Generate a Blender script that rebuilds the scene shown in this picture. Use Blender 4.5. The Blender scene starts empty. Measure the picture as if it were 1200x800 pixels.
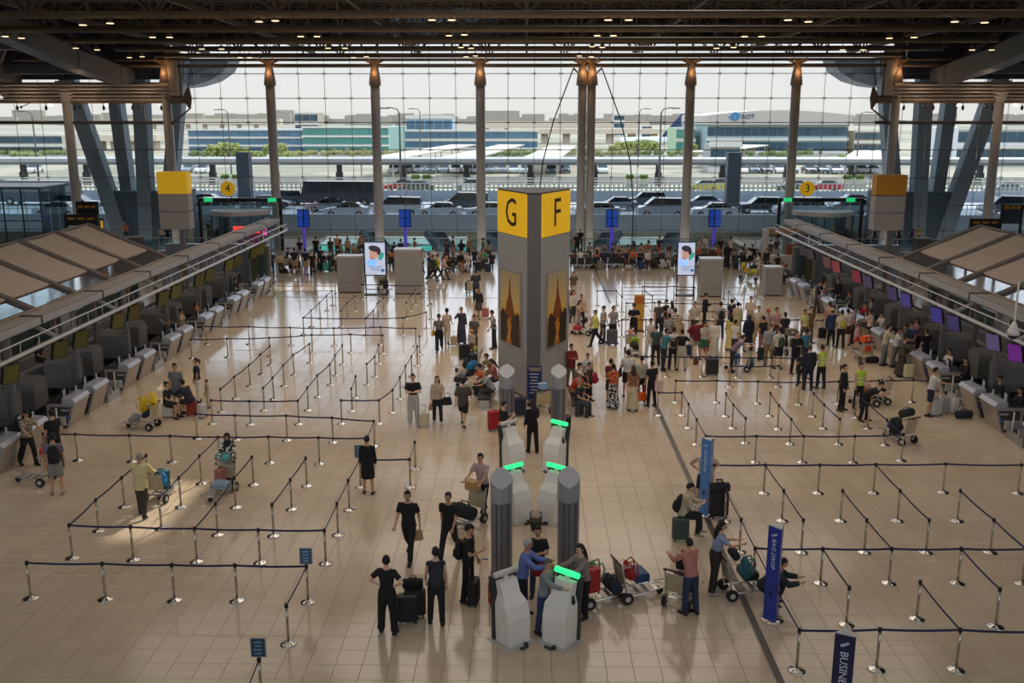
import bpy, bmesh, math, random
from mathutils import Vector, Matrix
from math import sin, cos, pi, radians as R
SC = bpy.context.scene
COL = SC.collection
random.seed(7)
# ---------------------------------------------------------------- camera, sky, sun, lamps, exposure
F_PX, PITCH, YAW, CAM_H = 1145.37, 0.225636, -0.0144651, 11.28847
cd = bpy.data.cameras.new('camera'); cam = bpy.data.objects.new('camera', cd); COL.objects.link(cam)
cd.sensor_width = 36.0; cd.lens = F_PX / 1200 * 36; cd.clip_end = 6000
cam.location = (0, 0, CAM_H); cam.rotation_euler = (pi/2 - PITCH, 0, -YAW)
SC.camera = cam
_fw = Vector((sin(YAW)*cos(PITCH), cos(YAW)*cos(PITCH), -sin(PITCH)))
_rt = Vector((cos(YAW), -sin(YAW), 0)); _up = _rt.cross(_fw)
def ray(px, py): return _fw*F_PX + _rt*(px-600) - _up*(py-400)
def gp(px, py, z=0.0):
    d = ray(px, py); t = (z-CAM_H)/d.z
    return Vector((d.x*t, d.y*t, z))
def yp(px, py, Y):
    d = ray(px, py); t = Y/d.y
    return Vector((d.x*t, Y, CAM_H+d.z*t))
vs = SC.view_settings
SC.display_settings.display_device = 'sRGB'
vs.view_transform = 'Standard'; vs.look = 'None'; vs.exposure = 0.0; vs.gamma = 1.0; vs.use_curve_mapping = False
def lin(c):
    if isinstance(c, str):
        c = c.lstrip('#'); c = tuple(int(c[i:i+2], 16)/255 for i in (0, 2, 4))
    return tuple((x/12.92 if x <= .04045 else ((x+.055)/1.055)**2.4) for x in c)
w = bpy.data.worlds.new('sky'); SC.world = w; w.use_nodes = True
nt = w.node_tree; nt.nodes.clear()
_o = nt.nodes.new('ShaderNodeOutputWorld'); _b = nt.nodes.new('ShaderNodeBackground')
_t = nt.nodes.new('ShaderNodeTexCoord'); _s = nt.nodes.new('ShaderNodeSeparateXYZ'); _r = nt.nodes.new('ShaderNodeValToRGB')
nt.links.new(_t.outputs['Generated'], _s.inputs[0]); nt.links.new(_s.outputs['Z'], _r.inputs[0])
_cr = _r.color_ramp; _cr.elements[0].position = 0.0; _cr.elements[0].color = (.93, .875, .83, 1)
_cr.elements[1].position = 1.0; _cr.elements[1].color = (.9, 1.15, 1.5, 1)
for _p, _c in ((.05, (.95, .92, .90, 1)), (.16, (1.75, 1.92, 2.2, 1)), (.45, (2.1, 2.35, 2.75, 1))):
    _e = _cr.elements.new(_p); _e.color = _c
nt.links.new(_r.outputs[0], _b.inputs[0]); _b.inputs[1].default_value = 1.0
nt.links.new(_b.outputs[0], _o.inputs[0])
sd = bpy.data.lights.new('sun', 'SUN'); so = bpy.data.objects.new('sun', sd); COL.objects.link(so)
sd.energy = 3.4; sd.color = (1, .93, .80); sd.angle = R(1.2)
SUN_DIR = Vector((-.28, -.66, -.70)).normalized()        # travels towards the camera and down
so.rotation_euler = SUN_DIR.to_track_quat('-Z', 'Y').to_euler()
def hall_lamp(x, y, z, power, size=10.0, col=(1, .86, .72), spread=160):
    l = bpy.data.lights.new('hall_downlight', 'AREA'); l.shape = 'DISK'; l.size = size; l.energy = power; l.color = col; l.spread = R(spread)
    o = bpy.data.objects.new('hall_downlight', l); COL.objects.link(o); o.location = (x, y, z)
for _y, _pw in ((12, 30), (22, 110), (33, 310), (45, 430), (57, 380), (69, 200)):
    for _x in (-15, -5, 5.3, 15.3):
        hall_lamp(_x, _y, 15.2, _pw*(1 if abs(_x) < 10 else .55))
# ---------------------------------------------------------------- helpers
MATS = {}
def M(name, col=None, rough=.5, metal=0.0, noise=.08, scale=6.0, emit=0.0, spec=.5, coat=0.0, alpha=1.0, bump=0.0):
    """cached procedural material: a base colour broken up by noise"""
    if name in MATS: return MATS[name]
    c = lin(col); m = bpy.data.materials.new(name); m.use_nodes = True; n = m.node_tree.nodes; L = m.node_tree.links
    b = n['Principled BSDF']
    b.inputs['Roughness'].default_value = rough; b.inputs['Metallic'].default_value = metal
    b.inputs['Specular IOR Level'].default_value = spec; b.inputs['Coat Weight'].default_value = coat
    if noise > 0:
        t = n.new('ShaderNodeTexCoord'); x = n.new('ShaderNodeTexNoise'); x.inputs['Scale'].default_value = scale; x.inputs['Detail'].default_value = 3
        r = n.new('ShaderNodeValToRGB'); L.new(t.outputs['Object'], x.inputs['Vector']); L.new(x.outputs['Fac'], r.inputs[0])
        r.color_ramp.elements[0].position = .3; r.color_ramp.elements[1].position = .7
        r.color_ramp.elements[0].color = tuple(v*(1-noise) for v in c)+(1,); r.color_ramp.elements[1].color = tuple(min(1, v*(1+noise)) for v in c)+(1,)
        L.new(r.outputs[0], b.inputs['Base Color'])
        if bump > 0:
            u = n.new('ShaderNodeBump'); u.inputs['Strength'].default_value = bump; u.inputs['Distance'].default_value = .02
            L.new(x.outputs['Fac'], u.inputs['Height']); L.new(u.outputs[0], b.inputs['Normal'])
    else: b.inputs['Base Color'].default_value = c+(1,)
    if emit > 0:
        b.inputs['Emission Color'].default_value = c+(1,); b.inputs['Emission Strength'].default_value = emit
    MATS[name] = m; return m
def glass(name, tint=(.93, .97, .98), refl=.9, rough=.02, fr=1.45):
    if name in MATS: return MATS[name]
    m = bpy.data.materials.new(name); m.use_nodes = True; n = m.node_tree.nodes; L = m.node_tree.links; n.clear()
    o = n.new('ShaderNodeOutputMaterial'); mx = n.new('ShaderNodeMixShader'); tr = n.new('ShaderNodeBsdfTransparent'); g = n.new('ShaderNodeBsdfGlossy')
    fz = n.new('ShaderNodeFresnel'); fz.inputs[0].default_value = fr; k = n.new('ShaderNodeMath'); k.operation = 'MULTIPLY'; k.inputs[1].default_value = refl
    tr.inputs[0].default_value = tint+(1,); g.inputs['Roughness'].default_value = rough
    L.new(fz.outputs[0], k.inputs[0]); L.new(k.outputs[0], mx.inputs[0]); L.new(tr.outputs[0], mx.inputs[1]); L.new(g.outputs[0], mx.inputs[2]); L.new(mx.outputs[0], o.inputs[0])
    MATS[name] = m; return m
def cm(col, rough=.75, metal=0.0, emit=0.0, noise=.1, scale=9):   # material by colour (fabrics, plastics)
    return M('paint_%s_%d_%d_%d' % (str(col).lstrip('#'), rough*100, metal*10, emit*10), col, rough, metal, noise, scale, emit)
class MB:
    def __init__(s): s.v = []; s.f = []; s.m = []; s.mi = 0; s.sm = []; s.smooth = False
    def _f(s, idx): s.f.append(idx); s.m.append(s.mi); s.sm.append(s.smooth)
    def add(s, vs, fs):
        k = len(s.v); s.v += [tuple(p) for p in vs]
        for q in fs: s._f([k+i for i in q])
        return s
    def box(s, c, d, rz=0.0, M4=None):
        x, y, z = d[0]/2, d[1]/2, d[2]/2
        P = [Vector((a, b, e)) for e in (-z, z) for a, b in ((-x, -y), (x, -y), (x, y), (-x, y))]
        if M4 is None: M4 = Matrix.Rotation(rz, 3, 'Z')
        return s.add([M4 @ p + Vector(c) for p in P], [(0, 3, 2, 1), (4, 5, 6, 7), (0, 1, 5, 4), (1, 2, 6, 5), (2, 3, 7, 6), (3, 0, 4, 7)])
    def bar(s, a, b, wd, ht, up=Vector((0, 0, 1))):            # box section bar from a to b
        a, b = Vector(a), Vector(b); d = (b-a).normalized()
        if abs(d.dot(up)) > .98: up = Vector((0, 1, 0))
        x = d.cross(up).normalized(); u = x.cross(d)
        P = []
        for p in (a, b):
            for i, j in ((-1, -1), (1, -1), (1, 1), (-1, 1)): P.append(p + x*i*wd/2 + u*j*ht/2)
        return s.add(P, [(0, 1, 2, 3), (7, 6, 5, 4), (0, 4, 5, 1), (1, 5, 6, 2), (2, 6, 7, 3), (3, 7, 4, 0)])
    def cyl(s, a, b, r0, r1=None, n=10, cap=True):
        if r1 is None: r1 = r0
        return s.loft([a, b], [(r0, r0), (r1, r1)], n, cap)
    def loft(s, pts, rad, n=10, cap=True, ref=None, e=1.0):
        pts = [Vector(p) for p in pts]; k = len(s.v); m = len(pts)
        for i, p in enumerate(pts):
            d = (pts[min(i+1, m-1)]-pts[max(i-1, 0)])
            d = d.normalized() if d.length > 1e-9 else Vector((0, 0, 1))
            rf = Vector(ref) if ref is not None else (Vector((0, -1, 0)) if abs(d.y) < .9 else Vector((0, 0, 1)))
            x = rf.cross(d)
            x = x.normalized() if x.length > 1e-6 else Vector((1, 0, 0)); y = d.cross(x)
            rx, ry = rad[i] if isinstance(rad[i], (tuple, list)) else (rad[i], rad[i])
            for j in range(n):
                t = 2*pi*j/n; cx, sy = cos(t), sin(t)
                if e != 1.0: cx = math.copysign(abs(cx)**e, cx); sy = math.copysign(abs(sy)**e, sy)
                s.v.append(tuple(p + x*cx*rx + y*sy*ry))
        for i in range(m-1):
            for j in range(n):
                s._f([k+i*n+j, k+i*n+(j+1) % n, k+(i+1)*n+(j+1) % n, k+(i+1)*n+j])
        if cap:
            s._f([k+j for j in range(n)][::-1]); s._f([k+(m-1)*n+j for j in range(n)])
        return s
    def tube(s, pts, r, n=6): return s.loft(pts, [r]*len(pts), n)
    def ball(s, c, r, n=10, k=6):
        c = Vector(c); rx, ry, rz = r if isinstance(r, (tuple, list)) else (r, r, r)
        V = [c+Vector((0, 0, -rz))]
        for i in range(1, k):
            t = -pi/2+pi*i/k
            V += [c+Vector((rx*cos(t)*cos(2*pi*j/n), ry*cos(t)*sin(2*pi*j/n), rz*sin(t))) for j in range(n)]
        V.append(c+Vector((0, 0, rz))); Fs = []
        for j in range(n):
            Fs.append((0, 1+(j+1) % n, 1+j)); Fs.append((len(V)-1, 1+(k-2)*n+j, 1+(k-2)*n+(j+1) % n))
        for i in range(k-2):
            for j in range(n): Fs.append((1+i*n+j, 1+i*n+(j+1) % n, 1+(i+1)*n+(j+1) % n, 1+(i+1)*n+j))
        return s.add(V, Fs)
    def prism(s, poly, z0, z1):                                 # vertical prism over a plan polygon (counter-clockwise)
        n = len(poly); V = [(x, y, z0) for x, y in poly]+[(x, y, z1) for x, y in poly]
        return s.add(V, [tuple(range(n))[::-1], tuple(range(n, 2*n))]+[(i, (i+1) % n, n+(i+1) % n, n+i) for i in range(n)])
    def extr(s, prof, a, b, axis):                              # profile (u,v) swept from a to b along axis 0 (X) or 1 (Y); v is Z
        n = len(prof); V = []
        for t in (a, b): V += [((t, u, v) if axis == 0 else (u, t, v)) for u, v in prof]
        Fs = [tuple(range(n))[::-1], tuple(range(n, 2*n))]+[(i, (i+1) % n, n+(i+1) % n, n+i) for i in range(n)]
        return s.add(V, Fs)
    def mesh(s, name):
        me = bpy.data.meshes.new(name); me.from_pydata(s.v, [], s.f)
        me.polygons.foreach_set('material_index', s.m); me.polygons.foreach_set('use_smooth', s.sm); me.update(); return me
def obj(name, mb, mats, parent=None, loc=(0, 0, 0), rz=0.0):
    me = mb if isinstance(mb, bpy.types.Mesh) else mb.mesh(name)
    if not isinstance(mats, (list, tuple)): mats = [mats]
    if not me.materials:
        for m in mats: me.materials.append(m)
    o = bpy.data.objects.new(name, me); COL.objects.link(o)
    for i, m in enumerate(mats):
        if i < len(o.material_slots) and me.materials[i] != m:
            o.material_slots[i].link = 'OBJECT'; o.material_slots[i].material = m
    o.location = loc; o.rotation_euler = (0, 0, rz)
    if parent is not None: o.parent = parent
    return o
LABELS = {}
def tag(o, label=None, cat=None, group=None, kind=None):
    if label:
        o['label'] = label; LABELS.setdefault(label, []).append(o.name)
    if cat: o['category'] = cat
    if group: o['group'] = group
    if kind: o['kind'] = kind
    return o
def empty(name, loc=(0, 0, 0), rz=0.0, label=None, cat=None, group=None, kind=None, parent=None):
    o = bpy.data.objects.new(name, None); COL.objects.link(o); o.location = loc; o.rotation_euler = (0, 0, rz); o.empty_display_size = .2
    if parent is not None: o.parent = parent
    return tag(o, label, cat, group, kind)
def kids(o): return [c for c in bpy.data.objects if c.parent == o]
class Proto:                                                    # a thing and its parts, stamped out many times
    def __init__(s, name): s.name = name; s.parts = []          # (part name, mesh, mats, parent index, loc, rz)
    def part(s, name, mb, mats, parent=-1, loc=(0, 0, 0), rz=0.0):
        me = mb.mesh(name); mats = mats if isinstance(mats, (list, tuple)) else [mats]
        for m in mats: me.materials.append(m)
        s.parts.append((name, me, mats, parent, loc, rz)); return len(s.parts)-1
    def make(s, loc, rz=0.0, label=None, cat=None, group=None, mats=None, scale=None, only=None):
        root = empty(s.name, loc, rz, label, cat, group); made = []
        for i, (nm, me, ms, pa, l, r) in enumerate(s.parts):
            if only and nm not in only: made.append(None); continue
            mm = list(ms)
            if mats:
                for k, m in enumerate(mm):
                    if m.name in mats: mm[k] = mats[m.name]
            made.append(obj(nm, me, mm, root if pa < 0 else made[pa], l, r))
        if scale: root.scale = scale if isinstance(scale, (tuple, list)) else (scale,)*3
        return root
ORD = ['first', 'second', 'third', 'fourth', 'fifth', 'sixth', 'seventh', 'eighth', 'ninth', 'tenth', 'eleventh', 'twelfth', 'thirteenth', 'fourteenth',
       'fifteenth', 'sixteenth', 'seventeenth', 'eighteenth', 'nineteenth', 'twentieth']
TENS = {2: 'twenty', 3: 'thirty', 4: 'forty', 5: 'fifty', 6: 'sixty', 7: 'seventy'}
def onum(i):
    if i < 20: return ORD[i]
    t, u = divmod(i+1, 10)
    return TENS[t]+'-'+ORD[u-1] if u else TENS[t][:-1]+'ieth'
def ordl(i, n, a='left'): return 'leftmost' if i == 0 else ('rightmost' if i == n-1 else onum(i)+' from the '+a)
# fonts: text turned into meshes
def text_mesh(body, size, depth=.004):
    cu = bpy.data.curves.new('lettering', 'FONT'); cu.body = body; cu.size = size; cu.extrude = depth; cu.align_x = 'CENTER'; cu.align_y = 'CENTER'; cu.resolution_u = 2
    o = bpy.data.objects.new('lettering', cu); COL.objects.link(o)
    me = bpy.data.meshes.new_from_object(o.evaluated_get(bpy.context.evaluated_depsgraph_get()))
    bpy.data.objects.remove(o); bpy.data.curves.remove(cu); return me
def text(body, size, m, parent, loc, rot=(pi/2, 0, 0), sx=1.0, name='lettering', depth=.004):
    me = text_mesh(body, size, depth)
    if me.materials: me.materials[0] = m
    else: me.materials.append(m)
    o = bpy.data.objects.new(name, me); COL.objects.link(o); o.location = loc; o.rotation_euler = rot; o.scale = (sx, 1, 1); o.parent = parent
    return o
# ================================================================ SETTING
steel_dk = M('roof_steel', '#625a53', .5, .0, .15, 1.5)
steel_br = M('roof_tube_steel', '#85735f', .42, .1, .12, 1.2)
deck_dk = M('roof_deck', '#34373a', .7, 0, .2, .6)
girder_m = M('girder_paint', '#6b6764', .5, 0, .1, .4)
col_m = M('column_paint', '#cdc7be', .42, .05, .06, .8)
rod_m = M('rod_steel', '#6c6157', .4, .5, .05, 2)
conc = M('concrete', '#a9a49b', .8, 0, .12, .5)
glass_m = glass('facade_glass', (.94, .965, .97), .75, .01, 1.42)
glass_b = glass('balustrade_glass', (.80, .90, .92), .8, .02, 1.5)
chrome = M('chrome', '#d6d3ce', .12, 1.0, .04, 5)
brushed = M('brushed_steel', '#b9b3ab', .33, .9, .10, 14)
black_m = M('black_plastic', '#1b1b1d', .45, 0, .1, 8)
white_m = M('white_plastic', '#d9d6cf', .4, 0, .04, 6)
grey_pl = M('grey_panel', '#8f8a84', .5, .1, .06, 3)
def tile_mat():
    m = bpy.data.materials.new('floor_tile_stone'); m.use_nodes = True; n = m.node_tree.nodes; L = m.node_tree.links; b = n['Principled BSDF']
    t = n.new('ShaderNodeTexCoord'); g = n.new('ShaderNodeNewGeometry')
    big = n.new('ShaderNodeTexNoise'); big.inputs['Scale'].default_value = .22; big.inputs['Detail'].default_value = 3; L.new(g.outputs['Position'], big.inputs['Vector'])
    sm = n.new('ShaderNodeTexNoise'); sm.inputs['Scale'].default_value = 5; sm.inputs['Detail'].default_value = 6; L.new(g.outputs['Position'], sm.inputs['Vector'])
    sn = n.new('ShaderNodeVectorMath'); sn.operation = 'SNAP'; sn.inputs[1].default_value = (.572, .572, 5); L.new(g.outputs['Position'], sn.inputs[0])
    wn = n.new('ShaderNodeTexWhiteNoise'); L.new(sn.outputs[0], wn.inputs['Vector'])
    a = n.new('ShaderNodeMath'); a.operation = 'MULTIPLY_ADD'; L.new(wn.outputs['Value'], a.inputs[0]); a.inputs[1].default_value = .25; L.new(big.outputs['Fac'], a.inputs[2])
    a2 = n.new('ShaderNodeMath'); a2.operation = 'MULTIPLY_ADD'; L.new(sm.outputs['Fac'], a2.inputs[0]); a2.inputs[1].default_value = .3; L.new(a.outputs[0], a2.inputs[2])
    r = n.new('ShaderNodeValToRGB'); L.new(a2.outputs[0], r.inputs[0]); r.color_ramp.elements[0].position = .45; r.color_ramp.elements[1].position = 1.15
    r.color_ramp.elements[0].color = lin('#c1ad95')+(1,); r.color_ramp.elements[1].color = lin('#d2bfa5')+(1,)
    L.new(r.outputs[0], b.inputs['Base Color'])
    rr = n.new('ShaderNodeMapRange'); L.new(big.outputs['Fac'], rr.inputs['Value']); rr.inputs['To Min'].default_value = .09; rr.inputs['To Max'].default_value = .17; L.new(rr.outputs[0], b.inputs['Roughness'])
    b.inputs['Specular IOR Level'].default_value = .68
    return m
tile_m = tile_mat()
# ---- floor: slab, tiles with recessed joints (the 300 nearest singly, the rest joined), dark strips
floor = obj('floor', MB().box((0, 44, -.2), (124, 80, .39)), M('joint_grout', '#8c7d6e', .8, 0, .1, 3)); tag(floor, kind='structure')
TS = .572
NX0, NX1 = -92, 92
def tile_mb(n=1, m=1, g=.004):
    b = MB(); w = TS/2-g
    for i in range(n):
        for j in range(m):
            c = (i*TS, j*TS); b.add([(c[0]-w, c[1]-w, -.006), (c[0]+w, c[1]-w, -.006), (c[0]+w, c[1]+w, -.006), (c[0]-w, c[1]+w, -.006),
                                    (c[0]-w+.003, c[1]-w+.003, 0), (c[0]+w-.003, c[1]-w+.003, 0), (c[0]+w-.003, c[1]+w-.003, 0), (c[0]-w+.003, c[1]+w-.003, 0)],
                                   [(4, 5, 6, 7), (0, 1, 5, 4), (1, 2, 6, 5), (2, 3, 7, 6), (3, 0, 4, 7)])
    return b
tme = tile_mb().mesh('tile'); tme.materials.append(tile_m)
Y0 = 17.72; singles = 0; done = set()
for j in range(0, 12):
    y = Y0+j*TS; half = y*.54+1.0
    for i in range(-30, 31):
        x = i*TS+.28
        if abs(x-.1) > half or singles >= 300: continue
        obj('tile', tme, tile_m, floor, (x, y, 0)); done.add((i, j)); singles += 1
rest = MB(); w_ = TS/2-.004; v = rest.v; f = rest.f
for j in range(-18, 115):
    y = Y0+j*TS
    if y > 83.4: break
    lim = min(100, int((max(y, 17)*.56+8)/TS))
    for i in range(-lim, lim+1):
        if (i, j) in done: continue
        x = i*TS+.28; k = len(v)
        if y < 46:
            v += [(x-w_, y-w_, -.006), (x+w_, y-w_, -.006), (x+w_, y+w_, -.006), (x-w_, y+w_, -.006), (x-w_+.003, y-w_+.003, 0), (x+w_-.003, y-w_+.003, 0), (x+w_-.003, y+w_-.003, 0), (x-w_+.003, y+w_-.003, 0)]
            f += [(k+4, k+5, k+6, k+7), (k, k+1, k+5, k+4), (k+1, k+2, k+6, k+5), (k+2, k+3, k+7, k+6), (k+3, k, k+4, k+7)]
        else:
            v += [(x-w_+.003, y-w_+.003, 0), (x+w_-.003, y-w_+.003, 0), (x+w_-.003, y+w_-.003, 0), (x-w_+.003, y+w_-.003, 0)]; f += [(k, k+1, k+2, k+3)]
rest.m = [0]*len(f); rest.sm = [False]*len(f)
tag(obj('tile_field', rest, tile_m, floor), kind='stuff')
strip_m = M('movement_joint', '#5d554e', .45, .3, .1, 2)
obj('joint_or_sun_strip', MB().box((5.25, 27.5, .004), (.16, 21, .008)), strip_m, floor)
obj('joint_or_sun_strip', MB().box((5.25, 70, .004), (.12, 20, .008)), strip_m, floor)
obj('joint_or_sun_strip', MB().box((-7.5, 61.6, .003), (19, .1, .006)), strip_m, floor)
obj('joint_or_sun_strip', MB().box((13, 61.2, .003), (12, .1, .006)), strip_m, floor)
# slivers of sunlight by the counters, put in as thin pale strips
for x, y in ((-12.9, 41.5), (-13.3, 36.5), (-14.6, 26.3), (-13.2, 47)):
    obj('joint_or_sun_strip', MB().box((x, y, .004), (2.4, .07, .008)), M('sun_sliver_pale', '#cfc6b8', .3, .2, .04), floor)
# ---- ceiling: deck, trusses, girders
b = MB()                                               # deck with two skylight slots that let the sun through
for x0, x1, y0, y1 in ((-75, 75, -7, 44), (-75, -3.3, 44, 48.6), (-1.9, 75, 44, 48.6), (-75, 75, 48.6, 83.2), (-75, -13.5, 83.2, 86.4), (-3.5, 75, 83.2, 86.4), (-75, 75, 86.4, 89)): b.box(((x0+x1)/2, (y0+y1)/2, 20.6), (x1-x0, y1-y0, .3))
ceil = obj('ceiling', b, deck_dk); tag(ceil, kind='structure')
rib = MB()
for k in range(47): rib.box((0, 49.2+k*.72, 20.40), (150, .28, .10))
tag(obj('roof_rib', rib, M('roof_rib_steel', '#44474a', .6, 0, .1, 1), ceil), kind='stuff')
def membrane(name, col, tr):
    m = bpy.data.materials.new(name); m.use_nodes = True; n = m.node_tree.nodes; L = m.node_tree.links; n.clear()
    o = n.new('ShaderNodeOutputMaterial'); x = n.new('ShaderNodeMixShader'); d = n.new('ShaderNodeBsdfDiffuse'); t = n.new('ShaderNodeBsdfTranslucent'); z = n.new('ShaderNodeTexNoise'); r = n.new('ShaderNodeValToRGB'); z.inputs['Scale'].default_value = .2
    r.color_ramp.elements[0].color = tuple(v*.92 for v in lin(col))+(1,); r.color_ramp.elements[1].color = lin(col)+(1,); L.new(z.outputs['Fac'], r.inputs[0]); L.new(r.outputs[0], d.inputs[0]); L.new(r.outputs[0], t.inputs[0])
    x.inputs[0].default_value = tr; L.new(d.outputs[0], x.inputs[1]); L.new(t.outputs[0], x.inputs[2]); L.new(x.outputs[0], o.inputs[0]); return m
ov = membrane('overhang_membrane', '#dde4ea', .85)
for i in range(20): obj('roof_overhang', MB().box((-90+i*9.1+4.5, 107.5, 20.9), (8.9, 41, .06)), ov, ceil)
b = MB()
for i in range(21): b.box((-90+i*9.1, 107.5, 20.75), (.4, 41, .6))
for j in range(5): b.box((0, 91+j*8.5, 20.7), (190, .35, .5))
obj('overhang_frame', b, steel_dk, ceil)
TY = [50.2, 58.4, 66.7, 75.0, 83.0]
THW = [40, 31.2, 30.6, 30.5, 30.5]
for k, (y, hw) in enumerate(zip(TY, THW)):
    t = empty('roof_truss', (0, y, 0), parent=ceil)
    b = MB(); b.smooth = True; b.cyl((-hw, 0, 16.2), (hw, 0, 16.2), .19, n=10); obj('bottom_chord', b, steel_br, t)
    b = MB(); b.smooth = True
    for dy in (-1.3, 1.3): b.cyl((-hw, dy, 19.3), (hw, dy, 19.3), .13, n=8)
    obj('top_chord', b, steel_dk, t)
    b = MB(); n = int(hw*2/3.0); st = hw*2/n
    for i in range(n+1):
        x = -hw+i*st
        for dy in (-1.3, 1.3):
            b.cyl((x, 0, 16.2), (x, dy, 19.3), .055, n=6)
            if i < n: b.cyl((x if i % 2 else x+st, 0, 16.2), (x+st if i % 2 else x, dy, 19.3), .05, n=6)
        b.cyl((x, -1.3, 19.3), (x, 1.3, 19.3), .05, n=5)
    obj('web_bars', b, steel_dk, t)
# longitudinal purlins, hung catwalk rails and upper tubes
for k, z in enumerate((17.3, 18.3)):
    for j, y in enumerate((54.3, 62.5, 70.8, 79, 85.2)):
        b = MB(); hw = 31 if j else 38; b.cyl((-hw, y, z), (hw, y, z), .085, n=6)
        for i in range(21): b.cyl((-hw+i*hw/10, y, z), (-hw+i*hw/10, y, 20.4), .03, n=4)
        obj('purlin', b, steel_dk, ceil)
for x in range(-27, 28, 9):
    b = MB(); b.bar((x+.0, 46, 17.2), (x+.0, 86, 16.6), .16, .3)
    for y in range(48, 86, 4):
        b.cyl((x, y, 17.0), (x-2.2, y+2, 19.6), .05, n=5); b.cyl((x, y, 17.0), (x+2.2, y+2, 19.6), .05, n=5)
    obj('rafter', b, steel_dk, ceil)
for sx in (-1, 1):
    for x, lo in ((34.7, [(46, 19.9), (57, 18.2), (68, 16.75), (76, 15.55), (83.8, 14.75), (86.6, 14.5)]), (44.5, [(60, 18.2), (70, 16.7), (81.6, 15.35), (86.6, 14.7)])):
        for a, b_ in zip(lo[:-1], lo[1:]):
            obj('girder', MB().bar((sx*x+.3, a[0], a[1]), (sx*x+.3, b_[0]+.15, b_[1]), 1.25, 1.45), girder_m, ceil)
    for y, z in ((72, 16.3), (84.3, 15.15), (62, 17.6)):
        obj('cross_beam', MB().bar((sx*34.7+.3, y, z), (sx*46+.3, y, z), .8, .7), M('cross_beam_paint', '#77747d', .5, 0, .08, .5), ceil)
    b = MB()
    for i, y in enumerate((52, 60, 68, 76, 84)):
        zb = 14.6+(86-y)*.142
        for xx in (34.7, 44.5):
            b.cyl((sx*xx+.3, y, zb+.5), (sx*39.6+.3, y+4, 20.3), .28, .18, n=8); b.cyl((sx*xx+.3, y, zb+.5), (sx*39.6+.3, y-4, 20.3), .28, .18, n=8)
    obj('girder_web', b, M('web_paint', '#5f5b68', .5, 0, .1, .4), ceil)
    # translucent roof leaf outside the facade
    P = [yp(*p, 95) for p in ((274, 70), (268, 84), (252, 95), (232, 101), (214, 103), (205, 101), (205, 70))]
    prof = [((p.x if sx < 0 else -p.x+.6), p.z) for p in P]
    if sx > 0: prof = prof[::-1]
    obj('roof_leaf', MB().extr([(u, z) for u, z in prof], 93.5, 97, 1), M('leaf_panel', '#8c9296', .5, 0, .1, .6), ceil)
    # louvred housing round the head of the pylons
    lf = empty('louvre_housing', (sx*38+.3, 86, 0), parent=ceil)
    lm = M('louvre_paint', '#c4b8ab', .5, .1, .12, .8)
    for i in range(5):
        z = 12.85+i*.29
        obj('slat', MB().bar((-7.3, -.15*i, z-.05), (7.3, -.15*i, z-.05), .3, .1, up=Vector((0, -.5, 1))), lm, lf)
    for i in range(5):
        obj('slat', MB().box((-sx*(6.95+i*.25), -.1*i, 14.95), (.2, .12, 3.7)), lm, lf)
        obj('slat', MB().box((sx*(6.95+i*.25), -.1*i, 14.4), (.2, .12, 2.6)), lm, lf)
    obj('back_panel', MB().box((0, .25, 13.45), (14.8, .1, 1.5)), steel_dk, lf); obj('back_panel', MB().box((-sx*7.5, .25, 14.95), (1.3, .1, 3.8)), lm, lf); obj('back_panel', MB().box((sx*7.5, .25, 14.4), (1.3, .1, 2.6)), lm, lf)  # panel behind the level slats coloured darker, as shade in their gaps
    obj('housing_tube', MB().cyl((-8.5, .1, 12.6), (8.5, .1, 12.6), .17, n=8), steel_br, lf)
    obj('housing_tube', MB().cyl((-8.5, .1, 10.83), (7.3, .1, 10.83), .14, n=8), steel_dk, lf)
    obj('soffit_panel', MB().box((sx*4.5, 2.6, 16.6), (22, .2, 4.2)), M('soffit_paint', '#4b4850', .7, 0, .1, .3), lf)
    for x in (-5, 0, 5):
        l = bpy.data.lights.new('housing_uplight', 'POINT'); l.energy = 55; l.color = (1, .72, .5); l.shadow_soft_size = .2; lo = bpy.data.objects.new('housing_uplight', l); COL.objects.link(lo); lo.location = (sx*38+.3+x, 84.3, 12.3)
        obj('uplight_fitting', MB().cyl((x, -1.7, 12.0), (x, -1.7, 12.2), .1, n=8), black_m, lf); obj('uplight_arm', MB().bar((x, .1, 12.5), (x, -1.7, 12.1), .05, .05), steel_dk, lf)
    for i in range(6):
        b = MB(); x = -6.2+i*2.5; b.cyl((x, 0, 12.55), (x, 0, 12.1), .03, n=5); b.ball((x, 0, 12.05), (.13, .13, .22), 8, 5); obj('hanging_fitting', b, black_m, lf)
# ---- front wall: glass facade
FY = 87.0
wall = empty('wall_front', (0, FY, 0), kind='structure')
ZS = [-5.0, -.4, 1.5, 3.76, 6.13, 8.51, 10.83, 12.87, 14.92, 17.1, 20.4]
X0 = -31.0; PW = 2.262
pane_cache = {}; far = MB()
for j in range(len(ZS)-1):
    h = ZS[j+1]-ZS[j]-.03
    for i in range(-10, 38):
        x = X0+(i+.5)*PW; zc = (ZS[j]+ZS[j+1])/2
        if -3 <= i <= 30 and 1 <= j <= 8 and abs(x-.3) < 37:
            if j not in pane_cache:
                me = MB().box((0, 0, 0), (PW-.03, .03, h)).mesh('pane'); me.materials.append(glass_m); pane_cache[j] = me
            obj('pane', pane_cache[j], glass_m, wall, (x, 0, zc))
        else: far.box((x, 0, zc), (PW-.03, .03, h))
tag(obj('pane_field', far, glass_m, wall), kind='stuff')
b = MB()
for i in range(-10, 39): b.cyl((X0+i*PW, -.14, -5), (X0+i*PW, -.14, 20.3), .022, n=4)
for z in ZS[1:]: b.cyl((X0-10*PW, -.16, z), (X0+38*PW, -.16, z), .03 if z < 16 else .1, n=4)
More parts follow.
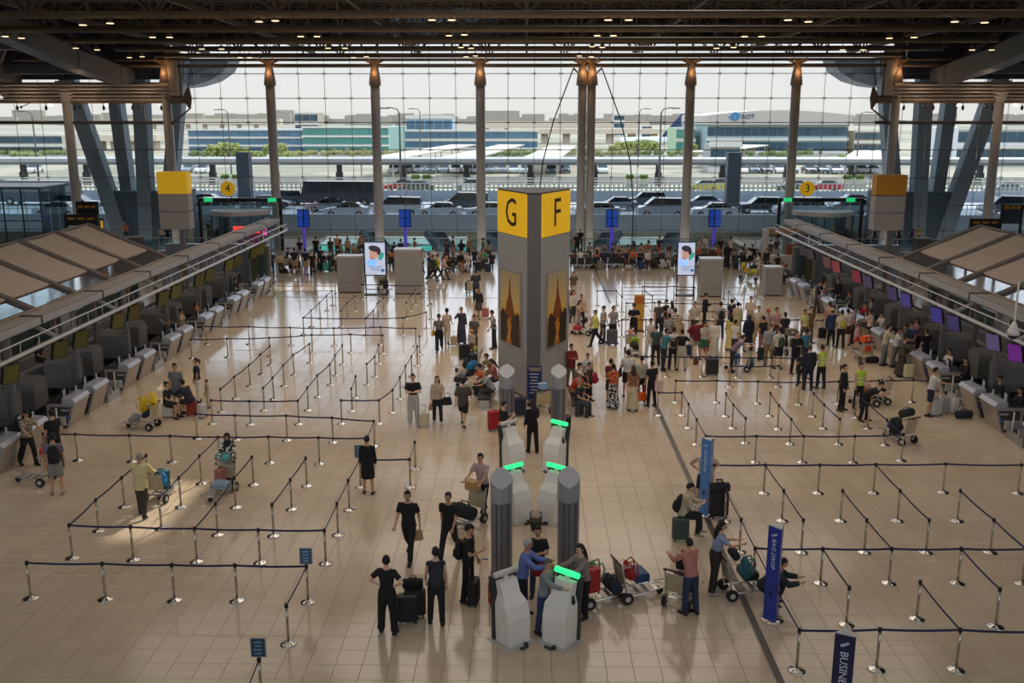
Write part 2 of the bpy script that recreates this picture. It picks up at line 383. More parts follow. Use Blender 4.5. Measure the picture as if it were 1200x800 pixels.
tag(obj('glazing_rods', b, rod_m, wall), kind='stuff')
b = MB()
for i in range(-10, 39):
    for z in ZS[2:-1]:
        x = X0+i*PW
        for dx, dz in ((.16, .1), (-.16, .1), (.16, -.1), (-.16, -.1)): b.bar((x, -.1, z), (x+dx, -.05, z+dz), .04, .03)
tag(obj('spider_fittings', b, rod_m, wall), kind='stuff')
CX = [-30.95, -21.95, -12.95, -3.95, 4.75, 5.55, 13.95, 22.9, 31.4]
lampm = M('uplight_glow', '#ffb070', .5, 0, 0, emit=1.4)
for k, x in enumerate(CX):
    c = empty('column', (x, -.9, 0), parent=wall)
    b = MB(); b.smooth = True; b.cyl((0, 0, -5), (0, 0, 14.0), .40 if k not in (4, 5) else .36, n=16); obj('shaft', b, col_m, c)
    b = MB(); b.loft([(0, 0, 13.9), (0, 0, 14.3), (0, 0, 15.9)], [(.52, .5), (.5, .48), (.24, .26)], 8); obj('capital', b, M('capital_paint', '#a08c7a', .45, .1, .08, 1), c)
    b = MB()
    for i in range(6):
        a = pi*2*i/6; b.bar((0, 0, 15.6), (1.1*cos(a), .9*sin(a), 16.1), .09, .12)
    obj('bracket_arm', b, M('bracket_paint', '#b08a68', .45, .1, .08, 1), c)
    l = bpy.data.lights.new('capital_uplight', 'POINT'); l.energy = 14; l.color = (1, .55, .25); l.shadow_soft_size = .15
    lo = bpy.data.objects.new('capital_uplight', l); COL.objects.link(lo); lo.location = (x, FY-1.55, 15.0)
obj('fascia', MB().box((0, .15, 19.0), (124, .25, 2.9)), M('fascia_panel', '#4f565c', .6, 0, .1, .3), wall)
b = MB(); b.cyl((X0-22, -.9, 15.55), (X0+85, -.9, 15.55), .16, n=8); obj('head_beam', b, steel_br, wall)
b = MB(); b.cyl((X0-22, -1.4, 16.0), (X0+85, -1.4, 16.0), .12, n=8); obj('head_beam', b, steel_br, wall)
# outer columns at the sides of the pylons
for x in (-39.6, -52, 40.2, 52):
    b = MB(); b.smooth = True; b.cyl((x, -.9, -5), (x, -.9, 13.2), .40, n=14); b.loft([(x, -.9, 12.6), (x, -.9, 14.3)], [(.45, .45), (.9, .5)], 8); obj('column', b, col_m, wall)
# tension rods from the twin columns and crescent brackets at the end columns
b = MB()
for s in (-1, 1):
    x = 5.15+s*.85
    b.bar((5.15+s*.4, -1, 14.6), (x+s*.35, -1.4, 15.3), .12, .12)
    pts = [(x+s*.35, -1.4, 15.3), (x+s*2.0, -1.9, 11.0), (x+s*2.9, -1.9, 7.5), (x+s*3.3, -1.7, 3.5), (x+s*3.3, -1.2, .2)]
    b.tube(pts, .05, 6)
obj('tension_cable', b, black_m, wall)
for s in (-1, 1):
    x = -30.95 if s < 0 else 31.4; d = -s
    b = MB(); b.cyl((x, -1.2, 12.87), (x+d*1.6, -1.2, 12.87), .14, .2, n=8)
    b.extr([(x+d*1.5, 12.87), (x+d*2.0, 13.75), (x+d*2.15, 13.8), (x+d*2.3, 12.87), (x+d*2.15, 11.95), (x+d*2.0, 12.0)][::d], -1.3, -1.15, 1)
    b.cyl((x+d*2.1, -1.2, 12.0), (x+d*.3, -1, 10.7), .06, .12, n=6); b.cyl((x+d*2.1, -1.2, 13.75), (x+d*1.2, -1, 15.2), .04, n=6)
    obj('bow_bracket', b, M('bow_paint', '#7d6a60', .5, .1, .1, 1), wall)
# ---- glass balustrade at the floor edge
bal = empty('balustrade', (0, 83.2, 0), kind='structure')
for i in range(-14, 16):
    if -8.5 < i < -5 or 5.6 < i < 9: continue
    x = i*3.0
    obj('pane', MB().box((x, 0, .6), (2.96, .02, 1.1)), glass_b, bal)
b = MB(); b.cyl((-43, 0, 1.2), (46, 0, 1.2), .035, n=6)
obj('handrail', b, brushed, bal)
b = MB()
for i in range(-14, 17): b.box((i*3.0-1.5, 0, .6), (.06, .08, 1.2))
obj('posts', b, brushed, bal)
# ---- pylons outside (grey box struts)
py_m = M('pylon_paint', '#868d91', .6, 0, .08, .3)
for s in (-1, 1):
    pl = empty('trim_1' if s < 0 else 'trim_2', (s*36+.35, 92, 0), kind='structure')
    for xt, xb, yt, wd in ((-41.3, -39.3, 90.8, 1.7), (-38.3, -37.9, 92.6, 1.1), (-35.3, -35.7, 90.8, 1.25), (-32.6, -33.9, 92.6, 1.2)):
        sl = (xb-xt)/8.1
        a = (s*(-(xt-sl*4.2)-36), yt-92, 17.0); c = (s*(-(xb+sl*6)-36), -.6 if yt < 92 else .6, -1.5)
        obj('strut', MB().bar(a, c, wd, 1.3), py_m, pl)
    obj('plinth', MB().box((-s*.6, .5, 1.6), (6.6, 3.6, 6.0)), M('plinth_paint', '#4d5a62', .6, 0, .1, .4), pl)
# side walls well outside the frame
tag(obj('wall_left', MB().box((-62, 44, 9), (.5, 86, 24)), M('side_wall', '#6d6862', .8, 0, .06, .3)), kind='structure')
tag(obj('wall_right', MB().box((62, 44, 9), (.5, 86, 24)), MATS['side_wall']), kind='structure')
tag(obj('wall_back', MB().box((0, -4, 4.6), (124, .5, 15.2)), MATS['side_wall']), kind='structure')  # unseen wall, added at partial height to cut sky fill from behind
# ---- roof spotlights (small lit fittings under the chords)
spot = Proto('roof_spotlight')
b = MB(); b.cyl((0, 0, 0), (0, 0, .22), .16, .12, n=8); s0 = spot.part('housing', b, steel_dk)
b = MB(); b.cyl((0, 0, -.02), (0, 0, 0), .19, n=8); spot.part('lens', b, M('spot_lens', '#ffe0a8', .5, 0, 0, emit=2.5))
b = MB(); b.bar((0, 0, .2), (0, 0, .5), .04, .04); spot.part('bracket', b, steel_dk)
SP = {50.2: [[(96, 18), (128, 16)], [(303, 14), (322, 13)], [(506, 12), (529, 12)], [(713, 12), (737, 12)], [(924, 12), (948, 14)], [(1120, 14), (1155, 15)]],
      58.4: [[(5, 33), (24, 35)], [(178, 34), (198, 34)], [(352, 33), (371, 33)], [(526, 32), (544, 31)], [(700, 32), (719, 32)], [(873, 33), (893, 33)], [(1043, 35), (1072, 34)]],
      66.7: [[(88, 48), (113, 50)], [(236, 49), (259, 49)], [(384, 48), (404, 48)], [(540, 47), (552, 48)], [(694, 46), (706, 47)], [(840, 48), (860, 47)], [(988, 50), (1012, 50)], [(1140, 50), (1163, 50)]],
      75.0: [[(151, 60), (166, 59)], [(281, 60), (292, 60)], [(414, 60), (429, 59)], [(546, 59), (557, 58)], [(679, 58), (693, 59)]]}
TN = ['nearest', 'second', 'third', 'fourth']
for k, (Y, prs) in enumerate(SP.items()):
    n = len(prs)*2; q = 0
    for pr in prs:
        for px, py in pr:
            p = yp(px, py, Y)
            spot.make((p.x, Y, min(p.z, 16.4)-.45), 0, '%s small lit spotlight along the %s roof truss' % (ordl(q, n), TN[k]), 'lamp', 'spotlights under the roof'); q += 1
# ================================================================ OUTSIDE
ground = empty('ground', (0, 0, 0), kind='structure')
def ground_mat():
    m = bpy.data.materials.new('outdoor_ground'); m.use_nodes = True; n = m.node_tree.nodes; L = m.node_tree.links; b = n['Principled BSDF']
    g = n.new('ShaderNodeNewGeometry'); mp = n.new('ShaderNodeMapping'); L.new(g.outputs['Position'], mp.inputs[0]); mp.inputs['Scale'].default_value = (.012, .03, 1)
    x = n.new('ShaderNodeTexVoronoi'); x.inputs['Scale'].default_value = 1.0; L.new(mp.outputs[0], x.inputs['Vector'])
    y = n.new('ShaderNodeTexNoise'); y.inputs['Scale'].default_value = .05; y.inputs['Detail'].default_value = 6; L.new(g.outputs['Position'], y.inputs['Vector'])
    s = n.new('ShaderNodeSeparateColor'); L.new(x.outputs['Color'], s.inputs[0])
    a = n.new('ShaderNodeMath'); a.operation = 'MULTIPLY_ADD'; L.new(y.outputs['Fac'], a.inputs[0]); a.inputs[1].default_value = .5; L.new(s.outputs[0], a.inputs[2])
    r = n.new('ShaderNodeValToRGB'); L.new(a.outputs[0], r.inputs[0]); r.color_ramp.interpolation = 'LINEAR'
    e = r.color_ramp.elements; e[0].position = .2; e[0].color = lin('#65634e')+(1,); e[1].position = 1.3; e[1].color = lin('#9a917d')+(1,)
    for p, c in ((.45, '#8f8877'), (.6, '#807b69'), (.75, '#a39a86'), (.95, '#757260')):
        q = e.new(p); q.color = lin(c)+(1,)
    L.new(r.outputs[0], b.inputs['Base Color']); b.inputs['Roughness'].default_value = .9
    m_ = m; MATS['outdoor_ground'] = m; return m_
obj('plain', MB().box((0, 2059, -2.0), (4000, 3882, 5.0)), ground_mat(), ground)
asph = M('asphalt', '#b3b7bc', .75, 0, .12, .3)
road = obj('road', MB().box((0, 106.2, 1.0), (260, 22.4, 1.0)), asph); tag(road, kind='structure')
pm = M('road_parapet_paint', '#a3acb5', .7, 0, .06, .5)
obj('parapet', MB().box((0, 94.9, 1.25), (260, .3, 1.7)), pm, road)
b = MB()
for i in range(-70, 71): b.box((i*.9, 94.9, 2.55), (.05, .05, .95))
b.box((0, 94.9, 3.05), (128, .09, .07)); b.box((0, 94.9, 2.6), (128, .05, .05))
tag(obj('railing', b, brushed, road), kind='stuff')
mk = M('road_paint', '#d6d6d0', .7, 0, .05, 1)
for y in (102.6, 108.4, 113.2):
    for i in range(-20, 21): obj('lane_mark', MB().box((i*4.5, y, 1.505), (2.2, .14, .01)), mk, road)
obj('far_parapet', MB().box((0, 117.6, 2.1), (260, .35, 1.3)), pm, road)
b = MB()
for i in range(-150, 151): b.box((i*.55, 117.6, 3.15), (.16, .12, .8))
b.box((0, 117.6, 3.58), (166, .2, .1)); tag(obj('balusters', b, M('baluster', '#b9b6ad', .7, 0, .05), road), kind='stuff')
obj('upper_road', MB().box((0, 129, .95), (260, 22, 1.9)), M('pale_concrete', '#b9b09c', .85, 0, .12, .25), road)
obj('upper_kerb', MB().box((0, 133.2, 2.0), (150, .5, .25)), conc, road)
for z in (2.5, 2.9): obj('guard_rail', MB().box((0, 139.6, z), (200, .12, .16)), white_m, road)
for i in range(-24, 25): obj('guard_post', MB().box((i*4.0, 139.6, 2.4), (.14, .14, 1.1)), white_m, road)
obj('retaining_wall', MB().box((0, 166, .9), (260, .5, 1.2)), conc, road)
# lower carriageway and wall under the road
obj('lower_road', MB().box((0, 101, -4.8), (260, 34, .6)), asph, road)
obj('lower_wall', MB().box((0, 118.6, -2.2), (260, .6, 5.4)), conc, road)
teal = M('teal_hoarding', '#49c4b2', .6, 0, .05, .6); wh = M('white_hoarding', '#d3d8d5', .6, 0, .05, .6)
for x0, x1 in ((-24, -6.5), (-4.4, -1.6), (10.5, 17.5), (-2, 4)):
    obj('hoarding', MB().box(((x0+x1)/2, 112.5, -2.6), (x1-x0, .3, .9)), wh, road)
    if x0 < 5: obj('hoarding', MB().box(((x0+x1)/2, 112.0, -3.6), (x1-x0, .3, .9)), teal, road)
for x in (-22, -12, -3, 8, 18):  # added fill lights and casings under the deck, to brighten the hoardings
    l = bpy.data.lights.new('added_deck_fill', 'AREA'); l.size = 3; l.energy = 420; l.color = (.9, 1, 1); lo = bpy.data.objects.new('added_deck_fill', l); COL.objects.link(lo); lo.location = (x, 108, .3); lo.rotation_euler = (R(35), 0, 0)
    obj('added_fill_casing', MB().box((x, 108.1, .42), (1.2, .4, .12)), white_m, road)
sl = M('slanted_strut', '#6b757d', .6, 0, .08, .4)
for x in (-9.2, -3.8, 3.0, 8.6, -15.5, 15.0, -27, 27):
    d = 1 if x < 0 else -1
    obj('strut', MB().bar((x, 95.5, .4), (x+d*4.4, 92, -4.8), 2.2, .6), sl, road)
# service shelter (long flat canopy on dark posts)
can = empty('long_canopy', (0, 146, 0), label='long flat grey canopy on dark posts running across behind the road', cat='canopy')
obj('canopy_slab', MB().box((0, 0, 5.05), (260, 7, .75)), M('canopy_paint', '#9a9a98', .6, 0, .05, .4), can)
obj('canopy_fascia', MB().box((0, -3.55, 4.75), (260, .12, .35)), M('canopy_edge', '#5f6265', .6, 0, .05, .4), can)
for i in range(-10, 11):
    x = .6+i*9.4
    b = MB(); b.box((x, 0, 2.7), (.7, .7, 4.4)); b.box((x, -.1, 2.4), (.95, .8, 1.9)); obj('post', b, M('dark_post', '#4a4d52', .6, 0, .08, .7), can)
# two broad dark roof piers on the kerb
for k, px in enumerate((289, 857)):
    p = yp(px, 240, 104)
    t = empty('road_pier', (p.x, 104, 1.5), label='broad dark grey pier standing on the road behind gate sign '+('four' if k == 0 else 'three'), cat='pier', group='road piers')
    obj('shaft', MB().box((0, 0, 3.1), (1.35, 1.2, 6.2)), M('pier_paint', '#5b6268', .6, 0, .08, .5), t)
    obj('base', MB().box((0, 0, .5), (1.6, 1.5, 1.0)), M('pier_base', '#7d848a', .6, 0, .08, .5), t)
# ---- vehicles
def car_proto(name, prof, cab, wid, wheels, wr):
    P = Proto(name); hw = wid/2
    body = MB(); n = len(prof)
    V = []; sec = [(-hw, .86), (-hw*.97, 1), (hw*.97, 1), (hw, .86)]
    body.extr(prof, -hw, hw, 1)
    ip = P.part('body', body, M('car_paint', '#c9ccd0', .25, .3, .03, 2, coat=.6))
    c = MB(); k = len(c.v); ins = .16; nn = len(cab); zt = max(z for _, z in cab); zb = min(z for _, z in cab)
    for s in (-1, 1): c.v += [(x, s*(hw-.02-ins*(z-zb)/(zt-zb)), z) for x, z in cab]
    c._f(tuple(range(nn))); c._f(tuple(range(nn, 2*nn))[::-1])
    for i in range(nn): c._f((i, nn+i, nn+(i+1) % nn, (i+1) % nn))
    P.part('windows', c, M('car_glass', '#20282e', .08, 0, 0, spec=.8), ip)
    r = MB(); top = sorted([x for x, z in cab if z > zt-.02]); r.box(((top[0]+top[-1])/2, 0, zt+.015), (top[-1]-top[0]+.1, (hw-ins)*2, .05)); P.part('roof', r, MATS['car_paint'], ip)
    for x in wheels:
        for s in (-1, 1):
            wbm = MB(); wbm.cyl((x, s*(hw-.11), wr), (x, s*(hw+.03), wr), wr, n=12); wi = P.part('wheel', wbm, black_m)
            hb = MB(); hb.cyl((x, s*(hw+.03), wr), (x, s*(hw+.045), wr), wr*.55, n=8); P.part('hubcap', hb, brushed, wi)
    xf = min(x for x, z in prof); xr = max(x for x, z in prof)
    for s in (-1, 1):
        P.part('headlamp', MB().box((xf+.04, s*hw*.7, .68), (.12, .3, .14)), M('head_lamp', '#e6e8ea', .2, 0, 0), ip)
        P.part('tail_lamp', MB().box((xr-.04, s*hw*.75, .78), (.12, .24, .18)), M('tail_lamp', '#a02018', .3, 0, 0), ip)
    return P
sedan = car_proto('car', [(-2.25, .3), (2.2, .3), (2.3, .55), (2.2, .95), (1.4, 1.0), (-1.0, .95), (-2.1, .78), (-2.3, .55)],
                  [(-1.05, .93), (1.75, .98), (1.1, 1.42), (-.25, 1.44)], 1.75, (-1.4, 1.4), .32)
van = car_proto('van', [(-2.4, .32), (2.45, .32), (2.5, .9), (2.48, 1.2), (-1.7, 1.15), (-2.35, .95), (-2.48, .6)],
                [(-1.75, 1.13), (2.42, 1.18), (2.36, 1.86), (-.8, 1.92), (-1.1, 1.7)], 1.85, (-1.55, 1.5), .34)
bus = car_proto('bus', [(-4.4, .4), (4.4, .4), (4.45, 1.3), (4.45, 1.5), (-4.45, 1.5), (-4.5, 1.0)],
                [(-4.42, 1.48), (4.42, 1.48), (4.36, 2.75), (-4.2, 2.8)], 2.4, (-2.9, 2.6), .45)
suv = car_proto('car', [(-2.3, .36), (2.3, .36), (2.36, .7), (2.3, 1.12), (-1.0, 1.08), (-2.2, .95), (-2.36, .6)],
                [(-1.1, 1.07), (2.2, 1.1), (1.95, 1.66), (-.35, 1.7)], 1.85, (-1.45, 1.4), .37)
CARS = [  # proto, px, py(base), Y-row, z, turn, paint, label
 (sedan, 68, 248, 99, 0, '#d7dade', 'white hatchback on the road beyond the glass pavilion'),
 (bus, 47, 232, 112, 0, '#5a5f66', 'dark minibus parked above the white hatchback'),
 (suv, 92, 243, 105, 1, '#444b55', 'dark car behind the leftmost pylon strut'),
 (van, 250, 246, 98.5, 0, '#c2ccd4', 'pale van behind the disc of gate four'),
 (sedan, 238, 236, 110, 0, '#8b9096', 'grey car left of the disc of gate four'),
 (sedan, 316, 241, 107.5, 1, '#3f464f', 'dark car right of the pier by gate four'),
 (suv, 333, 232, 112, 0, '#59616a', 'dark blue hatchback beside the second facade column'),
 (bus, 402, 238, 111, 0, '#4a4a50', 'dark coach with a long side window behind two silver cars'),
 (sedan, 406, 247, 99, 0, '#c5ccd2', 'silver sedan in front of the dark coach'),
 (sedan, 385, 242, 104, 0, '#9aa4ad', 'grey sedan squeezed behind the silver sedan'),
 (van, 466, 245, 100, 0, '#d9dee0', 'white passenger van beside the third facade column'),
 (sedan, 515, 247, 99, 0, '#ccd2d6', 'silver saloon at the foot of the dark grey minivan'),
 (van, 546, 243, 106, 0, '#4d555e', 'dark grey minivan beside the fourth facade column'),
 (sedan, 573, 247, 99, 0, '#c1c8ce', 'pale sedan half hidden by the tall pillar of letters'),
 (sedan, 700, 247, 99, 0, '#b6bfc8', 'light blue car next to the twin columns'),
 (sedan, 722, 241, 106, 0, '#8e99a4', 'grey car behind the light blue car'),
 (van, 775, 246, 99, 0, '#aab4bd', 'silver people carrier with three side windows'),
 (suv, 756, 238, 110, 0, '#525a64', 'dark car roof showing above the people carrier'),
 (sedan, 836, 247, 99, 0, '#c9cfd4', 'silver sedan left of the pier by gate three'),
 (sedan, 822, 241, 108, 0, '#7a858f', 'grey sedan behind the one at the pier by gate three'),
 (suv, 890, 243, 103, 0, '#3a4149', 'black car between the pier and the seventh facade column'),
 (van, 935, 245, 100, 0, '#d4dadf', 'white van behind the disc of gate three'),
 (suv, 990, 243, 101, 0, '#a6aeb6', 'silver car right of the disc of gate three'),
 (sedan, 996, 237, 110, 0, '#7b858f', 'grey car in the far lane right of gate three'),
 (van, 1178, 243, 102, 0, '#5d6873', 'blue grey van behind the rightmost pylon strut'),
 (sedan, 1176, 222, 124, 0, '#8a929a', 'grey car on the upper road at the far right'),
 (sedan, 470, 220, 128, 0, '#c2332d', 'red car on the sunlit road beside the third facade column'),
 (sedan, 965, 221, 128, 0, '#c4304a', 'crimson car on the sunlit road right of gate three'),
 (sedan, 488, 220, 126, 0, '#5c6257', 'dark green car behind the railing by the red car'),
 (sedan, 551, 215, 130, 0, '#e3e4e2', 'white car on the sunlit road beside the fourth facade column'),
 (sedan, 823, 218, 128, 0, '#c9c24a', 'left yellow taxi behind the road railing'),
 (sedan, 840, 218, 131, 0, '#d8cf3f', 'right yellow taxi behind the road railing'),
 (sedan, 928, 218, 128, 0, '#5d665c', 'dark olive car left of the crimson car'),
]
for P, px, py, Y, tn, colr, lab in CARS:
    p = yp(px, py, Y); z = 1.5 if Y < 117 else 1.9
    P.make((p.x, Y, z), pi if tn else 0, lab+', driving by outside' if len(lab) < 60 else lab, 'van' if P is van else 'bus' if P is bus else 'car', 'vehicles on the road outside', {'car_paint': cm(colr, .28, .2)})
random.seed(3)
k = 0; PCOL = ['#e4e4e2', '#c9ccd0', '#3d4248', '#8b9198', '#dddddd', '#55606e', '#b8bcc2']
PCN = ['white', 'silver', 'black', 'grey', 'pale', 'slate', 'light grey']
rows = [(300, 250, 6), (480, 560, 7), (575, 640, 5), (690, 720, 3), (870, 1000, 10), (1005, 1050, 4)]
car_lot = [(492, 198), (506, 198), (520, 199), (534, 198), (548, 199), (560, 199), (574, 198), (588, 199), (602, 198), (616, 199), (646, 198), (662, 199), (692, 198), (706, 199),
           (868, 200), (882, 200), (896, 201), (912, 201), (926, 201), (948, 200), (962, 201), (978, 201), (994, 201), (1008, 201), (1022, 200), (40, 205), (222, 200), (238, 201), (462, 199), (478, 199)]
for px, py in sorted(car_lot):
    Y = 196+random.uniform(-1, 1); p = yp(px, py, Y); ci = random.randrange(len(PCOL))
    sedan.make((p.x, Y, .5), pi/2+random.uniform(-.02, .02), '%s small %s car parked in the distant car park row' % (ordl(k, len(car_lot)), PCN[ci]), 'car', 'cars in the car park', {'car_paint': cm(PCOL[ci], .3, .2)}, 1.12); k += 1
# ---- car park shades, buildings, trees, lamp posts
shade = M('shade_roof', '#b3a999', .6, 0, .06, .05)
for k, (xa, ya, xb, yb, lab) in enumerate(((-27, 174, -17, 272, 'long white car park shade roof left of the fourth facade column'), (-13.5, 174, -4, 272, 'long white car park shade roof right of the fourth facade column'), (2.5, 180, 9.5, 260, 'white car park shade roof hidden beside the twin columns'),
                                      (38, 215, 62, 270, 'pale low shade roof in front of the curved building'), (60, 178, 78, 226, 'lower pale shade roof right of the seventh facade column'))):
    d = Vector((xb-xa, yb-ya, 0)); L_ = d.length; t = empty('car_shelter', ((xa+xb)/2, (ya+yb)/2, .5), -math.atan2(d.x, d.y), lab, 'shelter', 'car park shades')
    b = MB(); b.box((0, 0, 3.4), (7.0, L_, .25)); obj('roof', b, shade, t)
    for s in (-1, 1):
        for j in range(5): obj('post', MB().box((s*2.9, -L_/2+3+j*(L_-6)/4, 1.6), (.22, .22, 3.4)), M('shade_post', '#b9b4aa', .6, 0, .05), t)
blue_gl = M('building_glass', '#4a6a80', .25, 0, .35, .12); teal_gl = M('teal_glass', '#4c8780', .25, 0, .2, .1); dark_gl = M('dark_glass', '#2f4a58', .2, 0, .3, .15)
def building(name, px0, px1, py0, py1, Y, dep, wallc, floors, glassm, label, cols=10, roof=None):
    a = yp(px0, py1, Y); c = yp(px1, py0, Y); W_ = c.x-a.x; Ht = c.z-.5
    t = empty(name, ((a.x+c.x)/2, Y, .5), 0, label, 'building', 'buildings across the car park')
    obj('wall', MB().box((0, dep/2, Ht/2), (W_, dep, Ht)), cm(wallc, .8), t)
    fh = Ht/floors
    for j in range(floors):
        for i in range(cols):
            cw = W_/cols; obj('window', MB().box((-W_/2+(i+.5)*cw, -.02, fh*(j+.52)), (cw*.93, .3, fh*.56)), glassm, t)
    for j in range(floors+1): obj('floor_band', MB().box((0, -.25, max(.4, fh*j)), (W_+.6, .5, fh*.2)), cm('#cfcabf', .8), t)
    return t, W_, Ht
building('office_building', 222, 358, 152, 181, 300, 40, '#8f9aa0', 3, blue_gl, 'long low blue glass building behind the second facade column', 14)
building('office_building', 356, 455, 149, 180, 292, 40, '#7fa099', 3, teal_gl, 'teal glass building between the second and third facade columns', 9)
building('office_building', 466, 630, 153, 170, 338, 30, '#a7a49b', 2, blue_gl, 'long low pale building with two rows of blue windows', 18)
t, W_, Ht = building('curved_building', 828, 994, 146, 176, 300, 50, '#8fa3a6', 2, dark_gl, 'dark glass office building with curved roof and blue round logo', 16)
prof = [(-W_/2-.5, Ht), (-W_/2-.5, Ht+2.6)]+[(-W_/2+W_*i/12, Ht+2.8+1.4*sin(pi*i/12)) for i in range(13)]+[(W_/2+.5, Ht+2.2), (W_/2+.5, Ht)]
obj('roof', MB().extr(prof[::-1], -2, 50, 0).__class__().extr([(u, z) for u, z in prof], -2, 48, 1), cm('#b5aa9e', .6), t)
text('AOT', 1.9, cm('#3a5a78', .5), t, (-W_/2+11.4, -2.2, Ht+2.3), name='lettering', depth=.1)
b = MB(); c0 = Vector((-W_/2+7.6, -2.2, Ht+2.4))
for i in range(24):
    a0, a1 = 2*pi*i/24, 2*pi*(i+1)/24; b.bar(c0+Vector((cos(a0)*1.0, 0, sin(a0)*1.0)), c0+Vector((cos(a1)*1.0, 0, sin(a1)*1.0)), .55, .2, up=Vector((0, 1, 0)))
b.bar(c0+Vector((-1.8, -.1, -.3)), c0+Vector((1.6, -.1, .5)), .2, .5); obj('round_logo', b, cm('#2f7fb0', .5), t)
building('gatehouse', 792, 815, 150, 172, 310, 20, '#9fb894', 2, teal_gl, 'small pale green building left of the curved office building', 3)
building('tower_block', 346, 372, 132, 150, 640, 20, '#a39a8c', 2, dark_gl, 'stone block tower on the skyline right of the second facade column', 3)
building('tower_block', 719, 732, 134, 152, 560, 12, '#d2cec6', 3, dark_gl, 'white tower block on the skyline right of the twin columns', 2)
building('tower_block', 752, 764, 147, 157, 480, 12, '#dddad4', 2, dark_gl, 'small white block near the distant plane tail', 2)
building('warehouse', 476, 530, 137, 150, 640, 30, '#9fb0b8', 1, blue_gl, 'far blue grey hall above the long low building', 5)
building('warehouse', 0, 72, 158, 176, 280, 25, '#a9a294', 2, dark_gl, 'brown low building at the far left skyline', 7)
building('warehouse', 1000, 1040, 153, 182, 300, 25, '#c3a98c', 2, dark_gl, 'tan low building right of the curved office building', 4)
building('white_terminal', 1120, 1215, 150, 186, 230, 20, '#d3d2cf', 2, dark_gl, 'white building with square windows behind the rightmost pylon', 8)
building('concrete_block', 832, 868, 169, 186, 200, 8, '#9b9994', 1, dark_gl, 'grey concrete block in front of the curved office building', 2)
# distant viaduct and skyline
for k, (px0, px1, py, Y, h) in enumerate(((150, 330, 143, 900, 5), (600, 830, 155, 420, 2.0), (0, 190, 163, 330, 2.0), (560, 760, 147, 900, 6))):
    a = yp(px0, py, Y); c = yp(px1, py, Y)
    t = empty('viaduct', ((a.x+c.x)/2, Y, .5), 0, ['far hazy viaduct on the skyline left of the second column', 'pale raised highway right of the twin columns', 'pale raised highway at the far left', 'hazy viaduct on the skyline behind the twin columns'][k], 'bridge', 'distant viaducts')
    W2 = c.x-a.x; obj('deck', MB().box((0, 0, a.z), (W2, 10, h)), cm('#c9b9a2', .8), t)
    for i in range(9): obj('pier', MB().box((-W2/2+(i+.5)*W2/9, 0, a.z/2), (3, 4, a.z)), cm('#b9ab98', .8), t)
sk = MB(); random.seed(5)
for i in range(220):
    x = random.uniform(-900, 900); h = random.uniform(5, 17); sk.box((x, 1500+random.uniform(-200, 300), h/2), (random.uniform(12, 50), 10, h+(random.random() < .08)*12))
tag(obj('skyline_blocks', sk, cm('#a09689', .9)), 'hazy low blocks all along the far skyline', 'skyline', kind='stuff')
def tree_mesh(seed):
    rnd = random.Random(seed); b = MB()
    for i in range(90):
        a = rnd.uniform(0, 2*pi); e_ = rnd.uniform(-.3, 1); r = rnd.uniform(.5, 1)
        c = Vector((cos(a)*r*.9, sin(a)*r*.9, .75+e_*.6)); q = rnd.uniform(.18, .34)
        d1 = Vector((rnd.uniform(-1, 1), rnd.uniform(-1, 1), rnd.uniform(-1, 1))).normalized()*q; d2 = Vector((rnd.uniform(-1, 1), rnd.uniform(-1, 1), rnd.uniform(-1, 1))).normalized()*q
        b.add([c-d1, c+d2, c+d1, c-d2], [(0, 1, 2, 3)]); b.ball(c, q*.7, 5, 4)
    return b
leafm = M('leaves', '#8f9452', .8, 0, .3, 3); trunk = M('bark', '#6b5a48', .9, 0, .2, 5)
tree = Proto('tree'); b = MB(); b.cyl((0, 0, 0), (0, 0, .6), .09, .06, n=6); tree.part('trunk', b, trunk); tree.part('crown', tree_mesh(1), leafm)
TR = [(254, 178, 250, 3.4, 'round yellow green tree before the blue building'), (268, 177, 252, 3.8, 'taller yellow green tree before the blue building'), (322, 177, 250, 3.6, 'bushy tree left of the second facade column'), (283, 179, 255, 2.6, 'low tree before the blue building windows'), (300, 180, 245, 2.2, 'small shrub tree before the blue building'),
      (742, 174, 300, 3.2, 'first tree of the green clump right of the twin columns'), (752, 175, 300, 3.5, 'middle tree of the green clump right of the twin columns'), (762, 175, 300, 3.2, 'last tree of the green clump right of the twin columns'), (728, 172, 310, 2.8, 'small tree left of the green clump'), (810, 167, 300, 2.6, 'yellow tree before the pale green building'), (720, 174, 290, 2.4, 'low shrub tree beside the raised highway'), (338, 180, 240, 2.0, 'small bush right of the second facade column')]
for px, py, Y, s, lab in TR:
    p = yp(px, py, Y); tree.make((p.x, Y, .5), random.uniform(0, 6), lab, 'tree', 'trees in the car park', scale=s*.8)
for k, (px, lab) in enumerate(((487, 'left potted shrub near the red car'), (500, 'right potted shrub near the red car'), (738, 'left potted shrub right of the tension cable'), (754, 'right potted shrub right of the tension cable'), (264, 'left potted shrub above gate four'), (277, 'right potted shrub above gate four'), (993, 'potted shrub right of the crimson car'), (1007, 'potted shrub far right of the crimson car'))):
    p = yp(px, 214, 134.5); t = empty('potted_shrub', (p.x, 134.5, 1.9), 0, lab, 'planter', 'planters on the road island')
    obj('planter', MB().box((0, 0, .55), (1.2, 1.0, 1.1)), cm('#c4beb2', .8), t); b = tree_mesh(2)
    o = obj('foliage', b, cm('#6f8a3c', .8), t, (0, 0, .9)); o.scale = (.62, .55, .6)
random.seed(9)
HG = [(345, 184), (385, 181), (425, 182), (460, 177), (590, 178), (612, 181), (700, 181), (733, 183), (770, 181), (800, 182), (860, 178), (905, 184), (940, 180), (1000, 188), (30, 186), (60, 183), (20, 178), (1090, 190), (1160, 192), (285, 185), (236, 184), (660, 178)]
